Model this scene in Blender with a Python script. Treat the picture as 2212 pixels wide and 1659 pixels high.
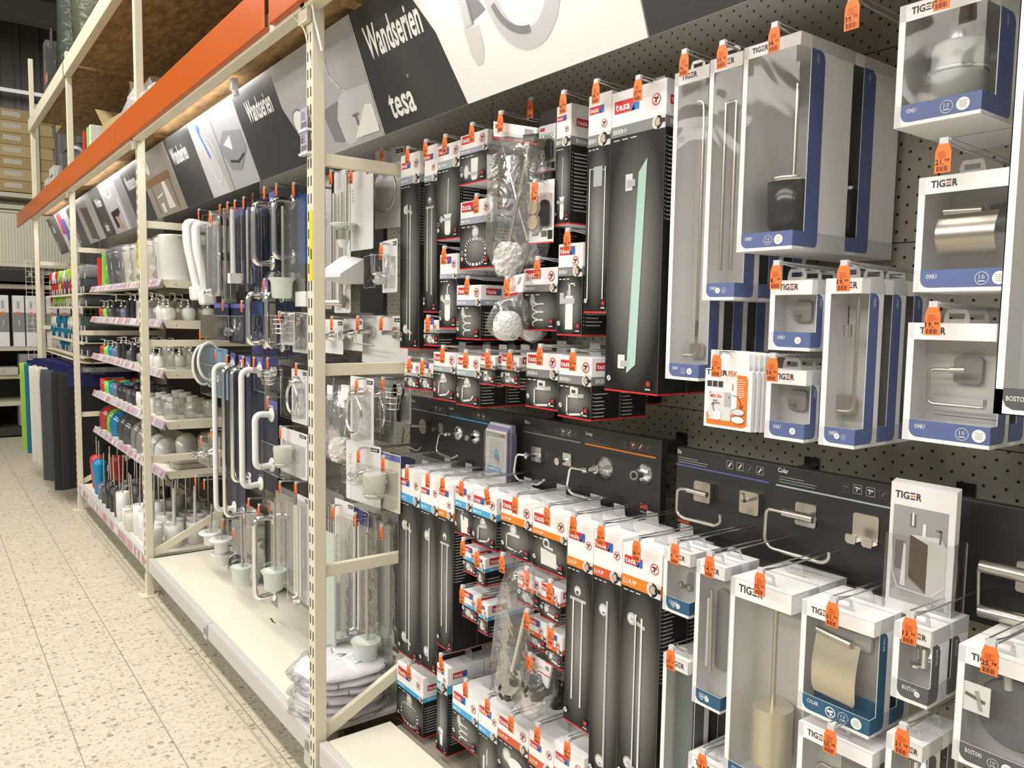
import bpy, math, random
from mathutils import Vector, Matrix
random.seed(7)
for o in list(bpy.data.objects): bpy.data.objects.remove(o, do_unlink=True)
sc = bpy.context.scene; COL = sc.collection
PI = math.pi
# ------------------------------------------------------------ camera (eye 1.5 m up, looking along the aisle)
F = 1710.; CX = 1106.; CY = 829.5; CH = 1.5
TH, PH, RO = math.radians(36.9), math.radians(4.75), math.radians(.95)
def _rot():
    s, c = math.sin, math.cos
    r0 = (c(TH), -s(TH), 0); f = (s(TH)*c(PH), c(TH)*c(PH), -s(PH)); u0 = (s(TH)*s(PH), c(TH)*s(PH), c(PH))
    r = tuple(c(RO)*a+s(RO)*b for a, b in zip(r0, u0)); u = tuple(c(RO)*b-s(RO)*a for a, b in zip(r0, u0))
    return r, u, f
CR, CU, CF = _rot()
cd = bpy.data.cameras.new('camera'); cam = bpy.data.objects.new('camera', cd); COL.objects.link(cam)
cam.matrix_world = Matrix(((CR[0], CU[0], -CF[0], 0), (CR[1], CU[1], -CF[1], 0), (CR[2], CU[2], -CF[2], CH), (0, 0, 0, 1)))
cd.sensor_width = 36; cd.lens = F/2212*36; cd.clip_start = .05; cd.clip_end = 60
sc.camera = cam
def _ray(px, py):
    a = (px-CX)/F; b = (CY-py)/F
    return tuple(CF[i]+a*CR[i]+b*CU[i] for i in range(3))
def PX(px, py, X): d = _ray(px, py); t = X/d[0]; return (X, d[1]*t, CH+d[2]*t)
def PY(px, py, Y): d = _ray(px, py); t = Y/d[1]; return (d[0]*t, Y, CH+d[2]*t)
def PZ(px, py, Z): d = _ray(px, py); t = (Z-CH)/d[2]; return (d[0]*t, d[1]*t, Z)
# ------------------------------------------------------------ world, hall lamps, exposure
w = bpy.data.worlds.new('world'); sc.world = w; w.use_nodes = True
w.node_tree.nodes['Background'].inputs[0].default_value = (1, .97, .9, 1)
w.node_tree.nodes['Background'].inputs[1].default_value = .27
sc.view_settings.view_transform = 'Standard'; sc.view_settings.look = 'None'
sc.view_settings.exposure = -.10; sc.view_settings.gamma = 1; sc.view_settings.use_curve_mapping = False
def area(name, loc, rot, sx, sy, power, col=(1, .96, .88)):
    l = bpy.data.lights.new(name, 'AREA'); l.shape = 'RECTANGLE'; l.size = sx; l.size_y = sy; l.energy = power; l.color = col
    o = bpy.data.objects.new(name, l); COL.objects.link(o); o.location = loc; o.rotation_euler = rot
    return o
area('hall_lamp_row', (-3.2, 2.6, 4.3), (0, -.85, 0), .5, 9, 130)
area('hall_lamp_row', (-.45, 3.5, 5.2), (0, -.12, 0), .4, 11, 360)
area('hall_lamp_row', (-6.6, 2.4, 4.6), (0, -1.15, 0), .6, 12, 330)
area('hall_lamp_row', (0, -2.2, 4.2), (-.7, .1, 0), 4, .5, 60)
area('hall_lamp_far', (3, 14.5, 5.0), (.5, 0, 0), 7, .5, 110)
# ------------------------------------------------------------ materials
MATS = {}
def pm(name, col, rough=.5, metal=0., emit=0., spec=.5, trans=0., bump=None, coat=0.):
    if name in MATS: return MATS[name]
    m = bpy.data.materials.new(name); m.use_nodes = True; b = m.node_tree.nodes['Principled BSDF']
    if isinstance(col, (int, float)): col = (col, col, col)
    b.inputs['Base Color'].default_value = (*col, 1); b.inputs['Roughness'].default_value = rough
    b.inputs['Metallic'].default_value = metal; b.inputs['Specular IOR Level'].default_value = spec
    b.inputs['Coat Weight'].default_value = coat
    if trans: b.inputs['Transmission Weight'].default_value = trans
    if emit: b.inputs['Emission Color'].default_value = (*col, 1); b.inputs['Emission Strength'].default_value = emit
    m.diffuse_color = (*col, 1)
    if bump:
        N = m.node_tree.nodes; Lk = m.node_tree.links
        n = N.new('ShaderNodeTexNoise'); n.inputs['Scale'].default_value = bump[0]; n.inputs['Detail'].default_value = 3
        tc = N.new('ShaderNodeTexCoord'); Lk.new(tc.outputs['Object'], n.inputs['Vector'])
        bp = N.new('ShaderNodeBump'); bp.inputs['Strength'].default_value = bump[1]; bp.inputs['Distance'].default_value = .01
        Lk.new(n.outputs[0], bp.inputs['Height']); Lk.new(bp.outputs[0], b.inputs['Normal'])
    MATS[name] = m; return m
def film(name, tint=(.95, .95, .95), refl=.12, rough=.06, wob=0., scale=30, fog=0., fogcol=(.9, .9, .9)):
    """clear plastic sheet: mostly transparent, glossy at grazing angles"""
    if name in MATS: return MATS[name]
    m = bpy.data.materials.new(name); m.use_nodes = True; N = m.node_tree.nodes; Lk = m.node_tree.links
    N.remove(N['Principled BSDF']); out = N['Material Output']
    tr = N.new('ShaderNodeBsdfTransparent'); tr.inputs[0].default_value = (*tint, 1)
    gl = N.new('ShaderNodeBsdfGlossy'); gl.inputs['Roughness'].default_value = rough
    lw = N.new('ShaderNodeFresnel'); lw.inputs[0].default_value = 1.45
    mth = N.new('ShaderNodeMath'); mth.operation = 'MULTIPLY_ADD'; mth.inputs[1].default_value = .42; mth.inputs[2].default_value = refl
    Lk.new(lw.outputs[0], mth.inputs[0])
    mx = N.new('ShaderNodeMixShader'); Lk.new(mth.outputs[0], mx.inputs[0]); Lk.new(tr.outputs[0], mx.inputs[1]); Lk.new(gl.outputs[0], mx.inputs[2])
    last = mx
    if fog:
        df = N.new('ShaderNodeBsdfDiffuse'); df.inputs[0].default_value = (*fogcol, 1)
        m2 = N.new('ShaderNodeMixShader'); m2.inputs[0].default_value = fog; Lk.new(mx.outputs[0], m2.inputs[1]); Lk.new(df.outputs[0], m2.inputs[2]); last = m2
    if wob:
        n = N.new('ShaderNodeTexNoise'); n.inputs['Scale'].default_value = scale; n.inputs['Detail'].default_value = 2; n.inputs['Distortion'].default_value = 1.2
        tc = N.new('ShaderNodeTexCoord'); Lk.new(tc.outputs['Object'], n.inputs['Vector'])
        bp = N.new('ShaderNodeBump'); bp.inputs['Strength'].default_value = wob; bp.inputs['Distance'].default_value = .02
        Lk.new(n.outputs[0], bp.inputs['Height']); Lk.new(bp.outputs[0], gl.inputs['Normal']); Lk.new(bp.outputs[0], lw.inputs['Normal'])
    Lk.new(last.outputs[0], out.inputs[0]); m.diffuse_color = (.9, .9, .9, .3)
    MATS[name] = m; return m
def glow_print(name, dark, light, cx=.5, cy=.5, sx=.55, sy=.6):
    """printed packaging picture: dark card with a lighter patch in the middle of the picture (uv 0..1)"""
    if name in MATS: return MATS[name]
    m = bpy.data.materials.new(name); m.use_nodes = True; N = m.node_tree.nodes; Lk = m.node_tree.links; b = N['Principled BSDF']
    uv = N.new('ShaderNodeUVMap'); mp = N.new('ShaderNodeMapping'); mp.vector_type = 'POINT'
    mp.inputs['Location'].default_value = (-cx/sx, -cy/sy, 0); mp.inputs['Scale'].default_value = (1/sx, 1/sy, 0)
    g = N.new('ShaderNodeTexGradient'); g.gradient_type = 'SPHERICAL'
    Lk.new(uv.outputs[0], mp.inputs[0]); Lk.new(mp.outputs[0], g.inputs[0])
    r = N.new('ShaderNodeMix'); r.data_type = 'RGBA'; r.inputs[6].default_value = (*dark, 1); r.inputs[7].default_value = (*light, 1)
    Lk.new(g.outputs[1], r.inputs[0]); Lk.new(r.outputs[2], b.inputs['Base Color']); b.inputs['Roughness'].default_value = .45; b.inputs['Specular IOR Level'].default_value = .3
    MATS[name] = m; return m
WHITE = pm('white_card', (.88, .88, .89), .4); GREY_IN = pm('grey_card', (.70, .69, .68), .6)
CREAM = pm('cream_paint', (.74, .69, .55), .42); CREAMW = pm('cream_shelf', (.84, .80, .68), .4, bump=(3, .02))
ORANGE = pm('orange_paint', (.56, .115, .018), .3); TAG = pm('tag_orange', (.95, .19, .035), .55); BLK = pm('print_black', .012, .5)
CHROME = pm('chrome', (.9, .9, .9), .15, 1); STEEL = pm('brushed_steel', (.62, .59, .53), .3, 1); WIRE = pm('zinc_wire', (.62, .62, .64), .25, 1)
DARKM = pm('dark_card', (.011, .011, .012), .45, spec=.3); RED = pm('print_red', (.62, .02, .025), .45); BLUE = pm('print_blue', (.02, .16, .55), .45)
PWHITE = pm('print_white', .85, .5); PGREY = pm('print_grey', .45, .5); PGREYD = pm('print_dark_grey', .16, .5); PLIGHT = pm('print_light', .68, .5)
NAVY = pm('print_navy', (.015, .025, .09), .4); VIOLET = pm('print_violet', (.12, .13, .42), .45)
TBLUE = pm('tiger_blue', (.10, .135, .31), .45); TTEAL = pm('tiger_teal', (.02, .10, .2), .45); TGREY = pm('tiger_grey', (.10, .10, .11), .45)
SMOOZ = pm('band_sky', (.06, .40, .72), .45); LUUP = pm('band_orange', (.80, .22, .01), .45); LUUP2 = pm('band_red_orange', (.66, .10, .02), .45); EKK = pm('band_grey', (.22, .22, .225), .45); MOON = pm('band_lilac', (.34, .36, .46), .45); MOON2 = pm('band_pale', (.34, .42, .43), .45)
TESABLK = glow_print('tesa_print', (.009, .009, .0095), (.24, .24, .235), .5, .52, .56, .52)
CLEAR = film('clear_plastic', (.96, .97, .97), .05, .08); WINDOW = film('window_film', (.95, .95, .94), .008, .05, .3, 5); BAG = film('crinkled_bag', (.95, .95, .96), .03, .16, .45, 14, .06)
BLIST = film('blister_plastic', (.985, .985, .985), .012, .08, .35, 16); EDGE = pm('edge_highlight', (.75, .76, .78), .2); TABP = film('tab_plastic', (.78, .79, .8), .10, .15, 0, 1, .22)  # the pale edge tone paints highlights along the blister corners
WPLAS = pm('white_plastic', (.83, .83, .83), .25); FROST = pm('frosted_glass', (.68, .75, .70), .35, 0, 0, .5); TAN = pm('tan_disc', (.55, .43, .3), .5)
BRISTLE = pm('white_bristle', (.88, .88, .87), .9, bump=(160, 1.)); BLKPL = pm('black_plastic', .02, .3)
PEGM = None
# ------------------------------------------------------------ mesh builder
TXT = {}
def textgeo(s, bold=True, res=2):
    k = (s, bold, res)
    if k in TXT: return TXT[k]
    c = bpy.data.curves.new('t', 'FONT'); c.body = s; c.size = 1; c.resolution_u = res; c.offset = .022 if bold else 0; c.fill_mode = 'FRONT'
    o = bpy.data.objects.new('t', c); COL.objects.link(o)
    dg = bpy.context.evaluated_depsgraph_get(); me = o.evaluated_get(dg).to_mesh()
    vs = [(v.co.x, v.co.y) for v in me.vertices]; fs = []
    for p in me.polygons:
        ids = list(p.vertices)
        if p.normal.z < 0: ids.reverse()
        fs.append(ids)
    o.evaluated_get(dg).to_mesh_clear(); bpy.data.objects.remove(o); bpy.data.curves.remove(c)
    if vs:
        x0 = min(v[0] for v in vs); x1 = max(v[0] for v in vs)
    else: x0 = 0; x1 = 1
    TXT[k] = ([(x-x0, y) for x, y in vs], fs, x1-x0); return TXT[k]
class MB:
    def __init__(s): s.v = []; s.f = []; s.m = []; s.sm = []; s.mats = []; s.uv = {}
    def mi(s, m):
        if m not in s.mats: s.mats.append(m)
        return s.mats.index(m)
    def face(s, pts, m, smooth=False, uv=None):
        b = len(s.v); s.v += [tuple(p) for p in pts]; s.f.append(tuple(range(b, b+len(pts)))); s.m.append(s.mi(m)); s.sm.append(smooth)
        if uv: s.uv[len(s.f)-1] = uv
    def mesh(s, vs, fs, m, smooth=False):
        b = len(s.v); s.v += [tuple(p) for p in vs]; k = s.mi(m)
        for f in fs: s.f.append(tuple(b+i for i in f)); s.m.append(k); s.sm.append(smooth)
    def box(s, x0, y0, z0, x1, y1, z1, m):
        v = [(x0, y0, z0), (x1, y0, z0), (x1, y1, z0), (x0, y1, z0), (x0, y0, z1), (x1, y0, z1), (x1, y1, z1), (x0, y1, z1)]
        s.mesh(v, [(0, 3, 2, 1), (4, 5, 6, 7), (0, 1, 5, 4), (1, 2, 6, 5), (2, 3, 7, 6), (3, 0, 4, 7)], m)
    def obox(s, a, b, w, h, m):
        """bar from a to b with cross-section w (horizontal) by h"""
        a = Vector(a); b = Vector(b); d = (b-a).normalized(); up = Vector((0, 0, 1)) if abs(d.z) < .95 else Vector((1, 0, 0))
        x = d.cross(up).normalized()*(w/2); y = x.cross(d).normalized()*(h/2)
        v = [a-x-y, a+x-y, a+x+y, a-x+y, b-x-y, b+x-y, b+x+y, b-x+y]
        s.mesh(v, [(0, 1, 2, 3), (7, 6, 5, 4), (0, 4, 5, 1), (1, 5, 6, 2), (2, 6, 7, 3), (3, 7, 4, 0)], m)
    def tube(s, pts, r, m, seg=8, closed=False, caps=True, rr=None):
        P = [Vector(p) for p in pts]; n = len(P); vs = []; ref = None
        for i, p in enumerate(P):
            if closed: d = (P[(i+1) % n]-P[i-1])
            else: d = (P[min(i+1, n-1)]-P[max(i-1, 0)])
            d.normalize()
            if ref is None: ref = Vector((0, 0, 1)) if abs(d.z) < .9 else Vector((1, 0, 0))
            x = ref-d*ref.dot(d)
            if x.length < 1e-4: x = d.orthogonal()
            x.normalize(); y = d.cross(x); ref = x
            q = rr[i] if rr else r
            for k in range(seg): a = 2*PI*k/seg; vs.append(p+x*(math.cos(a)*q)+y*(math.sin(a)*q))
        fs = []; N = n if closed else n-1
        for i in range(N):
            for k in range(seg):
                a = i*seg+k; b = i*seg+(k+1) % seg; c = ((i+1) % n)*seg+(k+1) % seg; d = ((i+1) % n)*seg+k
                fs.append((a, b, c, d))
        s.mesh(vs, fs, m, True)
        if caps and not closed:
            s.face(list(reversed(vs[:seg])), m); s.face(vs[-seg:], m)
    def lathe(s, prof, c, m, seg=20, ax='z', sx=1, sy=1, caps=True):
        vs = []; fs = []; n = len(prof)
        for r, h in prof:
            for k in range(seg):
                a = 2*PI*k/seg; x = math.cos(a)*r*sx; y = math.sin(a)*r*sy
                if ax == 'z': vs.append((c[0]+x, c[1]+y, c[2]+h))
                elif ax == 'x': vs.append((c[0]+h, c[1]+x, c[2]+y))
                else: vs.append((c[0]+y, c[1]+h, c[2]+x))
        for i in range(n-1):
            for k in range(seg): fs.append((i*seg+k, i*seg+(k+1) % seg, (i+1)*seg+(k+1) % seg, (i+1)*seg+k))
        s.mesh(vs, fs, m, True)
        if caps:
            if prof[0][0] > 1e-5: s.face(list(reversed(vs[:seg])), m)
            if prof[-1][0] > 1e-5: s.face(vs[-seg:], m)
    def cyl(s, c, r, h, m, ax='z', seg=20): s.lathe([(r, 0), (r, h)], c, m, seg, ax)
    def build(s, name, parent=None, bevel=0, label=None):
        me = bpy.data.meshes.new(name); me.from_pydata(s.v, [], s.f)
        for m in s.mats: me.materials.append(m)
        me.polygons.foreach_set('material_index', s.m); me.polygons.foreach_set('use_smooth', s.sm)
        if s.uv:
            ul = me.uv_layers.new(name='UVMap')
            for fi, uv in s.uv.items():
                p = me.polygons[fi]
                for j, li in enumerate(p.loop_indices): ul.data[li].uv = uv[j]
        me.update(); o = bpy.data.objects.new(name, me); COL.objects.link(o); o.parent = parent
        if bevel:
            b = o.modifiers.new('bevel', 'BEVEL'); b.width = bevel; b.segments = 2; b.limit_method = 'ANGLE'; b.angle_limit = .7
        if label: o['label'] = label
        return o
class Fc:
    """flat drawing frame on a face of a thing; ux to the right, uy up, n outward"""
    def __init__(s, mb, o, ux, uy, eps=.0004):
        s.mb = mb; s.o = Vector(o); s.ux = Vector(ux); s.uy = Vector(uy); s.n = s.ux.cross(s.uy).normalized(); s.e = eps
    def p(s, u, v, l=1): return s.o+s.ux*u+s.uy*v+s.n*(s.e*l)
    def poly(s, pts, m, l=1, uv=False):
        s.mb.face([s.p(u, v, l) for u, v in pts], m, uv=[(0, 0), (1, 0), (1, 1), (0, 1)] if uv else None)
    def rect(s, u0, v0, u1, v1, m, l=1, uv=False): s.poly([(u0, v0), (u1, v0), (u1, v1), (u0, v1)], m, l, uv)
    def disc(s, u, v, r, m, l=1, seg=16, ry=None): s.poly([(u+r*math.cos(2*PI*k/seg), v+(ry or r)*math.sin(2*PI*k/seg)) for k in range(seg)], m, l)
    def ring(s, u, v, r, t, m, l=1, seg=18, ry=None, a0=0, a1=2*PI):
        ry = ry or r
        for k in range(seg):
            a = a0+(a1-a0)*k/seg; b = a0+(a1-a0)*(k+1)/seg; q = lambda g, d: (u+(r-d)*math.cos(g), v+(ry-d)*math.sin(g))
            s.poly([q(a, t), q(a, 0), q(b, 0), q(b, t)], m, l)
    def stroke(s, pts, w, m, l=1, closed=False):
        n = len(pts)
        for i in range(n if closed else n-1):
            a = Vector(pts[i]); b = Vector(pts[(i+1) % n]); d = b-a
            if d.length < 1e-6: continue
            d.normalize(); k = Vector((-d.y, d.x))*(w/2); a = a-d*(w*.35); b = b+d*(w*.35)
            s.poly([tuple(a-k), tuple(b-k), tuple(b+k), tuple(a+k)], m, l)
    def text(s, t, u, v, h, m, l=1, w=None, bold=True, align='l', skew=0, res=2):
        vs, fs, tw = textgeo(t, bold, res); k = h/.70; kx = k
        if w: kx = w/max(tw, 1e-3)
        off = 0 if align == 'l' else (-tw*kx/2 if align == 'c' else -tw*kx)
        s.mb.mesh([s.p(u+off+x*kx+y*k*skew, v+y*k, l) for x, y in vs], fs, m)
    def lines(s, u0, v0, u1, v1, n, m, l=1, frac=.45, seed=1):
        R = random.Random(seed); st = (v1-v0)/n
        for i in range(n):
            e = u0+(u1-u0)*R.uniform(.55, 1); y = v1-st*(i+1)
            s.rect(u0, y, e, y+st*frac, m, l)
def thing(name, label, cat, loc=(0, 0, 0), rot=(0, 0, 0), group=None):
    o = bpy.data.objects.new(name, None); COL.objects.link(o); o.empty_display_size = .05; o.location = loc; o.rotation_euler = rot
    o['label'] = label; o['category'] = cat
    if group: o['group'] = group
    return o
def tag(o, label, cat, group=None, kind=None):
    o['label'] = label; o['category'] = cat
    if group: o['group'] = group
    if kind: o['kind'] = kind
    return o
def struct(o): o['kind'] = 'structure'; return o
def dup(root, loc, label, group=None, rot=None, skip=()):
    r = root.copy(); COL.objects.link(r); r.location = loc; r['label'] = label
    if group: r['group'] = group
    if rot: r.rotation_euler = rot
    for ch in list(root.children):
        if ch.name.split('.')[0] in skip: continue
        c = ch.copy(); COL.objects.link(c); c.parent = r
        for g in list(ch.children):
            d = g.copy(); COL.objects.link(d); d.parent = c
    return r
def rrect(w, h, r, seg=4, cx=0, cy=0):
    pts = []
    for (x, y, a) in ((w/2-r, h/2-r, 0), (-w/2+r, h/2-r, PI/2), (-w/2+r, -h/2+r, PI), (w/2-r, -h/2+r, 1.5*PI)):
        for k in range(seg+1): g = a+PI/2*k/seg; pts.append((cx+x+r*math.cos(g), cy+y+r*math.sin(g)))
    return pts
def prism(mb, pts, fr, d, m, smooth=False):
    """extrude 2d outline (ccw) on frame fr outward by d"""
    n = len(pts); a = [fr.o+fr.ux*u+fr.uy*v for u, v in pts]; b = [p+fr.n*d for p in a]
    mb.mesh(a+b, [tuple(range(n-1, -1, -1)), tuple(range(n, 2*n))]+[(i, (i+1) % n, n+(i+1) % n, n+i) for i in range(n)], m)
def arc(c, r, a0, a1, n, plane='yz', x=0):
    out = []
    for k in range(n+1):
        a = a0+(a1-a0)*k/n; p, q = c[0]+r*math.cos(a), c[1]+r*math.sin(a)
        out.append((x, p, q) if plane == 'yz' else ((p, x, q) if plane == 'xz' else (p, q, x)))
    return out
def bend(pts, r, n=4):
    """round the corners of a polyline"""
    P = [Vector(p) for p in pts]; out = [P[0]]
    for i in range(1, len(P)-1):
        a, b, c = P[i-1], P[i], P[i+1]; d1 = (a-b); d2 = (c-b); q = min(r, d1.length*.49, d2.length*.49)
        p0 = b+d1.normalized()*q; p1 = b+d2.normalized()*q
        for k in range(n+1): t = k/n; out.append(p0*(1-t)**2+b*2*t*(1-t)+p1*t*t)
    out.append(P[-1]); return out
# ------------------------------------------------------------ procedural surfaces of the hall
def nt(m): return m.node_tree.nodes, m.node_tree.links
def mk_floor():
    m = bpy.data.materials.new('terrazzo_tiles'); m.use_nodes = True; N, Lk = nt(m); b = N['Principled BSDF']
    g = N.new('ShaderNodeNewGeometry'); pos = g.outputs['Position']
    def math_(op, a, c=None, d=None):
        n = N.new('ShaderNodeMath'); n.operation = op
        for i, x in enumerate((a, c, d)):
            if x is None: continue
            if isinstance(x, (int, float)): n.inputs[i].default_value = x
            else: Lk.new(x, n.inputs[i])
        return n.outputs[0]
    def mix(f, a, c):
        n = N.new('ShaderNodeMix'); n.data_type = 'RGBA'
        Lk.new(f, n.inputs[0])
        for i, x in ((6, a), (7, c)):
            if isinstance(x, tuple): n.inputs[i].default_value = (*x, 1)
            else: Lk.new(x, n.inputs[i])
        return n.outputs[2]
    nz = N.new('ShaderNodeTexNoise'); nz.inputs['Scale'].default_value = 40; nz.inputs['Detail'].default_value = 2; Lk.new(pos, nz.inputs['Vector'])
    va = N.new('ShaderNodeVectorMath'); va.operation = 'MULTIPLY_ADD'; va.inputs[1].default_value = (.012, .012, 0); Lk.new(nz.outputs['Color'], va.inputs[0]); Lk.new(pos, va.inputs[2])
    base = (.71, .635, .465); col = base
    n2 = N.new('ShaderNodeTexNoise'); n2.inputs['Scale'].default_value = 9; n2.inputs['Detail'].default_value = 4; Lk.new(pos, n2.inputs['Vector'])
    col = mix(n2.outputs[0], (.64, .585, .45), (.74, .69, .555))
    for sc_, thr, pal in ((52, .70, ((.40, .33, .24), (.60, .43, .30))), (30, .76, ((.27, .235, .18), (.42, .36, .26))), (85, .56, ((.5, .45, .34), (.58, .54, .42)))):
        v = N.new('ShaderNodeTexVoronoi'); v.inputs['Scale'].default_value = sc_; v.voronoi_dimensions = '2D'; Lk.new(va.outputs[0], v.inputs['Vector'])
        s = N.new('ShaderNodeSeparateColor'); Lk.new(v.outputs['Color'], s.inputs[0])
        rad = math_('MULTIPLY', math_('SUBTRACT', s.outputs[0], thr), 1.45)
        mask = math_('LESS_THAN', v.outputs['Distance'], rad)
        col = mix(mask, col, mix(s.outputs[1], pal[0], pal[1]))
    sp = N.new('ShaderNodeSeparateXYZ'); Lk.new(pos, sp.inputs[0])
    js = []
    for ax, off in ((0, .39), (1, 2.80)):
        fr = math_('FRACT', math_('DIVIDE', math_('SUBTRACT', sp.outputs[ax], off-.1375), .275))
        js.append(math_('LESS_THAN', math_('ABSOLUTE', math_('SUBTRACT', fr, .5)), .0075))
    j = math_('MAXIMUM', js[0], math_('MULTIPLY', js[1], .55))
    jj = math_('MULTIPLY', j, .9)
    col = mix(jj, col, (.30, .26, .19))
    Lk.new(col, b.inputs['Base Color']); b.inputs['Roughness'].default_value = .42
    return m
def mk_peg():
    m = bpy.data.materials.new('perforated_sheet'); m.use_nodes = True; N, Lk = nt(m); b = N['Principled BSDF']
    g = N.new('ShaderNodeNewGeometry'); sp = N.new('ShaderNodeSeparateXYZ'); Lk.new(g.outputs['Position'], sp.inputs[0])
    def M(op, a, c=0.):
        n = N.new('ShaderNodeMath'); n.operation = op
        for i, x in enumerate((a, c)):
            if isinstance(x, (int, float)): n.inputs[i].default_value = x
            else: Lk.new(x, n.inputs[i])
        return n.outputs[0]
    PYT, PZT = .038, .034; res = []
    for oy, oz in ((0, 0), (.5, .5)):
        fy = M('SUBTRACT', M('FRACT', M('ADD', M('DIVIDE', sp.outputs[1], PYT), oy+50)), .5)
        fz = M('SUBTRACT', M('FRACT', M('ADD', M('DIVIDE', sp.outputs[2], PZT), oz)), .5)
        d = M('SQRT', M('ADD', M('POWER', M('MULTIPLY', fy, PYT), 2), M('POWER', M('MULTIPLY', fz, PZT), 2)))
        res.append(M('LESS_THAN', d, .003))
    hole = M('MAXIMUM', res[0], res[1])
    seam = M('LESS_THAN', M('FRACT', M('DIVIDE', M('ADD', sp.outputs[2], .26), .384)), .006)
    hole = M('MAXIMUM', hole, seam)
    mx = N.new('ShaderNodeMix'); mx.data_type = 'RGBA'; mx.inputs[6].default_value = (.33, .315, .26, 1); mx.inputs[7].default_value = (.008, .008, .007, 1)
    Lk.new(hole, mx.inputs[0]); Lk.new(mx.outputs[2], b.inputs['Base Color']); b.inputs['Roughness'].default_value = .45
    return m
def mk_osb():
    m = bpy.data.materials.new('chipboard_deck'); m.use_nodes = True; N, Lk = nt(m); b = N['Principled BSDF']
    g = N.new('ShaderNodeNewGeometry'); mp = N.new('ShaderNodeMapping'); mp.inputs['Scale'].default_value = (34, 9, 10); Lk.new(g.outputs['Position'], mp.inputs[0])
    n = N.new('ShaderNodeTexNoise'); n.inputs['Scale'].default_value = 1.; n.inputs['Detail'].default_value = 8; n.inputs['Distortion'].default_value = .3; Lk.new(mp.outputs[0], n.inputs['Vector'])
    r = N.new('ShaderNodeValToRGB'); Lk.new(n.outputs[0], r.inputs[0]); r.color_ramp.elements[0].position = .3; r.color_ramp.elements[0].color = (.20, .11, .045, 1)
    r.color_ramp.elements[1].position = .7; r.color_ramp.elements[1].color = (.50, .31, .14, 1)
    Lk.new(r.outputs[0], b.inputs['Base Color']); b.inputs['Roughness'].default_value = .6
    return m
FLOORM = mk_floor(); PEGM = mk_peg(); OSB = mk_osb()
HALL = pm('hall_cladding', (.10, .098, .085), .6); HALLD = pm('ceiling_paint', (.06, .058, .05), .7)
X0 = .92; WX = 1.56; POSTS = [-2.20, .03, 2.19, 4.41, 6.63, 8.85]
# ---- floor, far wall, ceiling
b = MB(); b.face([(-9, -6, 0), (9, -6, 0), (9, 17, 0), (-9, 17, 0)], FLOORM); struct(b.build('floor'))
b = MB(); b.box(-9, -6, 7.2, 9, 17, 7.3, HALLD); struct(b.build('ceiling'))
b = MB(); b.box(-9, 16.4, 0, 9, 16.6, 7.2, HALL)
for i in range(60): b.box(-9+i*.3, 16.36, 0, -8.93+i*.3, 16.4, 7.2, HALL)
struct(b.build('wall_back'))
b = MB(); b.box(7.6, -6, 0, 7.7, 17, 7.2, HALL); struct(b.build('wall_right'))
for i, (y, z, t) in enumerate(((14.5, 5.9, .35), (15.6, 5.05, .06), (13.2, 6.8, .3))):
    b = MB(); b.box(-9, y, z, 7.5, y+t*.6, z+t, pm('girder_paint', (.16, .155, .135), .5) if i != 1 else pm('girder_white', .6, .5)); struct(b.build('trim_%d' % (i+1)))
b = MB(); b.box(-.3, 6, 6.6, -.1, 16, 6.95, pm('girder_paint', .5)); struct(b.build('trim_4'))
# ---- perforated back panels, one per bay
for i, (ya, yb) in enumerate(((-2.18, .03), (.035, 2.21), (2.215, 4.43), (4.435, 6.65), (6.655, 8.87))):
    b = MB(); b.box(WX, ya, .05, WX+.02, yb, 2.36, PEGM)
    nm = ['nearest the camera', 'behind the red-logo and tiger boxes', 'behind the grab bars', 'behind the dispenser shelves', 'behind the towel rolls'][i]
    tag(b.build('perforated_panel'), 'grey-beige perforated metal back panel '+nm, 'back panel', 'perforated back panels of the rack')
# ---- upright frames
def slots(mb, y0, y1, z0, z1):
    f = Fc(mb, (X0, y1, 0), (0, -1, 0), (0, 0, 1), .0006); w_ = y1-y0; n = int((z1-z0)/.05)
    for k in range(n):
        z = z0+.05*k
        f.rect(w_*.22, z, w_*.36, z+.028, BLK); f.rect(w_*.66, z, w_*.80, z+.028, BLK)
names = ['far behind the camera', 'at the right edge of the photo', 'nearest in view, with violet info cards', 'second in view, between grab bars and dispenser shelves', 'third in view, beside the bath mats', 'farthest, at the end of the aisle']
for i, y in enumerate(POSTS):
    if i == 1: continue
    t = thing('upright_frame', 'cream slotted rack upright, '+names[i], 'rack upright', (0, 0, 0), group='cream rack uprights')
    b = MB(); top = 2.42 if i < 2 else 4.4
    b.box(X0, y, 0.004, X0+.038, y+.045, {2: 2.62, 4: 3.36, 5: 3.85}.get(i, top), CREAM); slots(b, y, y+.045, .12, 2.36); b.build('front_post', t, .003)
    b = MB(); b.box(X0-.03, y-.03, 0, X0+.07, y+.075, .006, CREAM); b.cyl((X0-.012, y+.06, .006), .008, .01, CREAM, seg=8); b.cyl((X0+.05, y-.015, .006), .008, .01, CREAM, seg=8); b.build('foot_plate', t)
    b = MB(); b.box(1.9, y, 0, 1.945, y+.045, 4.4, CREAM); b.build('rear_post', t, .003)
    for z in (1.95, 1.338, .727):
        b = MB(); b.box(X0+.036, y+.012, z-.018, 1.535, y+.034, z+.018, CREAM); b.build('brace', t, .002)
    b = MB(); b.obox((X0+.03, y+.022, .215), (1.36, y+.022, .42), .02, .036, CREAM); b.build('diagonal_brace', t)
    if i in (2, 3, 4):
        b = MB(); b.box(X0-.0012, y+.002, 1.60 if i == 2 else 1.72, X0, y+.026, 1.80 if i == 2 else 1.86, pm('yellow_tape', (.78, .62, .03), .5)); b.box(X0-.002, y+.008, 1.66, X0-.0012, y+.014, 1.69, BLK); b.build('tape', t, label='yellow label tape')
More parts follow.
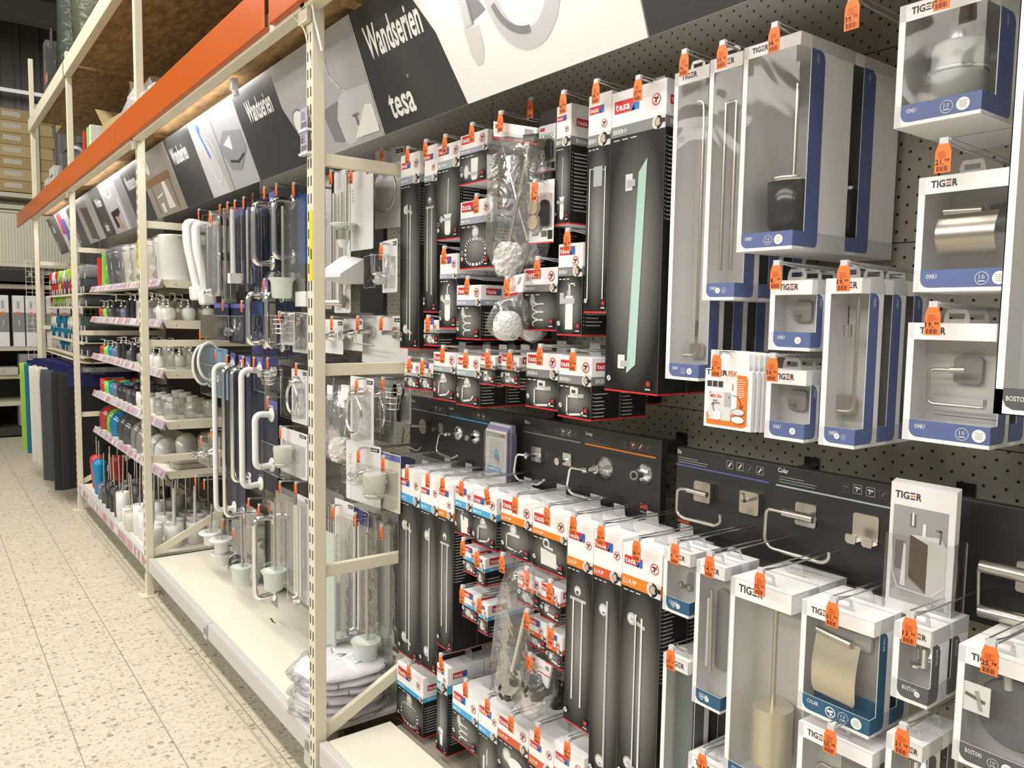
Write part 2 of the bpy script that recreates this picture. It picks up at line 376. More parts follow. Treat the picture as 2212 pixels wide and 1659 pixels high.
# small info cards clipped on the nearest upright
for z, lab in ((2.03, 'upper'), (1.965, 'lower')):
    t = thing('info_card', 'small violet info card, %s of two on the nearest upright' % lab, 'card', (X0-.012, 2.20, z))
    b = MB(); b.box(0, 0, 0, .002, .05, .06, pm('info_card_paper', (.42, .40, .5), .5)); f = Fc(b, (0, .05, 0), (0, -1, 0), (0, 0, 1))
    f.lines(.006, .028, .044, .052, 4, PGREYD, seed=3)
    if lab == 'lower': f.ring(.012, .035, .008, .003, pm('print_plum', (.3, .05, .12), .5))
    f.rect(.006, .006, .044, .02, PGREYD); b.build('card', t)
    b = MB(); b.box(-.004, -.004, -.006, .012, .056, 0, WPLAS); b.build('clip_rail', t)
# ---- beams, deck, fascia
segs = [(-1.2, 2.43), (2.47, 4.80), (4.81, 7.2), (7.205, 9.98)]
for i, (a, c) in enumerate(segs):
    b = MB(); b.box(.882, a, 2.372, .887, c, 2.512, ORANGE); b.box(.887, a, 2.372, .90, c, 2.377, ORANGE); b.box(.887, a, 2.507, .912, c, 2.512, ORANGE)
    if i == 3: b.box(.887, c-.004, 2.377, .905, c, 2.507, ORANGE)
    tag(b.build('orange_fascia', bevel=.002), 'bright orange front fascia of the rack, '+['running out of the top edge', 'between the nearest and second upright', 'between the second and third upright', 'at the far end with crumpled corner'][i], 'fascia', 'orange fascia boards')
for i in range(1, 5):
    ya, yb = POSTS[i]+.045, POSTS[i+1]
    t = thing('shelf_beam', 'cream steel beam under the orange fascia '+['above the boxes', 'above the grab bars', 'above the dispensers', 'above the towels'][i-1], 'beam', (0, 0, 0), group='cream beams under the fascia')
    b = MB(); b.box(.90, ya-.04, 2.36, .945, yb+.04, 2.425, CREAM); b.build('beam', t, .004)
    b = MB(); b.box(.905, ya-.045, 2.325, .918, ya+.02, 2.42, CREAM); b.build('bracket', t)
    for k in range(2):
        L2 = (yb-ya)/2; b = MB(); b.box(.945, ya+k*L2+.004, 2.405, 1.98, ya+(k+1)*L2-.004, 2.43, OSB)
        tag(b.build('deck_board'), 'brown chipboard panel of first storage level, %s one %s' % (['nearer', 'farther'][k], ['over the boxes', 'over the grab bars', 'over the dispensers', 'over the towels'][i-1]), 'deck board', 'chipboard decks, first level')
    if i >= 1:
        b = MB(); b.box(.905, ya-.04, 3.18, .955, yb+.04, 3.29, CREAM); tag(b.build('storage_beam', bevel=.004), 'cream beam of the upper storage level '+['above the boxes', 'above the grab bars', 'above the dispensers', 'at the far end'][i-1], 'beam', 'upper storage beams')
        b = MB(); b.box(1.9, ya, 3.18, 1.95, yb, 3.27, CREAM); tag(b.build('storage_beam', bevel=.004), 'cream rear beam of the upper storage level '+['above the boxes', 'above the grab bars', 'above the dispensers', 'at the far end'][i-1], 'beam', 'upper storage rear beams')
        for k in range(2):
            L2 = (yb-ya)/2; b = MB(); b.box(.955, ya+k*L2+.006, 3.27, 1.98, ya+(k+1)*L2-.006, 3.30, OSB)
            tag(b.build('deck_board'), 'brown chipboard panel of upper storage level, %s one %s' % (['nearer', 'farther'][k], ['over the boxes', 'over the grab bars', 'over the dispensers', 'over the towels'][i-1]), 'deck board', 'chipboard decks, upper level')
# ---- strip lamps behind the beam
TUBE = pm('lamp_tube', (1, .985, .96), .5, emit=52)
for i, (a, c) in enumerate(((.45, 1.75), (3.12, 4.3), (5.35, 6.5), (7.55, 8.7))):
    t = thing('strip_lamp', 'slim white strip lamp under the deck '+['above the white sign picture', 'above the grab bar bay', 'above the dispenser bay', 'above the towel bay'][i], 'lamp', (0, 0, 0), group='strip lamps behind the beam')
    b = MB(); b.box(.95, a-.02, 2.399, .985, c+.02, 2.404, WPLAS); b.build('lamp_housing', t)
    b = MB(); b.tube([(.964, a, 2.391), (.964, c, 2.391)], .007, TUBE, 10); b.build('lamp_tube', t)
b = MB(); b.box(.95, 3.0, 2.318, .975, 3.03, 2.36, WPLAS); b.tube([(.96, 3.02, 2.36), (.962, 3.015, 2.33), (.97, 3.01, 2.30)], .012, WPLAS, 8)
tag(b.build('lamp_end_cap', bevel=.003), 'white plastic lamp end cap hanging just under the beam, left of the nearest upright', 'cap')
b = MB(); b.tube(bend([(.89, 2.17, 2.7), (.905, 2.18, 2.45), (.912, 2.16, 2.33), (.925, 2.135, 2.23)], .05), .0035, WPLAS, 8); b.tube(bend([(.90, 2.30, 2.37), (.91, 2.22, 2.31), (.915, 2.185, 2.2)], .03), .002, CREAM, 6)
tag(b.build('lamp_cable'), 'loose white cable dangling in front of the nearest upright at the fascia', 'cable')
# ---- base shelves
def base_shelf(ya, yb, xb, lab, joints=True):
    t = thing('base_shelf', 'cream steel base shelf '+lab, 'shelf', (0, 0, 0), group='base shelves')
    n = 2; L2 = (yb-ya)/n
    for k in range(n):
        b = MB(); b.box(.955, ya+k*L2+.001, .188, xb, ya+(k+1)*L2-.001, .204, CREAMW); b.build('shelf_plate', t, .0015)
        b = MB(); b.box(.928, ya+k*L2+.002, .135, .953, ya+(k+1)*L2-.002, .208, pm('lip_rail', (.62, .61, .6), .4)); b.box(.925, ya+k*L2+.01, .143, .928, ya+(k+1)*L2-.01, .200, pm('lip_face', (.56, .54, .53), .35)); b.build('lip_rail', t, .002)
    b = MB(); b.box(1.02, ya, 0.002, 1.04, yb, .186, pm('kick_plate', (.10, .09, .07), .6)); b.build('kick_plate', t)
    return t
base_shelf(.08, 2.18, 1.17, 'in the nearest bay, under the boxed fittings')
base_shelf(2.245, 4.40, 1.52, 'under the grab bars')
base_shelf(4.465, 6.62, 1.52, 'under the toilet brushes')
b = MB(); b.box(1.172, .08, .17, 1.55, 2.18, .18, pm('dull_plate', (.36, .32, .27), .6)); tag(b.build('rear_base_plate'), 'dull grey-brown rear base plate behind the cream front shelf in the nearest bay', 'shelf')
# clear label on the lip next to the joint and by the upright
for y, lab in ((3.33, 'beside the empty shelf joint'), (2.235, 'in front of the nearest upright')):
    b = MB(); b.box(.921, y, .135 if y > 3 else .10, .9235, y+.045, .195, film('label_sleeve', fog=.35)); f = Fc(b, (.921, y+.045, .135), (0, -1, 0), (0, 0, 1))
    for k in range(6): f.rect(.006+k*.006, .015, .009+k*.006, .045, PGREYD)
    tag(b.build('barcode_sleeve'), 'clear barcode sleeve on the shelf lip '+lab, 'label')
b = MB()
f = Fc(b, (1.16, 3.18, .2042), (0, 1, 0), (-1, 0, 0)); f.stroke([(0, 0), (.02, .004), (.05, -.003), (.06, 0)], .006, BLK); tag(b.build('scuff_mark'), 'small black scuff mark on the empty cream base shelf near its joint', 'mark')
# thin floor edge strip
b = MB(); b.box(.905, -2, 0, .915, 8.8, .0015, pm('edge_strip', (.5, .46, .36), .5)); struct(b.build('trim_5'))
# ---- tilted header boards
hz0, hz1, hx0, hx1 = 2.045, 2.368, 1.15, 1.03
HL = math.hypot(hz1-hz0, hx0-hx1); HUY = ((hx1-hx0)/HL, 0, (hz1-hz0)/HL)
HDARK = pm('header_dark', (.055, .056, .062), .28); HPIC = pm('header_picture', (.46, .46, .5), .22); HWH = pm('header_white', .9, .25); HG = pm('header_mid', (.25, .25, .28), .25); HLG = pm('header_lightgrey', (.6, .6, .63), .25)
CARDEDGE = pm('board_edge', .75, .6)
def header(yr, yl, label, pic):
    t = thing('header_board', label, 'header sign', (hx0, yr, hz0), group='tilted header boards')
    W = yl-yr; b = MB(); n = (-(hz1-hz0)/HL, 0, (hx1-hx0)/HL)
    f = Fc(b, (0, W, 0), (0, -1, 0), HUY, .0008)
    # board with thickness behind the face
    q = [f.p(0, 0, 0), f.p(W, 0, 0), f.p(W, HL, 0), f.p(0, HL, 0)]; back = [Vector(p)-f.n*.006 for p in q]
    b.mesh(q+back, [(0, 1, 2, 3), (7, 6, 5, 4), (0, 4, 5, 1), (1, 5, 6, 2), (2, 6, 7, 3), (3, 7, 4, 0)], CARDEDGE)
    b.build('board', t)
    b = MB(); f = Fc(b, (0, W, 0), (0, -1, 0), HUY, .0008); pic(f, W, HL); b.build('print', t)
    return t
def clipr(u0, v0, u1, v1): return u0, v0, u1, v1
def pic_tesa(f, W, H):
    f.poly([(0, 0), (.42*W, 0), (.37*W, .55*H), (.28*W, H), (0, H)], HDARK)
    f.poly([(.42*W, 0), (W, 0), (W, H), (.28*W, H), (.37*W, .55*H)], HWH)
    f.text('Wandserien', .05, .60*H, .085, PWHITE, 2, w=.30)
    f.text('tesa', .075, .10*H, .078, PWHITE, 2, w=.14)
    f.ring(.215, .36*H, .004, .0012, PWHITE, 2)
    # towel-ring photo
    u = .49*W; f.rect(u-.005, .48*H, u+.030, .70*H, HLG, 2); f.rect(u+.026, .48*H, u+.034, .70*H, HG, 3); f.poly([(u+.034, .50*H), (u+.09, .53*H), (u+.075, .60*H), (u+.034, .64*H)], HG, 2)
    f.poly([(u-.012, .48*H), (u+.05, .46*H), (u+.048, .30*H), (u+.03, .22*H), (u+.005, .22*H), (u-.008, .30*H)], pm('header_pale', .66, .25), 2)
    f.ring(.70*W, .64*H, .135, .045, HLG, 2, 30, ry=.46*H, a0=PI*.98, a1=PI*2.02)
    f.ring(.70*W, .64*H, .120, .016, HG, 3, 20, ry=.36*H, a0=PI*1.1, a1=PI*1.5)
    f.poly([(0, 0), (.004, 0), (.004, H), (0, H)], PLIGHT, 3)
def pic_bath(f, W, H):
    f.rect(0, 0, .40*W, H, HDARK); f.rect(.40*W, 0, W, H, HPIC)
    f.poly([(.40*W, 0), (.52*W, 0), (.40*W, H*.6)], HDARK, 2)
    f.text('Wandserien', .10, .62*H, .078, PWHITE, 2, w=.26)
    # mirror, vase, washbasin
    f.disc(.50*W, .40*H, .05, HWH, 2, 20, ry=.12*H/1); f.ring(.50*W, .40*H, .055, .006, HG, 3, 20, ry=.13*H)
    f.poly([(.56*W, 0), (.58*W, 0), (.80*W, H*.8), (.79*W, H*.8)], HWH, 2)
    f.poly([(.76*W, .06*H), (.80*W, .02*H), (W, .10*H), (W, .45*H), (.84*W, .47*H), (.76*W, .38*H)], HLG, 2)
    f.poly([(.68*W, .40*H), (.80*W, .42*H), (.76*W, .28*H), (.77*W, .06*H), (.70*W, .10*H)], HG, 3)
    f.stroke(bend([(.80*W, .88*H, 0), (.79*W, .6*H, 0), (.88*W, .45*H, 0)], .2) and [(.80*W, .88*H), (.79*W, .66*H), (.84*W, .50*H), (.88*W, .44*H)], .008, HLG, 3)
    f.poly([(.84*W, .06*H), (.95*W, .30*H), (.99*W, .28*H), (.99*W, .05*H)], HWH, 4); f.rect(.86*W, .24*H, .90*W, .26*H, HG, 5); f.rect(.875*W, .16*H, .885*W, .25*H, HG, 5)
def pic_tap(f, W, H):
    f.rect(0, 0, .42*W, H, HDARK); f.rect(.42*W, 0, W, H, HPIC); f.rect(.70*W, 0, .71*W, H, HG, 2)
    f.text('Wandserien', .05, .62*H, .078, PWHITE, 2, w=.27)
    f.poly([(.42*W, 0), (.66*W, 0), (.62*W, .5*H), (.50*W, H), (.42*W, H)], HLG, 2)
    f.stroke([(.52*W, .86*H), (.56*W, .50*H)], .02, pm('header_blue', (.10, .22, .6), .3), 3); f.disc(.53*W, .88*H, .02, pm('header_blue', .2), 3)
    f.ring(.58*W, .45*H, .07, .006, HWH, 3, 20, ry=.3*H)
    f.poly([(.70*W, .55*H), (.80*W, .7*H), (.98*W, .62*H), (.98*W, .40*H), (.86*W, .20*H), (.76*W, .25*H)], pm('header_tap', (.3, .31, .35), .2), 3)
    f.poly([(.76*W, .55*H), (.86*W, .62*H), (.84*W, .45*H)], HWH, 4); f.stroke([(.78*W, .34*H), (.86*W, .30*H), (.94*W, .36*H)], .01, HDARK, 4)
def pic_wood(f, W, H):
    f.rect(0, 0, .42*W, H, HDARK); f.rect(.42*W, 0, W, H, pm('header_beige', (.40, .36, .33), .25))
    f.text('Wandserien', .05, .62*H, .078, PWHITE, 2, w=.26)
    wd = pm('header_wood', (.30, .17, .09), .3)
    f.rect(.45*W, .50*H, .92*W, .62*H, wd, 2); f.rect(.52*W, .05*H, .54*W, .5*H, wd, 2); f.rect(.88*W, .05*H, .90*W, .5*H, wd, 2)
    f.poly([(.60*W, .05*H), (.66*W, .05*H), (.66*W, .2*H), (.60*W, .2*H)], HWH, 3); f.poly([(.72*W, .08*H), (.84*W, .08*H), (.80*W, .5*H), (.74*W, .5*H)], HWH, 3); f.stroke([(.58*W, .3*H), (.7*W, .34*H)], .01, PWHITE, 3)
    f.disc(.58*W, .82*H, .05, HWH, 2)
def pic_toilet(f, W, H):
    f.rect(0, 0, .34*W, H, HDARK); f.rect(.34*W, 0, W, H, HPIC); f.text('baby', .12, .12*H, .06, PWHITE, 2, w=.12); f.text('Welten', .10, .62*H, .06, PWHITE, 2, w=.2)
    f.ring(.55*W, .78*H, .10, .018, HWH, 2, 20, ry=.12*H); f.rect(.50*W, .7*H, .515*W, .9*H, HWH, 3); f.rect(.58*W, .7*H, .595*W, .9*H, HWH, 3)
    f.poly([(.42*W, .42*H), (.66*W, .45*H), (.66*W, .36*H), (.58*W, .3*H), (.5*W, .1*H), (.44*W, .1*H)], BLK, 2)
    f.poly([(.50*W, .32*H), (.58*W, .30*H), (.62*W, .04*H), (.54*W, .04*H)], pm('header_skin', (.5, .3, .2), .4), 3); f.rect(.72*W, .0, .74*W, .6*H, HWH, 2); f.rect(.80*W, 0, W, H, HG, 2)
def pic_soap(f, W, H):
    f.rect(0, 0, .40*W, H, HDARK); f.rect(.40*W, 0, W, H, HPIC); f.text('Bade', .10, .62*H, .07, PWHITE, 2, w=.14)
    f.poly([(.55*W, .1*H), (.78*W, .02*H), (.78*W, .75*H), (.55*W, .8*H)], pm('header_brown', (.13, .10, .08), .3), 2); f.rect(.80*W, .0, .98*W, H, HLG, 2); f.lines(.05, .10*H, .12, .4*H, 6, PWHITE, 2)
def pic_red(f, W, H):
    f.rect(0, 0, .45*W, H, HDARK); f.rect(.45*W, 0, W, H, HLG); f.text('Textil', .10, .6*H, .06, PWHITE, 2, w=.14)
    f.rect(.5*W, .45*H, .70*W, H, pm('header_red', (.5, .05, .06), .4), 2); f.rect(.62*W, 0, .80*W, .8*H, pm('header_violet', (.10, .10, .4), .4), 3); f.lines(.05, .10*H, .12, .4*H, 6, PWHITE, 2)
def pic_tiger(f, W, H):
    f.rect(0, 0, W, H, HDARK); f.text('TIGER', .05, .13*H, .15, PWHITE, 2, w=.50)
header(1.112, 2.19, 'tilted header sign lettered Wandserien and with a white towel ring picture, over the boxes', pic_tesa)
header(.03, 1.108, 'dark tilted header sign with cut-off white capital letters at the top right', pic_tiger)
header(2.196, 3.27, 'tilted header sign with grey bathroom picture partly behind the nearest upright', pic_bath)
header(3.275, 4.365, 'tilted header sign with chrome tap and blue bottle picture', pic_tap)
header(4.372, 5.47, 'tilted header sign with wooden rail picture, right behind the second upright', pic_wood)
header(5.475, 6.58, 'tilted header sign lettered baby with a toilet seat picture', pic_toilet)
header(6.585, 7.71, 'tilted header sign with brown wall picture beside the third upright', pic_soap)
header(7.715, 8.88, 'farthest tilted header sign with red and violet towel picture', pic_red)
# horizontal black soffit between header bottom and back panel
b = MB(); b.box(1.16, .05, 2.36, 1.55, 8.9, 2.37, pm('soffit', (.05, .045, .035), .6)); tag(b.build('soffit_plate'), 'dark soffit plate behind the header signs', 'soffit')
# ------------------------------------------------------------ hooks with price tags
def hook(tipx, y, z, price, label, tilt=0., wall=WX, w=.016, lift=.008, big=1., group=None, wires=2):
    t = thing('display_hook', label, 'hook', (tipx, y, z), group=group or 'hooks with orange price tags')
    L = wall-tipx; b = MB()
    if wires == 2:
        b.tube(bend([(L, -w/2, -lift), (.004, -w/2, 0), (0, -w/2, 0), (0, w/2, 0), (.004, w/2, 0), (L, w/2, -lift)], .006), .0013, WIRE, 6)
    b.tube(bend([(.0, 0, -.001), (.02, 0, -.002), (.05, 0, -.006), (L, 0, -lift)], .01), .0017, WIRE, 6)
    b.box(L-.004, -.02, -lift-.02, L, .02, -lift+.012, WIRE)
    b.build('wire', t)
    b = MB(); tw, th = .0115*big, .044*big; xx = -.0025
    pts = [(-tw, -th), (tw, -th), (tw, -.013*big), (tw*.62, 0), (-tw*.62, 0), (-tw, -.013*big)]
    if tilt: c, s_ = math.cos(tilt), math.sin(tilt); R2 = lambda u, v: (u*c-v*s_, u*s_+v*c)
    else: R2 = lambda u, v: (u, v)
    fr = Fc(b, (xx, 0, -.004), (0, -1, 0), (0, 0, 1), .0003)
    prism(b, [R2(*p) for p in pts], fr, .0012, TAG)
    fr2 = Fc(b, (xx-.0013, 0, -.004), (0, -1, 0), (0, 0, 1), .0003)
    class Q:   # rotated drawing
        pass
    ux = R2(1, 0); uy = R2(0, 1)
    fr2.ux = Vector((0, -ux[0], ux[1])); fr2.uy = Vector((0, -uy[0], uy[1]))
    e, ct = price.split('.')
    fr2.text(e+',', -tw*.9, -th*.72, th*.17, BLK, 1, w=tw*(1.05 if len(e) > 1 else .62), res=1)
    fr2.text(ct, tw*.22, -th*.645, th*.10, BLK, 1, w=tw*.62, res=1)
    for k in range(9): fr2.rect(-tw*.72+k*tw*.165, -th*.95, -tw*.72+k*tw*.165+tw*(.06 if k % 3 else .11), -th*.78, BLK)
    fr2.lines(-tw*.6, -th*.52, tw*.7, -th*.27, 5, pm('tag_print', (.28, .06, .02), .5), frac=.35, seed=len(label))
    pt_ = b.build('price_tag', t)
    b = MB(); b.box(-.004, -tw*.55, -.006, .003, tw*.55, .003, pm('tag_clip', (.6, .6, .61), .3)); b.build('tag_clip', pt_)
    return t
def hook_px(px, py, price, label, X=1.165, **k):
    p = PX(px, py, X); return hook(X, p[1], p[2], price, label, **k)
# ------------------------------------------------------------ printed pictures on the red-logo boxes; u,v in 0..1 of the dark picture area
ART = pm('art_grey', (.46, .46, .46), .4); ARTL = pm('art_light', (.72, .72, .71), .4); ARTD = pm('art_dark', (.06, .06, .06), .4); ARTF = pm('art_glass', (.78, .80, .78), .4); ARTG = pm('art_green_glass', (.42, .60, .55), .3)
def art(kind, f, u0, v0, u1, v1):
    W = u1-u0; H = v1-v0; P = lambda u, v: (u0+u*W, v0+v*H); m = min(W, H)
    def S(pts, w_, mt, l=2, closed=False): f.stroke([P(*p) for p in pts], w_*W, mt, l, closed)
    def D(u, v, r, mt, l=2, ry=None): c = P(u, v); f.disc(c[0], c[1], r*W, mt, l, 16, (ry or r)*W)
    if kind == 'double_rail':
        for dv, k in ((.90, 0), (.10, 1)):
            D(.28, dv, .13, ART); D(.28, dv, .09, ARTL, 3); S([(.28, dv), (.62, dv-.025)], .08, ART, 4)
        S([(.40, .93), (.40, .07)], .045, ARTL, 5); S([(.56, .92), (.56, .03)], .05, ARTL, 5); S([(.42, .92), (.42, .08)], .01, ARTD, 6)
    elif kind == 'rail':
        for dv in (.90, .09): D(.40, dv, .17, ART); D(.40, dv, .12, ARTL, 3); D(.42, dv-.005, .06, ARTD, 4); S([(.4, dv), (.56, dv)], .09, ARTL, 5)
        S([(.56, .95), (.56, .04)], .07, ARTL, 6); S([(.575, .95), (.575, .04)], .015, ARTD, 7)
    elif kind == 'two_bars':
        D(.45, .91, .14, ART); D(.45, .91, .10, ARTL, 3); D(.45, .90, .05, ARTD, 4); S([(.18, .85), (.78, .85)], .09, ART, 4)
        S([(.30, .85), (.30, .15)], .06, ARTL, 5); S([(.66, .85), (.66, .12)], .06, ARTL, 5)
    elif kind == 'flat_bars':
        f.rect(*P(.30, .80), *P(.70, .93), pm('art_plate', (.42, .46, .47), .4), 3)
        S([(.13, .92), (.13, .06)], .045, ARTL, 5); S([(.85, .92), (.85, .06)], .045, ARTL, 5); S([(.13, .92), (.85, .90)], .03, ART, 4)
    elif kind == 'brush':
        S([(.52, .90), (.50, .36)], .035, ARTL, 3)
        f.poly([P(.30, .36), P(.70, .36), P(.62, .29), P(.38, .29)], ARTF, 3); f.poly([P(.36, .26), P(.64, .26), P(.64, .08), P(.58, .04), P(.42, .04), P(.36, .08)], ARTF, 3)
        f.rect(*P(.34, .26), *P(.66, .30), ART, 4); D(.20, .29, .09, ART, 3); S([(.2, .29), (.36, .28)], .05, ARTL, 4)
    elif kind == 'brush_square':
        S([(.42, .92), (.45, .42)], .02, ARTL, 3); f.poly([P(.30, .42), P(.66, .40), P(.60, .10), P(.38, .12)], ARTF, 3); f.rect(*P(.40, .30), *P(.55, .33), ART, 4); D(.26, .36, .10, ARTL, 3)
    elif kind == 'glass':
        f.poly([P(.42, .86), P(.70, .86), P(.68, .14), P(.63, .08), P(.49, .08), P(.44, .14)], ARTF, 3); f.rect(*P(.41, .24), *P(.71, .36), ART, 4); D(.24, .42, .11, ART, 3, .16); D(.25, .42, .07, ARTL, 4, .12); S([(.24, .40), (.42, .34)], .05, ARTL, 4)
    elif kind == 'soap':
        S([(.45, .90), (.60, .93)], .05, ARTL, 3); S([(.47, .90), (.49, .72)], .06, ARTL, 3)
        f.poly([P(.36, .72), P(.60, .72), P(.66, .62), P(.66, .20), P(.58, .14), P(.38, .14), P(.32, .20), P(.32, .62)], ARTF, 3); f.rect(*P(.28, .50), *P(.70, .60), ART, 4); D(.14, .64, .11, ART, 3); S([(.14, .62), (.3, .55)], .07, ARTL, 4)
    elif kind == 'soap_square':
        S([(.44, .92), (.72, .92), (.72, .88)], .04, ARTL, 3); S([(.50, .92), (.50, .74)], .07, ARTL, 3); f.rect(*P(.34, .08), *P(.66, .70), ARTF, 3); f.rect(*P(.26, .56), *P(.74, .66), ART, 4); f.rect(*P(.08, .55), *P(.26, .76), ART, 3); f.rect(*P(.42, .70), *P(.58, .80), ART, 4)
    elif kind == 'ring':
        c = P(.50, .38)
        pts = [(c[0]+W*.33*math.copysign(abs(math.cos(a))**.75, math.cos(a)), c[1]+H*.31*math.copysign(abs(math.sin(a))**.75, math.sin(a))) for a in [2*PI*k/24 for k in range(24)]]
        f.stroke(pts, W*.05, ARTL, 3, True); D(.5, .85, .11, ART, 3); D(.5, .85, .07, ARTL, 4); S([(.5, .85), (.5, .70)], .09, ART, 4)
    elif kind == 'spiral':
        D(.27, .82, .08, ART, 3, .12); S([(.27, .80), (.42, .72)], .04, ARTL, 4)
        pts = []
        for k in range(29): a = k/28*2.6*2*PI; pts.append((.45+.18*math.cos(a)*(1-.1*k/28), .72-k/28*.58+.05*math.sin(a)))
        S(pts, .028, ARTL, 4)
    elif kind == 'hook':
        f.disc(*P(.40, .52), .20*W, ART, 2, 16, .32*H); f.disc(*P(.42, .52), .14*W, ARTL, 3, 16, .24*H); S([(.42, .52), (.66, .40)], .14, ART, 4); D(.68, .38, .08, ARTL, 5)
    elif kind == 'hook_square':
        f.rect(*P(.26, .25), *P(.50, .85), ARTL, 2); f.rect(*P(.30, .45), *P(.44, .7), ARTD, 3); S([(.40, .5), (.72, .42)], .12, ART, 4); D(.72, .42, .07, ARTL, 5)
    elif kind == 'roll':
        D(.46, .82, .13, ART, 2); D(.48, .82, .08, ARTL, 3); S([(.46, .76), (.62, .74)], .10, ART, 4)
        S([(.52, .70), (.28, .68), (.26, .20), (.30, .14), (.66, .22), (.76, .36)], .045, ARTL, 5)
    elif kind == 'roll_square':
        f.rect(*P(.36, .62), *P(.62, .96), ARTL, 2); f.rect(*P(.42, .78), *P(.54, .88), ARTD, 3); S([(.5, .68), (.78, .72)], .08, ART, 4)
        S([(.60, .68), (.28, .66), (.28, .12), (.34, .08), (.74, .14), (.88, .28)], .045, ARTL, 5)
    elif kind == 'roll_lid':
        D(.42, .88, .10, ARTL, 3); D(.42, .87, .06, ARTD, 4); S([(.40, .78), (.62, .74)], .05, ARTL, 4)
        f.poly([P(.26, .70), P(.74, .62), P(.76, .16), P(.28, .18)], ARTL, 5); S([(.76, .30), (.82, .22)], .03, ARTL, 5)
    elif kind == 'roll_paper':
        S([(.50, .92), (.46, .84)], .04, ARTL, 3); f.poly([P(.36, .80), P(.84, .72), P(.88, .12), P(.42, .08)], ARTF, 5); S([(.54, .78), (.56, .66)], .06, ARTD, 6)
    elif kind == 'open_roll':
        D(.42, .86, .12, ART, 3); D(.42, .85, .07, ARTL, 4); S([(.30, .70), (.62, .70)], .06, ARTL, 4); S([(.34, .70), (.20, .68), (.20, .22), (.62, .18), (.72, .28)], .035, ARTL, 5)
    elif kind == 'bar':
        D(.32, .64, .14, ART, 3); D(.34, .64, .09, ARTL, 4); S([(.30, .50), (.34, .38), (.72, .30)], .09, ARTL, 5); S([(.72, .24), (.74, .38)], .06, ARTL, 6)
    elif kind == 'dish':
        D(.32, .66, .15, ART, 3); D(.32, .66, .10, ARTL, 4); f.disc(*P(.62, .52), .27*W, ARTF, 5, 20, .20*H); S([(.55, .30), (.7, .34)], .07, ARTL, 6)
    elif kind == 'shelf':
        f.poly([P(.56, .90), P(.72, .955), P(.60, .09), P(.42, .05)], ARTG, 4)
        f.rect(*P(.30, .83), *P(.44, .90), ARTL, 3); f.rect(*P(.24, .07), *P(.38, .13), ARTL, 3); f.rect(*P(.33, .845), *P(.50, .875), ART, 5); f.rect(*P(.30, .08), *P(.46, .105), ART, 5)
    elif kind == 'dots':
        S([(.5, .8), (.5, .5)], .05, ARTL, 3); S([(.32, .62), (.32, .4)], .1, ARTL, 3); f.rect(*P(.3, .05), *P(.7, .35), ARTL, 3)
def nodrill(f, u, v, r, l=2):
    f.disc(u, v, r, PWHITE, l); f.ring(u, v, r, r*.16, RED, l+1); f.stroke([(u-r*.45, v+r*.3), (u+r*.4, v+r*.15)], r*.32, BLK, l+1); f.stroke([(u+r*.1, v+r*.1), (u-r*.05, v-r*.5)], r*.25, BLK, l+1); f.stroke([(u-r*.62, v-r*.62), (u+r*.62, v+r*.62)], r*.14, RED, l+2)
def tlogo(f, u, v, w_, l=2):
    h = w_*.36; f.rect(u, v, u+w_*.82, v+h, RED, l); f.poly([(u+w_*.70, v), (u+w_, v), (u+w_, v+h*1.05)], BLUE, l+1); f.poly([(u+w_*.70, v), (u+w_*.82, v+h*.42), (u+w_*.82, v), (u+w_*.78, v)], BLUE, l+1)
    f.poly([(u+w_*.66, v), (u+w_*.73, v), (u+w_*1.0, v+h*1.0), (u+w_*.82, v+h)], BLUE, l+1)
    f.text('tesa', u+w_*.05, v+h*.20, h*.66, PWHITE, l+2, w=w_*.60, res=1)
SER = {'MOON': ('MOON', MOON), 'MOON2': ('MOON', MOON2), 'EKKRO': ('EKKRO', EKK), 'SMOOZ': ('SMOOZ', SMOOZ), 'LUUP': ('LUUP', LUUP), 'LUUP2': ('LUUP', LUUP2)}
PLACED = []
def fit_y(yr, yl, zb, zt):
    """boxes that hang side by side do not run into each other"""
    for (p0, p1, q0, q1) in PLACED:
        if q0 < zt-.004 and q1 > zb+.004 and p0 < yl+.001 and p1 > yl: yl = p0-.0015
        elif q0 < zt and q1 > zb and p1 > yr and p0 < yr: yr = p1+.0015
    PLACED.append((yr, yl, zb, zt)); return yr, yl
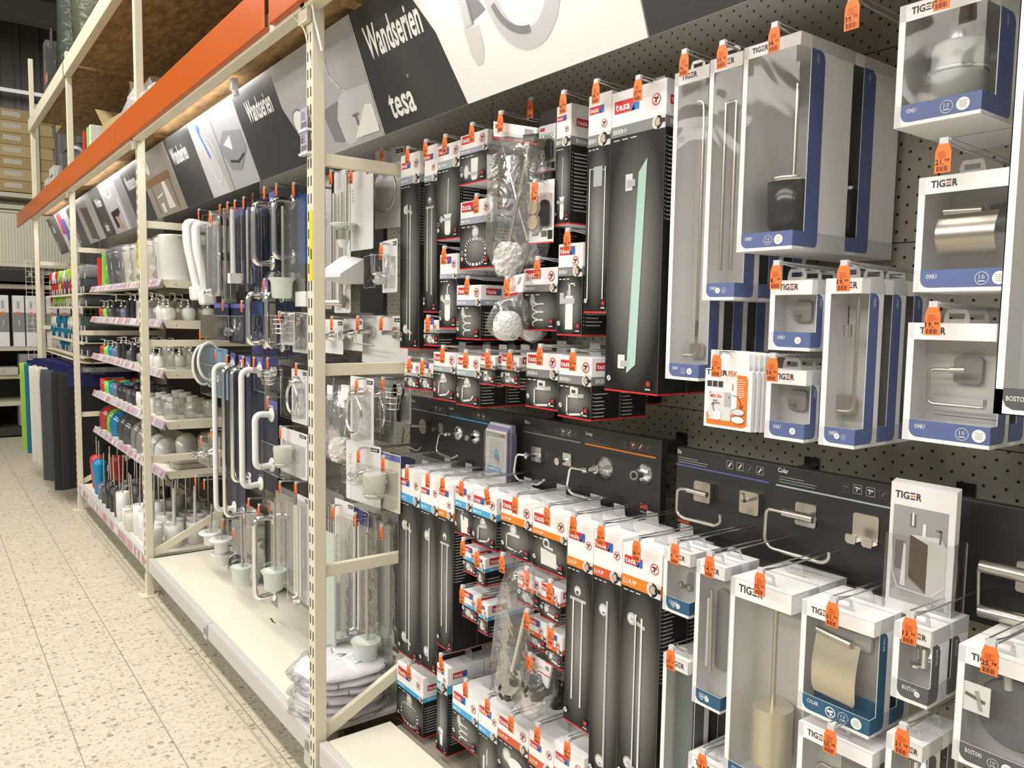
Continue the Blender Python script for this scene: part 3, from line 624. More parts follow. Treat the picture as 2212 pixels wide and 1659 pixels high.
def tesa_box(label, TL, TR, BL, yw, yb, series, akind, D, n=1, X=1.2, group='white and black fitting boxes', tab=True, lidgap=False, icon=True, rim=True, behind=True, rz=0):
    a, c, d = PX(*TL, X), PX(*TR, X), PX(*BL, X)
    yl = (a[1]+d[1])/2; yr = c[1]; zt = (a[2]+c[2])/2; zb = d[2]
    yr, yl = fit_y(yr, yl, zb, zt); W = yl-yr; H = zt-zb
    zw = PX(TL[0], yw, X)[2]-zb; zc = PX(TL[0], yb, X)[2]-zb
    sname, sm = SER[series]
    t = thing('fitting_box', 'white and black box '+label, 'product box', (X, yr, zb), (0, 0, rz), group=group)
    b = MB(); b.box(0, 0, 0, D, W, H, WHITE); ca = b.build('carton', t, .0012)
    b = MB(); f = Fc(b, (0, W, 0), (0, -1, 0), (0, 0, 1), .0004)
    f.rect(0, 0, W, zc, TESABLK, 1, uv=True); f.rect(0, zc, W, zw, sm, 1)
    if rim: f.rect(0, 0, W, .0035, RED, 2)
    k = min(W, .11)
    f.text(sname, .05*W, zc+(zw-zc)*.28, (zw-zc)*.40, PWHITE, 2, w=min(.34*W, k*.36), res=1)
    lw_ = W*.46 if W > .09 else W*.62
    tlogo(f, .06*W, zw+(H-zw)*(.36 if W > .09 else .52), lw_)
    if icon:
        r_ = k*.085
        if W > .085: nodrill(f, W*.83, zw+(H-zw)*.48, r_*1.25)
        else: nodrill(f, W*.72, zw+(H-zw)*.24, r_*1.45)
    # round badge at the right end of the band
    hb = (zw-zc); uu = W-hb*.62; f.rect(uu-hb*.35, zc-hb*.12, W, zw+hb*.12, PLIGHT, 3); f.disc(uu-hb*.35, zc+hb*.5, hb*.62, PLIGHT, 3); f.disc(uu-hb*.25, zc+hb*.5, hb*.42, PGREYD, 4); f.disc(uu-hb*.25, zc+hb*.5, hb*.32, TAN, 5); f.rect(uu, zc+hb*.38, W, zc+hb*.74, BLK, 6)
    for i in range(3): f.rect(.06*W+i*.16*W, zc-.007-.0012, .06*W+i*.16*W+.11*W, zc-.007+.0008, PWHITE, 2)
    art(akind, f, .03*W, .03*zc, .97*W, zc*.94)
    # round marks and small square mark in the lower corners
    q = min(W*.07, .006)
    f.disc(W*.09+q*.2, .022+q, q, PLIGHT, 8); f.stroke([(W*.09-q*.4, .022+q*.4), (W*.09+q*.8, .022+q*1.6)], q*.3, PGREYD, 9)
    if series.startswith('MOON'): f.ring(W*.09+q*.2, .022+q*3.6, q, q*.2, PLIGHT, 8)
    f.rect(W*.80, .014, W*.80+q*2.6, .014+q*2.6, BLK, 8); f.disc(W*.80+q*1.3, .014+q*1.5, q*.8, RED, 9); f.rect(W*.80, .010, W*.80+q*2.4, .0125, PLIGHT, 9)
    b.build('front_print', ca)
    b = MB(); f = Fc(b, (0, 0, 0), (1, 0, 0), (0, 0, 1), .0004)
    f.rect(0, 0, D, zc, DARKM); f.rect(0, zc, D, zw, sm)
    if rim: f.rect(0, 0, D, .0035, RED, 2)
    f.text(sname, .14*D, zc+(zw-zc)*.28, (zw-zc)*.44, PWHITE, 2, w=min(.7*D, .045), res=1); tlogo(f, .14*D, zw+(H-zw)*.32, min(D*.7, .05))
    nl = max(4, int(min(zc*.8, .17)/.0085)); f.lines(.10*D, zc-.012-nl*.0085, .62*D, zc-.012, nl, PGREY, 2, .28, seed=int(TL[0]))
    for i in range(nl): f.disc(.05*D, zc-.012-i*.0085-.006, .0016, PGREY, 2, 6)
    b.build('side_print', ca)
    if tab:
        b = MB(); yc = W/2; tabx = D*.72
        b.mesh([(tabx, yc-.02, H), (tabx, yc+.02, H), (tabx, yc+.02, H+.030), (tabx, yc-.014, H+.030), (tabx+.001, yc-.02, H), (tabx+.001, yc+.02, H), (tabx+.001, yc+.02, H+.030), (tabx+.001, yc-.014, H+.030)],
               [(0, 3, 2, 1), (4, 5, 6, 7), (0, 1, 5, 4), (1, 2, 6, 5), (2, 3, 7, 6), (3, 0, 4, 7)], TABP); b.build('hang_tab', t)
    if behind:
        for i in range(1, n+1):
            if X+D*(i+1) > WX-.01: break
            dup(t, (X+(D+.003)*i, yr, zb), ['second', 'third', 'fourth', 'fifth'][i-1]+' box in line behind the one '+label, group, skip=('front_print',) if False else ())
    return t, yr+W/2, zt
U = [
 # label, TL, TR, BL, y white end, y band end, series, art, depth, n behind, (tag px, price, tilt)
 ('with double rail print, leftmost in upper field', (864, 337), (907, 326), (866, 752), 386, 403, 'MOON', 'double_rail', .10, 2, (882, 318), '56.48', 0),
 ('with slim two-bar print, second in top row', (913, 317), (945, 311), (919, 675), 383, 396, 'MOON', 'two_bars', .08, 3, (921, 303), '58.48', 0),
 ('with brush print and pale band, top row', (945, 316), (994, 303), (940, 521), 352, 369, 'MOON2', 'brush', .11, 2, (963, 292), '33.48', 0),
 ('with frosted tumbler print, left of bagged brush', (996, 292), (1053, 280), (990, 403), 326, 337, 'MOON', 'glass', .11, 2, (1021, 267), '25.48', .05),
 ('with towel ring print in upper field', (996, 438), (1064, 424), (992, 583), 473, 487, 'MOON', 'ring', .11, 2, (1031, 420), '39.48', 0),
 ('turned box with brush print and text side', (1206, 232), (1235, 220), (1195, 488), 300, 318, 'EKKRO', 'brush', .11, 1, (1219, 198), '47.48', 0),
 ('very narrow with two flat towel bars', (1278, 207), (1322, 194), (1256, 676), 294, 318, 'EKKRO', 'flat_bars', .085, 2, (1290, 174), '54.98', 0),
 ('widest, with green glass shelf print', (1322, 196), (1441, 174), (1295, 841), 277, 300, 'EKKRO', 'shelf', .085, 2, (1381, 166), '57.48', 0),
 ('with soap dispenser print and lilac band', (951, 549), (987, 548), (949, 709), 593, 603, 'MOON', 'soap', .10, 2, (961, 533), '26.48', 0),
 ('with spiral print and big side logo', (984, 617), (1039, 615), (979, 732), 648, 660, 'MOON', 'spiral', .12, 1, (1012, 598), '33.48', -.12),
 ('with spiral print and grey band', (1135, 579), (1205, 578), (1127, 713), 616, 631, 'EKKRO', 'spiral', .11, 2, (1163, 556), '33.48', 0),
 ('with square soap dispenser print', (1209, 527), (1260, 524), (1201, 724), 578, 597, 'EKKRO', 'soap_square', .12, 1, (1228, 495), '44.48', 0),
 ('small, round hook print below slim tall box', (918, 692), (948, 690), (914, 746), 711, 718, 'MOON2', 'hook', .075, 3, (926, 682), '17.48', 0),
 ('tiniest, leftmost above the black display', (875, 784), (907, 785), (874, 838), 803, 810, 'MOON2', 'hook', .06, 4, (886, 771), '10.48', 0),
 ('tiny, second from left above the display', (907, 786), (936, 786), (907, 842), 804, 812, 'MOON2', 'hook', .06, 4, (914, 775), '10.48', .0),
 ('with roll holder print beside tiny hook boxes', (940, 760), (984, 764), (931, 860), 789, 801, 'MOON2', 'roll', .085, 3, (958, 747), '21.48', 0),
 ('with roll holder print beside square hook boxes', (989, 768), (1037, 770), (984, 873), 797, 810, 'MOON2', 'roll', .085, 2, (1008, 757), '21.48', 0),
 ('small with square hook, nearer the ring box', (1039, 768), (1070, 771), (1034, 829), 787, 795, 'EKKRO', 'hook_square', .07, 3, (1055, 756), '14.48', .1),
 ('small with square hook, beside 27,48 boxes', (1085, 770), (1122, 772), (1080, 832), 790, 799, 'EKKRO', 'hook_square', .07, 3, (1104, 757), '17.48', -.06),
 ('with square-plate roll holder, behind-left of its twin', (1136, 761), (1207, 766), (1137, 878), 795, 812, 'EKKRO', 'roll_square', .086, 3, (1169, 745), '27.48', -.05),
 ('with square-plate roll holder and open text side', (1209, 770), (1279, 771), (1201, 898), 808, 826, 'EKKRO', 'roll_square', .086, 1, (1240, 755), '27.48', 0),
 # lower field
 ('with double rail print, leftmost below the display', (865, 1013), (907, 1028), (857, 1403), 1062, 1079, 'SMOOZ', 'double_rail', .08, 1, (881, 1006), '31.48', 0),
 ('with single thin rail and sky blue band', (910, 1028), (947, 1038), (905, 1433), 1083, 1099, 'SMOOZ', 'rail', .08, 1, (926, 1018), '27.48', 0),
 ('with two-bar print and long text side', (948, 1038), (980, 1049), (938, 1387), 1098, 1113, 'LUUP', 'two_bars', .085, 1, (958, 1028), '44.48', 0),
 ('with paper-covered roll print and sky band', (982, 1049), (1020, 1060), (984, 1150), 1077, 1091, 'SMOOZ', 'roll_paper', .085, 1, (999, 1034), '31.48', 0),
 ('with bent roll holder and sky band', (1022, 1061), (1073, 1078), (1014, 1169), 1095, 1108, 'SMOOZ', 'roll', .085, 1, (1052, 1051), '29.48', .28),
 ('with open roll holder and orange band', (1088, 1075), (1150, 1100), (1076, 1189), 1108, 1124, 'LUUP', 'open_roll', .085, 1, (1115, 1068), '29.48', 0),
 ('with lidded roll holder and orange band', (1151, 1100), (1226, 1123), (1141, 1218), 1137, 1150, 'LUUP', 'roll_lid', .085, 1, (1184, 1091), '29.48', 0),
 ('with two-bar print beside lidded holder box', (1226, 1123), (1283, 1142), (1217, 1552), 1199, 1218, 'LUUP', 'two_bars', .07, 1, (1241, 1110), '49.98', 0),
 ('very tall with red-orange band and single rail', (1282, 1141), (1345, 1166), (1266, 1672), 1219, 1240, 'LUUP2', 'rail', .08, 1, (1301, 1130), '30.48', 0),
 ('widest tall one with orange band, double rail', (1345, 1168), (1431, 1202), (1328, 1680), 1237, 1262, 'LUUP', 'double_rail', .08, 1, (1378, 1162), '38.98', 0),
 ('small hook print, upper rear with sky band', (1001, 1180), (1030, 1186), (1001, 1233), 1199, 1206, 'SMOOZ', 'hook', .06, 1, (1002, 1163), '18.48', 0),
 ('small hook print, upper front with side logo', (1018, 1192), (1048, 1212), (1016, 1254), 1216, 1224, 'SMOOZ', 'hook', .10, 1, (1031, 1187), '15.48', .18),
 ('small hook print, lower rear with sky band', (999, 1275), (1033, 1286), (999, 1330), 1299, 1305, 'SMOOZ', 'hook', .07, 1, (1000, 1266), '18.48', 0),
 ('small hook print, lower front with side logo', (1024, 1292), (1054, 1312), (1023, 1357), 1318, 1326, 'SMOOZ', 'hook', .10, 1, (1038, 1287), '15.48', 0),
 ('small robe hook print, upper with red-orange band', (1121, 1235), (1168, 1252), (1115, 1296), 1260, 1268, 'LUUP2', 'hook', .06, 1, (1139, 1226), '10.48', 0),
 ('small bar print, upper with red-orange band', (1171, 1260), (1211, 1279), (1162, 1328), 1286, 1295, 'LUUP2', 'bar', .06, 1, (1190, 1254), '17.48', 0),
 ('small robe hook print, lower with red-orange band', (1141, 1332), (1180, 1346), (1140, 1389), 1357, 1366, 'LUUP2', 'hook', .06, 1, (1140, 1317), '18.48', 0),
 ('small bar print, lower with red-orange band', (1176, 1357), (1215, 1378), (1173, 1427), 1386, 1396, 'LUUP2', 'bar', .06, 1, (1192, 1350), '17.48', 0),
 ('with rounded towel ring, lowest row, leftmost', (859, 1427), (914, 1467), (856, 1548), 1468, 1477, 'SMOOZ', 'ring', .11, 1, (884, 1433), '28.48', .22),
 ('with square brush cup print, lowest row', (927, 1420), (967, 1445), (923, 1600), 1455, 1473, 'SMOOZ', 'brush_square', .13, 1, (953, 1413), '32.48', .28),
 ('with spiral print, lowest row', (978, 1483), (1033, 1519), (976, 1591), 1517, 1530, 'SMOOZ', 'spiral', .10, 1, (1007, 1468), '32.48', .05),
 ('with pale grey print, lowest row', (1036, 1512), (1075, 1538), (1030, 1690), 1563, 1578, 'SMOOZ', 'dots', .10, 1, (1055, 1504), '28.48', 0),
 ('with glass soap dish print, lowest row', (1077, 1538), (1142, 1580), (1061, 1650), 1573, 1590, 'LUUP2', 'dish', .10, 1, (1107, 1542), '25.48', -.08),
 ('second last of the lowest row, cut off', (1145, 1579), (1196, 1608), (1138, 1740), 1628, 1648, 'LUUP2', 'soap', .10, 1, (1163, 1564), '38.48', 0),
 ('last of the lowest row, cut off', (1199, 1603), (1262, 1635), (1192, 1760), 1656, 1675, 'LUUP', 'glass', .10, 1, (1228, 1596), '38.48', 0),
]
for (lab, TL, TR, BL, yw, yb, se, ak, D, n, tp, pr, ti) in U:
    rows = 'upper' if TL[1] < 900 else 'lower'
    t, yc, zt = tesa_box(lab, TL, TR, BL, yw, yb, se, ak, D, n, group='white and black fitting boxes, %s field' % rows, tab=(TL[1] > 740 or TL[0] > 1300))
    pt = PX(tp[0], tp[1], 1.165)
    hook(1.165, pt[1], pt[2], pr, 'hook tagged %s for the box %s' % (pr.replace('.', ','), lab), tilt=ti)
# ------------------------------------------------------------ window boxes with TIGER lettering
TORG = pm('logo_orange', (.75, .20, .05), .5); TINK = pm('logo_ink', (.035, .035, .04), .5); TINKL = pm('logo_grey', (.22, .22, .24), .5)
def tiger_logo(f, u, v, h, l=2, ink=TINK):
    w1 = h*2.0; f.text('TIG', u, v, h, ink, l, w=w1); x = u+w1+h*.14; e = h*.72; th = h*.19
    for k, mt in ((0, ink), (1, TORG), (2, ink)): f.rect(x, v+k*(h-th)/2, x+e, v+k*(h-th)/2+th, mt, l)
    f.text('R', x+e+h*.16, v, h, ink, l, w=h*.72); return x+e+h*.9-u
def icons(f, u, v, r, order, l=3):
    for o in order:
        if o == 'y': f.ring(u, v, r, r*.09, PLIGHT, l); f.text('10', u, v-r*.18, r*.75, PLIGHT, l, align='c', bold=False, res=1); f.rect(u-r*.5, v-r*.52, u+r*.5, v-r*.36, PLIGHT, l)
        elif o == 's':
            f.disc(u, v, r, PWHITE, l, 20)
            for k in range(4): f.rect(u-r*(.6-.12*(k % 2)), v+r*(.42-.3*k), u+r*(.6-.12*(k % 2)), v+r*(.54-.3*k), PGREY, l+1)
        else: f.disc(u, v, r, PWHITE, l, 20); f.disc(u, v, r*.82, f_band[0], l+1, 20); f.stroke([(u-r*.5, v+r*.1), (u+r*.45, v+r*.3)], r*.34, PWHITE, l+2); f.stroke([(u+r*.05, v+r*.1), (u+r*.1, v-r*.55)], r*.25, PWHITE, l+2); f.stroke([(u-r*.55, v+r*.62), (u+r*.6, v-r*.55)], r*.14, PWHITE, l+3)
        u += r*2.45
f_band = [TBLUE]
def plate(mb, x, y, z, s, mt=STEEL, t=.008, r=.006):
    fr = Fc(mb, (x, y, z), (0, -1, 0), (0, 0, 1)); prism(mb, rrect(s, s, r), fr, t, mt)
def content(kind, t, W, H, D, hd=.025, bd=.030):
    b = MB(); z0 = bd+.004; z1 = H-hd; xm = D*.55; yc = W/2; xb = D-.004
    nm = {'brush': 'toilet_brush', 'soap': 'soap_dispenser', 'roll': 'roll_holder', 'rolllid': 'roll_holder', 'hook': 'robe_hook', 'hook2': 'double_hook', 'rail': 'towel_rail', 'rails': 'towel_rail', 'bentrail': 'towel_rail', 'mirror': 'glass_shelf', 'lid': 'roll_holder', 'duo': 'fitting', 'knob': 'robe_hook', 'disc': 'toilet_brush', 'cyl': 'toilet_brush'}.get(kind, 'fitting')
    if kind == 'rail':
        plate(b, xb-.004, yc+W*.10, z1-.055, .036); b.tube(bend([(xb-.015, yc+W*.08, z1-.035), (xm*.4, yc+W*.05, z1-.035), (xm*.4, yc-W*.22, z1-.035), (xm*.4, yc-W*.25, z1-.06), (xm*.4, yc-W*.25, z0+.05)], .012), .0035, STEEL)
        b.tube(bend([(xm*.4, yc-W*.25, z0+.08), (xm*.4, yc-W*.25, z0+.012), (xm*.4, yc+W*.15, z0+.012)], .014), .0035, STEEL); plate(b, xb-.004, yc+W*.15, z0+.02, .03)
        f = Fc(b, (xb-.003, W, 0), (0, -1, 0), (0, 0, 1)); f.rect(W*.40, H*.68, W*.72, H*.725, VIOLET)
    elif kind == 'rails':
        for k in (-.16, .16): b.tube([(xm*.5, yc+W*k, z0+.02), (xm*.5, yc+W*k, z1-.055)], .0038, STEEL)
        b.tube([(xm*.5, yc+W*.2, z1-.055), (xm*.5, yc-W*.2, z1-.055)], .003, STEEL); plate(b, xb-.004, yc, z1-.035, .034)
        f = Fc(b, (xb-.003, W, 0), (0, -1, 0), (0, 0, 1)); f.rect(W*.38, H*.66, W*.75, H*.74, VIOLET)
    elif kind == 'bentrail':
        b.tube(bend([(xm*.5, yc+W*.18, z0+.022), (xm*.5, yc-W*.26, z0+.022), (xm*.5, yc-W*.26, z1-.004)], .018), .0032, STEEL); plate(b, xb-.01, yc+W*.24, z0+.03, .032); b.cyl((xm*.5, yc-.0, z1-.07), .007, .02, STEEL); b.tube([(xm*.5, yc, z1-.05), (xm*.5, yc, z1-.02)], .001, TINK, 5)
    elif kind == 'brush':
        q = (xm*.8, yc-W*.06); plate(b, xb-.05, yc+W*.2, z0+.085, .048, pm('steel_shade', .3), .012); b.lathe([(.046, 0), (.050, .006), (.046, .008)], (*q, z0+.088), CHROME, 28, caps=False)
        b.lathe([(.034, 0), (.042, .01), (.045, .088), (.041, .092)], (*q, z0), pm('smoke_glass', (.07, .07, .075), .15), 28); b.tube([(*q, z0+.07), (*q, z1-.04)], .004, STEEL)
        b.obox((xm*.8, yc+W*.2, z0+.088), (xm*.8, yc-.0, z0+.091), .006, .005, STEEL)
    elif kind == 'soap':
        SG = pm('satin_glass', (.42, .43, .42), .3); q = (xm*.8, yc-W*.04, z0-.012)
        b.lathe([(.033, 0), (.038, .005), (.038, .088), (.034, .096), (.014, .098)], q, SG, 32); b.lathe([(.040, 0), (.044, .0025), (.040, .005)], (q[0], q[1], q[2]+.052), CHROME, 32, caps=False)
        b.lathe([(.021, .096), (.021, .122), (.015, .126), (.013, .127), (.013, .150), (.006, .153)], q, STEEL, 22); plate(b, xb-.02, yc+W*.34, z0+.03, .044, STEEL, .012); b.obox((q[0], yc+W*.32, z0+.036), (q[0], q[1]+.03, z0+.040), .006, .006, STEEL)
    elif kind == 'roll':
        plate(b, xb-.003, yc-W*.06, z0+(z1-z0)*.62, .040, pm('steel_shade', (.30, .285, .26), .35, 1)); zz = z0+(z1-z0)*.62
        b.tube([(xm*.6, yc+W*.05, zz), (xm*.6, yc-W*.12, zz+.001)], .0046, STEEL, 12)
        b.tube(bend([(xm*.6, yc+W*.05, zz), (xm*.6, yc+W*.30, zz), (xm*.6, yc+W*.29, zz-.052), (xm*.6, yc-W*.36, zz-.052), (xm*.6, yc-W*.36, zz-.04)], .010), .0026, STEEL)
        f = Fc(b, (xb-.002, W, 0), (0, -1, 0), (0, 0, 1)); f.rect(W*.16, z0+.002, W*.9, z0+.030, PLIGHT)
    elif kind == 'rolllid':
        b.tube([(xm*.5, yc+W*.30, z1-.024), (xm*.5, yc-W*.1, z1-.026)], .0055, STEEL, 12)
        vs = []; n = 8
        for k in range(n+1):
            a = k/n; x = xm*.5-.004-.014*math.sin(a*PI); z = z1-.028-(z1-z0-.045)*a; vs += [(x, yc+W*.33, z), (x, yc-W*.28, z)]
        b.mesh(vs, [(2*i, 2*i+1, 2*i+3, 2*i+2) for i in range(n)], STEEL, True); plate(b, xb-.003, yc-W*.12, z1-.03, .036, pm('steel_shade', .3))
    elif kind in ('hook', 'knob'):
        pl = pm('steel_shade', .3) if kind == 'hook' else CHROME
        plate(b, xb-.002, yc-W*.05, z0+(z1-z0)*.52, min(.034, W*.46), pl, .006); zz = z0+(z1-z0)*.5
        b.tube(bend([(xb-.008, yc-W*.02, zz-.006), (xb-.024, yc+W*.05, zz-.010), (xb-.026, yc+W*.07, zz+.012)], .006), .0022, STEEL)
        if kind == 'knob': b.cyl((xb-.03, yc+.004, zz-.016), .009, .004, CHROME); b.cyl((xb-.03, yc-.008, zz-.014), .005, .03, CHROME)
    elif kind == 'hook2':
        plate(b, xb-.002, yc-W*.14, z0+(z1-z0)*.42, .026, pm('steel_shade', .3), .003)
        for k in (.08, -.22):
            b.tube(bend([(xb-.004, yc+W*k, z0+.014), (xb-.018, yc+W*k, z0+.012), (xb-.020, yc+W*k, z0+.024)], .004), .0042, STEEL)
    elif kind == 'duo':
        fr = Fc(b, (xb-.004, yc-.004, (z0+z1)/2), (0, -1, 0), (0, 0, 1)); prism(b, rrect(W*.42, (z1-z0)*.72, .01), fr, .006, pm('steel_shade', .3)); b.tube([(xm*.6, yc+.006, z0+.03), (xm*.6, yc+.008, z1-.03)], .004, STEEL); b.tube([(xm*.6, yc+.014, z0+.04), (xm*.6, yc+.014, z1-.05)], .0035, GREY_IN)
    elif kind == 'cyl':
        b.lathe([(.037, 0), (.037, .105)], (xm*.9, yc-W*.06, z0+.012), pm('cream_steel', (.74, .68, .54), .3, .7), 28); b.lathe([(.0365, .102), (.008, .103)], (xm*.9, yc-W*.06, z0+.012), TINKL, 28, caps=False); b.tube([(xm*.9, yc-W*.06, z0+.11), (xm*.9, yc-W*.05, z1-.01)], .0048, STEEL, 10)
    elif kind == 'mirror':
        fr = Fc(b, (xm, yc, (z0+z1)/2), (0, -1, 0), (0, 0, 1)); prism(b, rrect(W*.66, (z1-z0)*.92, .008), fr, .006, pm('grey_glass', (.20, .23, .24), .15))
    elif kind == 'lid':
        b.tube([(xm*.35, yc+W*.32, z1-.022), (xm*.35, yc+W*.14, z1-.026)], .006, STEEL, 12); b.tube([(xm*.35, yc+W*.135, z1-.026), (xm*.35, yc-W*.16, z1-.030)], .0062, STEEL, 12)
        vs = []; n = 10; cs = pm('cream_steel', .7)
        for k in range(n+1):
            a = k/n; x = xm*.35+.004-.012*math.sin(a*PI*.8); z = z1-.026-(z1-z0-.03)*a; q = (.03 if k == n else 0)*W; vs += [(x, yc+W*.34-q, z), (x, yc-W*.27+q, z-.004)]
        b.mesh(vs, [(2*i, 2*i+1, 2*i+3, 2*i+2) for i in range(n)], cs, True); plate(b, xb-.003, yc-W*.16, z1-.034, .03, GREY_IN)
        f = Fc(b, (xm*.9, W, 0), (0, -1, 0), (0, 0, 1)); f.rect(.012, z0-.02, W-.004, z0+.014, f_band[0])
    elif kind == 'disc':
        b.lathe([(.050, 0), (.053, .004), (.050, .012)], (xm, yc-W*.14, z0+.045), TINKL, 28, 'x'); b.tube([(xm, yc-W*.05, z0+.08), (xm, yc, z1)], .006, GREY_IN)
        f = Fc(b, (.002, W, 0), (0, -1, 0), (0, 0, 1)); f.rect(.006, z0+.045, .046, z0+.088, PWHITE, 1); f.stroke([(.014, z0+.07), (.038, z0+.064)], .005, PGREYD, 2); f.stroke([(.028, z0+.076), (.034, z0+.052)], .006, PGREY, 2)
    b.build(nm, t)
def tiger_box(label, TL, TR, BL, D, n=1, X=1.2, col=TBLUE, series='ONU', kind='hook', order='ys', sw=.36, sb=.42, hd=.025, bd=.026, low=False, sidetext=True, tabk=True, wx=0, solid=False, boxn='fittings_box', ic=.62):
    a, c, d = PX(*TL, X), PX(*TR, X), PX(*BL, X)
    yl = (a[1]+d[1])/2 if not low else a[1]; yr = c[1]; zt = (a[2]+c[2])/2; zb = d[2]; yr, yl = fit_y(yr, yl, zb, zt); W = yl-yr; H = zt-zb
    f_band[0] = col
    t = thing('window_box', 'white '+label, 'product box', (X, yr, zb), group='white window boxes')
    b = MB(); th = .0012; SW = D*sw; SB = D*sb; lm = .010; bt = bd+.006
    b.box(D-th, 0, 0, D, W, H, WHITE); b.box(0, 0, 0, D, W, th, WHITE); b.box(0, 0, H-th, D, W, H, WHITE); b.box(0, W-th, 0, D, W, H, WHITE)
    b.box(0, 0, H-hd, th, W, H, WHITE); b.box(0, W-lm, 0, th, W, H, WHITE); b.box(0, 0, 0, th, W, bt, WHITE)
    b.box(0, 0, H-hd, D, th, H, WHITE); b.box(0, 0, 0, D, th, bt, WHITE); b.box(SW, 0, 0, D, th, H, WHITE)
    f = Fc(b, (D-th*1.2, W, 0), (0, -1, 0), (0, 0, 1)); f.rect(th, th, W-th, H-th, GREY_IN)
    ca = b.build('carton', t)
    b = MB(); f = Fc(b, (0, W, 0), (0, -1, 0), (0, 0, 1), .0003)
    c0 = .012; pts = [(lm, bt), (lm, .006+c0)]+[(lm+c0-c0*math.cos(a_), .006+c0-c0*math.sin(a_)) for a_ in (.3, .7, 1.1, 1.57)]+[(W, .006), (W, bt)]
    f.poly(pts, col); f.text(series, lm+.008, .006+(bt-.006)*.50, (bt-.006)*.26, PLIGHT, 2, w=.0155 if len(series) < 4 else .022, res=1)
    r = min((bt-.006)*.36, W*.075); icons(f, W*ic if len(order) < 3 else W*.48, .006+(bt-.006)*.46, r, order)
    b.build('foot_band', ca)
    b = MB(); f = Fc(b, (0, W, 0), (0, -1, 0), (0, 0, 1), .0003); tiger_logo(f, lm+.008 if W > .05 else lm*.6, H-hd+hd*.34, hd*.40 if W > .06 else hd*.34); b.build('logo', ca)
    b = MB(); f = Fc(b, (0, 0, 0), (1, 0, 0), (0, 0, 1), .0003)
    f.poly([(0, .006), (SW+SB-c0*.6, .006), (SW+SB-c0*.15, .006+c0*.3), (SW+SB, .006+c0), (SW+SB, H-hd-c0), (SW+SB-c0*.3, H-hd-c0*.2), (SW+SB-c0, H-hd), (SW, H-hd), (SW, bt), (0, bt)][:4]+[(SW+SB, bt), (0, bt)], col)
    f.poly([(SW, bt), (SW+SB, bt), (SW+SB, H-hd-c0), (SW+SB-c0*.3, H-hd-c0*.3), (SW+SB-min(c0, SB*.8), H-hd+.001), (SW, H-hd+.001)], col)
    if sidetext:
        g = Fc(b, (0, 0, 0), (0, 0, -1), (1, 0, 0), .0006); g.text(series, -(H-hd-.006), SW+SB*.35, min(.007, SB*.45), PLIGHT, 2, w=.0155 if len(series) < 4 else .024, res=1)
    b.build('side_band', ca)
    b = MB(); b.face([(.0006, 0.0006, bt), (.0006, W-lm, bt), (.0006, W-lm, H-hd), (.0006, .0006, H-hd)][::-1], WINDOW); b.face([(.0006, .0006, bt), (SW, .0006, bt), (SW, .0006, H-hd), (.0006, .0006, H-hd)], WINDOW); b.build('window_film', t)
    content(kind, t, W, H, D, hd, bt)
    if tabk:
        b = MB(); yc = W/2; fr = Fc(b, (min(.018, D*.4), yc, H), (0, -1, 0), (0, 0, 1)); pts = [(-.018, 0), (.018, 0), (.018, .012), (.013, .019), (-.013, .019), (-.018, .012)]
        prism(b, pts[:2]+[(.018, .006), (-.018, .006)], fr, .0012, TABP); prism(b, [(-.018, .006), (-.011, .006), (-.011, .014), (-.016, .016)], fr, .0012, TABP); prism(b, [(.011, .006), (.018, .006), (.016, .016), (.011, .014)], fr, .0012, TABP)
        prism(b, [(-.016, .014), (.016, .014), (.013, .020), (-.013, .020)], fr, .0012, TABP); b.build('hang_tab', t)
    for i in range(1, n+1):
        if X+D*(i+1) > WX-.005: break
        dup(t, (X+(D+.004)*i, yr, zb), ['second', 'third', 'fourth', 'fifth'][i-1]+' in line behind the '+label, 'white window boxes')
    return t
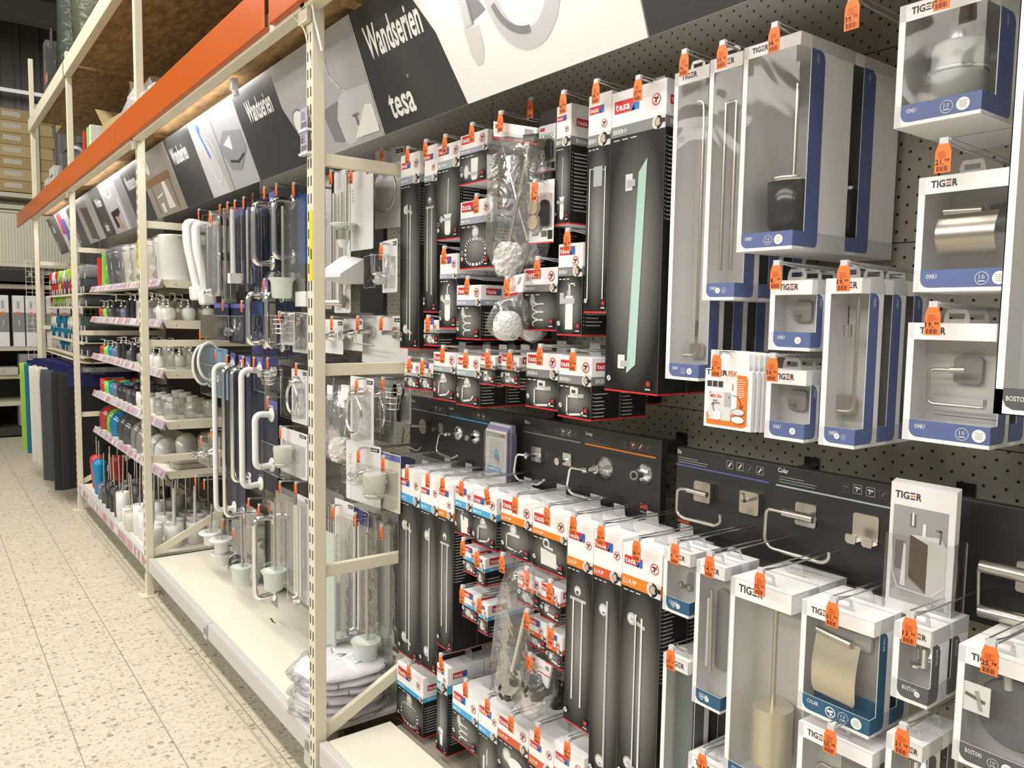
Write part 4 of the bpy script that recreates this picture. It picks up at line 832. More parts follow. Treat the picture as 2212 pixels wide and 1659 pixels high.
TB = [
 # label, TL, TR, BL, D, n, col, series, kind, order, hook(px,price), opts
 ('tall narrow window box with bent rail, leftmost', (1461, 157), (1533, 139), (1434, 817), .07, 2, TBLUE, 'ONU', 'rail', 'ys', (1481, 110), '36.98', dict(ic=.55)),
 ('tall window box with twin rods and plate', (1535, 129), (1606, 110), (1505, 649), .072, 2, TBLUE, 'ONU', 'rails', 'sy', (1563, 91), '39.99', dict(ic=.5)),
 ('biggest window box with dark brush set', (1606, 108), (1732, 62), (1582, 546), .163, 1, TBLUE, 'ONU', 'brush', 'ys', (1676, 52), '38.99', dict(sw=.2, sb=.25, tabk=False, ic=.58, hd=.022)),
 ('window box with soap dispenser in a ring', (1946, 11), (2137, -40), (1929, 279), .12, 1, TBLUE, 'ONU', 'soap', 'ys', (2040, -52), '24.99', dict(tabk=False, ic=.62)),
 ('window box with lidded steel roll holder', (1990, 377), (2200, 366), (1968, 631), .10, 1, TBLUE, 'ONU', 'rolllid', 'ys', (2042, 302), '21.99', dict(ic=.72)),
 ('window box with wire roll holder', (1967, 696), (2155, 700), (1943, 947), .06, 4, TBLUE, 'ONU', 'roll', 'ys', (2019, 655), '19.99', dict(ic=.70)),
 ('small window box with short hook, upper', (1668, 604), (1756, 606), (1656, 755), .042, 3, TBLUE, 'ONU', 'hook', 's', (1680, 566), '8.99', dict(ic=.72)),
 ('small window box with bent hook, lower', (1661, 797), (1743, 802), (1646, 944), .042, 3, TBLUE, 'ONU', 'hook', 's', (1672, 766), '10.99', dict(ic=.72)),
 ('medium window box with bent towel rail', (1783, 602), (1864, 599), (1769, 960), .068, 2, TBLUE, 'ONU', 'bentrail', 'sy', (1826, 566), '19.99', dict(ic=.52)),
 ('small window box with double hook and teal foot', (1435, 1178), (1492, 1203), (1418, 1310), .045, 1, TTEAL, 'COLAR', 'hook2', 'ns', (1461, 1168), '9.99', dict(ic=.42, sidetext=False)),
 ('narrow window box with two dark plates and teal foot', (1505, 1204), (1567, 1233), (1483, 1508), .05, 1, TTEAL, 'COLAR', 'duo', 'ns', (1536, 1194), '14.99', dict(ic=.36, sidetext=False)),
 ('tall window box with cream cylinder brush', (1580, 1242), (1711, 1290), (1559, 1668), .085, 1, TTEAL, 'COLAR', 'cyl', 'ys', (1645, 1230), '32.99', dict(sidetext=False, hd=.035, sb=.0001, sw=.6)),
 ('grey framed window box with glass plate', (1433, 1412), (1487, 1430), (1408, 1760), .07, 1, TGREY, 'COLAR', 'mirror', 'ys', (1452, 1397), '37.99', dict(sidetext=False)),
 ('cut-off window box at the lower edge', (1487, 1626), (1559, 1662), (1480, 1740), .06, 1, TTEAL, 'COLAR', 'hook', 'ys', (1520, 1622), '18.99', dict(sidetext=False)),
 ('window box with cream roll cover and teal foot', (1733, 1291), (1890, 1349), (1707, 1522), .062, 1, TTEAL, 'COLAR', 'lid', 'nys', (1802, 1293), '31.99', dict(sb=.4, sw=.3)),
 ('small window box with chrome knob and grey foot', (1932, 1340), (2013, 1367), (1917, 1500), .06, 1, TGREY, 'BOSTON', 'knob', 's', (1969, 1326), '13.99', dict(ic=.72, sw=.1)),
 ('window box with black disc and white picture card', (2071, 1395), (2240, 1440), (2041, 1632), .07, 1, TGREY, 'BOSTON', 'disc', 'ys', (2143, 1386), '25.98', dict(ic=.55)),
 ('window box with grey tint under the roll cover box', (1725, 1559), (1886, 1628), (1712, 1760), .062, 1, TGREY, 'COLAR', 'roll', 'ys', (1797, 1568), '25.98', dict(sidetext=False)),
 ('small window box, lowest at the right, cut off', (1915, 1584), (1994, 1611), (1906, 1740), .06, 1, TGREY, 'BOSTON', 'knob', 's', (1953, 1566), '21.98', dict(sidetext=False)),
]
for (lab, TL, TR, BL, D, n, col, se, kd, od, hp, pr, kw) in TB:
    t = tiger_box(lab, TL, TR, BL, D, n, col=col, series=se, kind=kd, order=od, low=TL[1] > 1150, **kw)
    p = PX(*hp, 1.165); hook(1.165, p[1], p[2], pr, 'hook tagged %s for the %s' % (pr.replace('.', ','), lab), big=.95)
p = PX(1845, -8, 1.165); hook(1.165, p[1], p[2], '39.99', 'empty hook tagged 39,99 above the second big brush box', big=1.05)
# tall grey-white box cut by the right edge (front nearer than the others)
X5 = 1.10; a = PX(2158, -40, X5); d = PX(2145, 893, X5); yl = d[1]; zb = d[2]; H = a[2]-zb; W = .085
t = thing('window_box', 'tall white window box with green-edged glass at the right photo edge, foot lettered BOSTON', 'product box', (X5, yl-W, zb))
b = MB(); b.box(.07, 0, 0, .0712, W, H, WHITE); b.box(0, 0, 0, .07, W, .0012, WHITE); b.box(0, W-.0012, 0, .07, W, H, WHITE); b.box(0, W-.010, 0, .0012, W, H, WHITE); b.box(0, 0, 0, .0012, W, .032, WHITE); b.box(0, 0, H-.03, .0012, W, H, WHITE)
f = Fc(b, (0, W, 0), (0, -1, 0), (0, 0, 1), .0003); f.poly([(.010, .034), (.010, .02), (.014, .011), (.022, .007), (W, .007), (W, .034)], TGREY); f.text('BOSTON', .014, .018, .006, PLIGHT, 2, w=.026)
b.box(.03, .012, .03, .034, .035, H-.03, pm('green_glass', (.25, .42, .34), .15)); b.box(.0, .0, .034, .001, .008, H, WHITE); b.build('carton', t)
b = MB(); b.tube([(.03, .052, .03), (.03, .052, H-.02)], .007, STEEL, 12); b.tube([(.02, .045, .06), (.02, .0, .062)], .005, CHROME, 10); b.build('towel_rail', t)
b = MB(); b.face([(.0005, .008, .034), (.0005, W-.01, .034), (.0005, W-.01, H-.03), (.0005, .008, H-.03)][::-1], WINDOW); b.build('window_film', t)
hook(X5-.02, yl-W/2, zb+H+.025, '44.99', 'hook carrying the tall box at the right photo edge')
# flat card packs for the adhesive
for i in range(5):
    X = 1.2+.014*i; a = PX(1524, 792, 1.2); c = PX(1626, 802, 1.2); d = PX(1516, 919, 1.2); W = a[1]-c[1]; H = a[2]-d[2]-.003
    lab = 'flat white adhesive pack with orange corner and arrow drawing' if i == 0 else '%s flat white adhesive pack in line behind the orange-cornered one' % ['second', 'third', 'fourth', 'fifth'][i-1]
    t = thing('adhesive_pack', lab, 'pack', (X, c[1]-.0015*i, d[2]-.001*i), (0, 0, .01*i), group='flat adhesive packs')
    b = MB(); b.box(0, 0, 0, .010, W, H, WHITE); b.build('carton', t, .001)
    b = MB(); b.box(.004, W*.10, H-.002, .0055, W*.92, H+.036, WHITE); b.build('hang_card', t, .001)
    if i == 0:
        b = MB(); f = Fc(b, (0, W, 0), (0, -1, 0), (0, 0, 1), .0003)
        og = pm('pack_orange', (.80, .19, .03), .45)
        f.poly([(.06*W, .08*H), (.08*W, .05*H), (.85*W, .05*H), (.92*W, .10*H), (.92*W, .86*H), (.88*W, .92*H), (.70*W, .92*H), (.70*W, .26*H), (.06*W, .26*H)], og); f.rect(.10*W, .14*H, .58*W, .62*H, PLIGHT, 2); f.rect(.44*W, .38*H, .58*W, .62*H, PGREY, 3)
        f.text('TIGER', .03*W, .90*H, .010, TINK, 2, w=.46*W); f.text('FIX', .51*W, .90*H, .010, TORG, 3, w=.18*W); f.text('1', .60*W, .66*H, .012, TORG, 3)
        f.text('MIX 20x', .14*W, .52*H, .0055, RED, 3, w=.25*W); f.text('2', .12*W, .585*H, .004, TINK, 3); f.text('3', .53*W, .52*H, .004, TINK, 4); f.text('1', .12*W, .16*H, .005, TINK, 3)
        for k in range(3): f.rect((.06+.12*k)*W, .70*H, (.16+.12*k)*W, .80*H, TINK, 2)
        f.stroke([(.62*W, .58*H), (.72*W, .56*H), (.78*W, .48*H), (.80*W, .40*H)], .0012, TINK, 4); f.stroke([(.76*W, .42*H), (.80*W, .37*H), (.84*W, .43*H)], .0012, TINK, 4)
        f.stroke([(.20*W, .42*H), (.21*W, .32*H), (.30*W, .22*H)], .0012, TINK, 4); f.stroke([(.17*W, .38*H), (.20*W, .43*H), (.23*W, .39*H)], .001, TINK, 4)
        f.disc(.74*W, .31*H, .14*W, PLIGHT, 5, 16, .06*H); f.disc(.74*W, .18*H, .14*W, PWHITE, 6, 16, .065*H); f.ring(.74*W, .31*H, .14*W, .001, PGREYD, 6, 16, .06*H); f.ring(.74*W, .18*H, .14*W, .001, PGREYD, 7, 16, .065*H); f.lines(.72*W, .55*H, .88*W, .88*H, 9, PWHITE, 3, .3); f.disc(.30*W, .22*H, .09*W, PWHITE, 5, 10); f.lines(.2*W, .42*H, .36*W, .50*H, 2, PGREYD, 5)
        b.build('front_print', t)
p = PX(1551, 760, 1.165); hook(1.165, p[1], p[2], '9.99', 'hook tagged 9,99 for the flat adhesive packs', big=.95)
# ------------------------------------------------------------ black sample boards
PANEL = pm('sample_board', (.033, .034, .036), .38); XP = 1.40
def board(label, yr, yl, z0, z1, brackets):
    t = thing('sample_board', label, 'display board', (XP, yr, z0)); W = yl-yr; H = z1-z0
    b = MB(); b.box(0, 0, 0, .022, W, H, PANEL); b.build('panel', t, .0015)
    for yy in brackets:
        b = MB(); b.box(.022, yy, H-.05, WX-XP-.003, yy+.03, H-.02, BLKPL); b.box(WX-XP-.006, yy-.002, H-.055, WX-XP-.003, yy+.032, H-.002, BLKPL); b.build('bracket', t)
    b = MB(); f = Fc(b, (0, W, 0), (0, -1, 0), (0, 0, 1), .0004); return t, b, f, W, H
def loc(t, px, py, X): p = PX(px, py, X); return (p[0]-t.location[0], p[1]-t.location[1], p[2]-t.location[2])
def fu(t, W, px, py): p = PX(px, py, XP); return (W-(p[1]-t.location[1]), p[2]-t.location[2])
def minicons(f, t, W, P, mt_on, lit):
    for (x, y), on in zip(P, lit):
        u, v = fu(t, W, x, y); s = .0085; m = PLIGHT if on == 1 else (mt_on if on == 2 else PGREYD)
        for q in ((-s, -s, s, -s+.0007), (-s, s-.0007, s, s), (-s, -s, -s+.0007, s), (s-.0007, -s, s, s)): f.rect(u+q[0], v+q[1], u+q[2], v+q[3], m, 2)
        g = PWHITE if on else PGREYD
        if (x+y) % 2 < 1: f.stroke([(u-.004, v+.003), (u+.004, v+.002)], .003, g, 2); f.stroke([(u, v+.002), (u-.002, v-.004)], .002, g, 2)
        else: f.stroke([(u-.003, v-.004), (u+.003, v+.004)], .003, g, 2)
def wirepart(t, pts, r, mt, name, lab, base=None, extra=None):
    b = MB()
    if base: base(b)
    if pts: b.tube(bend([loc(t, x, y, X) for x, y, X in pts], .011), r, mt, 10)
    if extra: extra(b)
    b.build(name, t, label=lab)
t, b, f, W, H = board('long black sample board with chrome roll holders and robe hooks below the small boxes', 1.27, 2.47, 1.016, 1.218, (.06, .55, 1.05))
for txt, (x, y), ln, mt in (('Moon', (890, 868), ((887, 882), (967, 897.5)), MOON), ('Smooz', (971, 884), ((970, 898.5), (1060, 917)), SMOOZ), ('Ekkro', (1134, 914), ((1132, 932), (1255, 956)), EKK), ('Luup', (1266, 939), ((1264, 958.5), (1417, 989)), LUUP)):
    u, v = fu(t, W, x, y); f.text(txt, u, v, .0095, PLIGHT, 2, w=.026, res=1); f.lines(u, v-.018, u+.09, v-.006, 2, PGREYD, 2, .25)
    p, q = fu(t, W, *ln[0]), fu(t, W, *ln[1]); z = (p[1]+q[1])/2; f.rect(p[0], z-.002, q[0], z+.002, mt, 2)
    if txt == 'Smooz': minicons(f, t, W, ((934, 880), (942, 882), (951, 884), (960, 886)), PLIGHT, (0, 1, 1, 0)); minicons(f, t, W, ((1025, 896), (1034, 898), (1045, 901), (1055, 904)), PLIGHT, (0, 1, 1, 0)); b.build('printed_text', t); b = MB(); f = Fc(b, (0, W, 0), (0, -1, 0), (0, 0, 1), .0004)
minicons(f, t, W, ((1204, 930), (1217, 933), (1230, 935), (1243, 938)), PLIGHT, (0, 1, 1, 0)); minicons(f, t, W, ((1351, 959), (1368, 962), (1384, 965), (1400, 968)), LUUP, (0, 2, 2, 0))
b.build('printed_text', t); b = MB(); f = Fc(b, (0, W, 0), (0, -1, 0), (0, 0, 1), .0004)
u, v = fu(t, W, 1383, 1097); f.rect(u, v, u+.026, v+.012, pm('board_red', (.6, .09, .05), .5), 2); f.text('Online oder im Markt', u, v-.010, .005, PLIGHT, 2, w=.055, res=1); f.lines(u, v-.03, u+.035, v-.013, 3, PGREY, 2, .3)
b.build('note_text', t); b = MB(); f = Fc(b, (0, W, 0), (0, -1, 0), (0, 0, 1), .0004)
u, v = fu(t, W, 889, 960); f.rect(u, v, u+.022, v+.007, pm('board_red', .5), 2); f.lines(u, v-.016, u+.02, v-.003, 2, PGREY, 2, .3)
b.build('note_text', t)
def rnd(x, y, r, mt, steps=((1, 0), (1, .006))):
    def g(bb): c = loc(t, x, y, XP); bb.lathe([(r*s, -h) for s, h in steps][::-1], c, mt, 24, 'x')
    return g
SX = 1.345
wirepart(t, [(889, 920, SX), (872, 920, SX), (868, 960, SX), (901, 974, SX), (910, 966, SX)], .0032, STEEL, 'roll_holder', 'brushed steel roll holder, leftmost on the board', rnd(919, 921, .026, STEEL, ((1, 0), (1, .012))), lambda bb: bb.tube([loc(t, 919, 921, XP-.01), loc(t, 888, 920, SX)], .0055, STEEL, 12))
wirepart(t, None, 0, STEEL, 'robe_hook', 'brushed steel knob hook', rnd(955, 924, .017, STEEL, ((1, 0), (1, .006))), lambda bb: (bb.tube([loc(t, 955, 924, XP), loc(t, 938, 927, 1.36)], .0055, STEEL, 12), bb.tube([loc(t, 939, 927, 1.362), loc(t, 935, 928, 1.354)], .008, STEEL, 14)))
wirepart(t, [(975, 940, SX+.01), (949, 936, SX), (942, 972, SX), (949, 980, SX), (977, 990, SX), (990, 982, SX)], .0032, CHROME, 'roll_holder', 'chrome roll holder with oval disc', rnd(990, 936, .024, CHROME, ((1, 0), (.9, .006), (.2, .008))), lambda bb: (bb.tube([loc(t, 990, 936, XP), loc(t, 970, 938, SX)], .005, CHROME, 12), bb.tube([loc(t, 964, 938, SX), loc(t, 961, 937, SX-.004)], .008, CHROME, 12)))
wirepart(t, None, 0, CHROME, 'robe_hook', 'chrome knob hook with dark ring', rnd(1028, 944, .023, CHROME, ((1, 0), (.85, .008), (.3, .012))), lambda bb: (bb.tube([loc(t, 1026, 944, XP-.005), loc(t, 1012, 946, 1.362)], .006, BLKPL, 12), bb.tube([loc(t, 1013, 946, 1.364), loc(t, 1008, 946, 1.354)], .009, CHROME, 14)))
def sq(x, y, s, mt, th=.006):
    def g(bb): c = loc(t, x, y, XP); plate(bb, c[0], c[1], c[2], s, mt, th, .003)
    return g
wirepart(t, [(1140, 984, SX+.01), (1116, 981, SX), (1110, 1022, SX), (1119, 1036, SX), (1161, 1047, SX), (1175, 1037, SX)], .0038, CHROME, 'roll_holder', 'chrome roll holder on a square plate', sq(1164, 981, .042, CHROME, .01), lambda bb: (bb.tube([loc(t, 1160, 984, XP-.01), loc(t, 1137, 984, SX+.01)], .006, CHROME, 12), bb.tube([loc(t, 1138, 984, SX), loc(t, 1133, 984, SX-.005)], .010, CHROME, 14)))
wirepart(t, None, 0, CHROME, 'robe_hook', 'chrome hook on a square plate', sq(1229, 992, .034, CHROME, .008), lambda bb: (bb.tube([loc(t, 1227, 994, XP-.006), loc(t, 1208, 996, 1.36)], .0055, CHROME, 12), bb.tube([loc(t, 1207, 996, 1.36), loc(t, 1202, 997, 1.352)], .010, CHROME, 14)))
wirepart(t, [(1270, 1016, SX), (1232, 1009, SX), (1225, 1052, SX), (1236, 1067, SX), (1286, 1080, SX), (1304, 1074, SX)], .0044, CHROME, 'roll_holder', 'largest chrome roll holder with stepped round base', rnd(1307, 1011, .031, CHROME, ((1, 0), (.95, .008), (.7, .012), (.62, .020), (.45, .024), (.38, .035))), lambda bb: (bb.tube([loc(t, 1300, 1012, XP-.02), loc(t, 1268, 1015, SX)], .0075, CHROME, 12), bb.tube([loc(t, 1272, 1014, SX), loc(t, 1262, 1014, SX)], .010, CHROME, 12)))
wirepart(t, None, 0, CHROME, 'robe_hook', 'chrome knob hook at the nearer end', rnd(1392, 1024, .027, CHROME, ((1, 0), (.9, .008), (.4, .014))), lambda bb: (bb.tube([loc(t, 1390, 1025, XP-.008), loc(t, 1374, 1026, 1.36)], .008, CHROME, 12), bb.tube([loc(t, 1375, 1026, 1.362), loc(t, 1369, 1027, 1.35)], .0115, CHROME, 16), bb.tube([loc(t, 1371, 1027, 1.3535), loc(t, 1368.6, 1027, 1.3492)], .007, BLKPL, 14)))
# second board
t, b, f, W, H = board('black sample board with brushed steel roll holders, lettered Onu and Colar', .34, 1.222, 1.006, 1.210, (.30, .62))
for txt, (x, y), ln, mt in (('Onu', (1464, 978), ((1461, 1001), (1662, 1043)), VIOLET), ('Colar', (1681, 1019), ((1677, 1047), (1923, 1097)), pm('board_ice', (.5, .6, .63), .5))):
    u, v = fu(t, W, x, y); f.text(txt, u, v, .0095, PWHITE, 2, w=.012 if txt == 'Onu' else .024, res=2); f.lines(u+.004, v-.020, u+.095, v-.004, 3, PGREY, 2, .25)
    p, q = fu(t, W, *ln[0]), fu(t, W, *ln[1]); z = (p[1]+q[1])/2; f.rect(p[0], z-.0017, q[0], z+.0017, mt, 2)
minicons(f, t, W, ((1577, 1004), (1599, 1008), (1620, 1013), (1642, 1017)), PLIGHT, (1, 1, 0, 1)); minicons(f, t, W, ((1827, 1053), (1853, 1057), (1881, 1063), (1909, 1068)), PLIGHT, (0, 1, 1, 0))
b.build('printed_text', t); b = MB(); f = Fc(b, (0, W, 0), (0, -1, 0), (0, 0, 1), .0004)
u, v = fu(t, W, 1465, 1126); f.rect(u, v, u+.034, v+.006, pm('board_red', .5), 2); f.lines(u, v-.018, u+.030, v-.002, 3, PLIGHT, 2, .3)
b.build('note_text', t)
SX = 1.335; rs = .0042
def sqs(x, y, s, th=.012):
    def g(bb): c = loc(t, x, y, XP); plate(bb, c[0], c[1], c[2], s, STEEL, th, .005)
    return g
wirepart(t, [(1490, 1057, SX), (1464, 1055, SX), (1462, 1106, SX), (1474, 1118, SX), (1546, 1136, SX), (1557, 1130, SX), (1556, 1111, SX)], .0040, STEEL, 'roll_holder', 'steel roll holder on the upper left plate', sqs(1526, 1061, .046, .016), lambda bb: bb.tube([loc(t, 1527, 1069, SX+.002), loc(t, 1485, 1058, SX)], .0060, STEEL, 14))
wirepart(t, [(1617, 1079, XP-.01), (1610, 1082, SX+.03), (1604, 1080, SX+.022), (1604, 1066, SX+.02)], .0042, STEEL, 'robe_hook', 'single steel hook on a square plate', sqs(1626, 1085, .048, .014))
wirepart(t, [(1695, 1107, SX), (1656, 1098, SX), (1652, 1166, SX), (1664, 1184, SX), (1776, 1216, SX), (1791, 1208, SX), (1791, 1192, SX)], .0040, STEEL, 'roll_holder', 'larger steel roll holder with thick rod', sqs(1742, 1112, .046, .004), lambda bb: (bb.tube([loc(t, 1757, 1122, SX), loc(t, 1692, 1107, SX)], .0082, STEEL, 16), bb.tube([loc(t, 1757, 1122, SX), loc(t, 1742, 1112, XP)], .006, STEEL, 10)))
def dbl(bb):
    for x in (1838, 1873):
        c = loc(t, x, 1163+(x-1838)*.25, XP-.036); fr = Fc(bb, c, (0, -1, 0), (0, 0, 1)); prism(bb, rrect(.021, .016, .004, 3), fr, .002, STEEL); bb.box(c[0], c[1]-.008, c[2]-.010, -.001, c[1]+.008, c[2]-.007, STEEL)
wirepart(t, None, 0, STEEL, 'double_hook', 'steel plate with two hooks', sqs(1871, 1140, .050, .003), dbl)
wirepart(t, [(2118, 1222, SX), (2114, 1230, SX), (2113, 1310, SX), (2118, 1318, SX)], .0028, STEEL, 'roll_holder', 'steel double rod holder cut by the photo edge', sqs(2238, 1250, .05, .01), lambda bb: (bb.tube([loc(t, 2119, 1222, SX), loc(t, 2290, 1262, SX)], .0105, STEEL, 16), bb.tube([loc(t, 2116, 1318, SX), loc(t, 2290, 1362, SX)], .0105, STEEL, 16)))
# ---- brochure holders clipped to the boards
def brochures(label, x0, x1, y0, y1, X, big, yhold):
    a = PX(x0, y0, X); d = PX(x0, y1, X); c = PX(x1, y0, X); W = a[1]-c[1]; H = a[2]-d[2]; zb = d[2]
    t = thing('leaflet_holder', label+' acrylic leaflet holder', 'holder', (X-.004, c[1]-.003, zb-.004)); D = .045 if big else .038
    hb = H*yhold
    b = MB(); w2 = W+.006; AC = film('acrylic', (.97, .97, .97), .02, .04)
    b.box(0, 0, 0, .0012, w2, hb, AC); b.box(0, 0, 0, D, .0012, hb*1.02, AC); b.box(0, w2-.0012, 0, D, w2, hb, AC); b.box(0, 0, 0, D, w2, .0015, AC); b.box(D, 0, 0, D+.0015, w2, H*.96, AC)
    f = Fc(b, (-.0005, w2, 0), (0, -1, 0), (0, 0, 1)); f.stroke([(w2*.10, hb), (w2*.13, hb*.55), (w2*.22, hb*.36), (w2*.7, hb*.34), (w2*.9, hb*.5)] if big else [(w2*.12, hb*.98), (w2*.14, hb*.45), (w2*.24, hb*.36), (w2*.75, hb*.36), (w2*.85, hb*.5), (w2*.86, hb*.98)], .0012, PLIGHT)
    b.tube([(0, .0006, 0), (0, .0006, hb), ], .0008, PLIGHT, 4); b.tube([(D, .0006, 0), (D, .0006, hb)], .0008, PLIGHT, 4); b.build('tray', t)
    if not big: b = MB(); b.box(D+.001, W*.4, H*.2, XP-X+.004, W*.6, H*.3, BLKPL); b.build('clip', t)
    n = 3 if big else 7; th = .004 if big else .0032
    for i in range(n):
        l = thing('leaflet', (['front', 'second', 'third', 'fourth', 'fifth', 'sixth', 'last'][i])+' '+('white leaflet with bathroom photo' if big else 'leaflet with soap dispenser picture')+' in the holder', 'leaflet', (X+.001+i*(th+.0015), c[1], zb), group='leaflets in the holder on the '+('nearer' if big else 'longer')+' board')
        b = MB(); dz = (.002*i if big else .006*min(i, 3)); b.box(0, 0, 0, th, W, H+dz, WHITE if (big or i in (0, 3)) else pm('leaflet_lilac', (.42, .38, .62), .5))
        if i == 0 or (not big and i < 4):
            f = Fc(b, (0, W, 0), (0, -1, 0), (0, 0, 1), .0003)
            if big:
                tiger_logo(f, .07*W, .885*H, .0115); pc = pm('photo_wall', (.36, .36, .37), .5); f.rect(.06*W, .10*H, .90*W, .83*H, pc)
                wd = pm('photo_wood', (.10, .065, .045), .5); f.poly([(.34*W, .30*H), (.62*W, .20*H), (.62*W, .60*H), (.34*W, .62*H)], wd, 2); f.rect(.62*W, .14*H, .90*W, .58*H, PLIGHT, 2); f.poly([(.34*W, .62*H), (.62*W, .57*H), (.90*W, .57*H), (.80*W, .64*H)], PLIGHT, 3)
                f.rect(.12*W, .34*H, .26*W, .56*H, PGREYD, 3); f.poly([(.22*W, .22*H), (.30*W, .22*H), (.29*W, .53*H), (.25*W, .55*H)], PWHITE, 4); f.rect(.33*W, .68*H, .42*W, .78*H, PGREYD, 3); f.rect(.36*W, .69*H, .39*W, .79*H, PWHITE, 4)
                f.disc(.74*W, .74*H, .045, pm('photo_mirror', (.45, .45, .46), .4), 2, 20) if False else None
                f.rect(.53*W, .62*H, .58*W, .72*H, PWHITE, 4); f.stroke([(.80*W, .60*H), (.80*W, .69*H), (.74*W, .69*H)], .003, PGREYD, 5); f.poly([(.06*W, .10*H), (.90*W, .10*H), (.90*W, .15*H), (.62*W, .19*H), (.34*W, .28*H), (.06*W, .16*H)], PGREY, 3); f.lines(.08*W, .11*H, .4*W, .16*H, 4, PLIGHT, 5, .3)
            else:
                f.rect(.05*W, .88*H, .95*W, .96*H, PGREY); f.text('EKKRO', .08*W, .90*H, .005, PWHITE, 2, w=.3*W, res=1); f.rect(.70*W, .90*H, .90*W, .94*H, RED, 2)
                f.rect(.20*W, .40*H, .85*W, .84*H, PLIGHT); f.rect(.44*W, .48*H, .64*W, .66*H, pm('leaflet_sky', (.12, .42, .70), .5), 2); f.rect(.50*W, .66*H, .58*W, .72*H, PGREY, 2); f.stroke([(.54*W, .72*H), (.54*W, .79*H), (.68*W, .77*H)], .0015, PGREY, 3); f.stroke([(.22*W, .62*H), (.44*W, .57*H)], .003, PGREY, 2)
                f.rect(.08*W, .31*H, .75*W, .36*H, SMOOZ, 2); f.rect(.08*W, .25*H, .85*W, .30*H, SMOOZ, 2); f.text('DIE KLEBENDE', .10*W, .32*H, .003, PWHITE, 3, w=.6*W, res=1); f.text('BAD-ACCESSOIRES', .10*W, .262*H, .003, PWHITE, 3, w=.7*W, res=1)
                f.disc(.16*W, .12*H, .004, PGREYD, 2); nodrill(f, .76*W, .12*H, .0055); f.rect(0, .02*H, W, .035*H, RED, 2)
        b.build('sheet', l)
brochures('small', 1049, 1094, 925, 1046, 1.335, False, .99)
brochures('large', 1926, 2070, 1039, 1318, 1.285, True, .62)
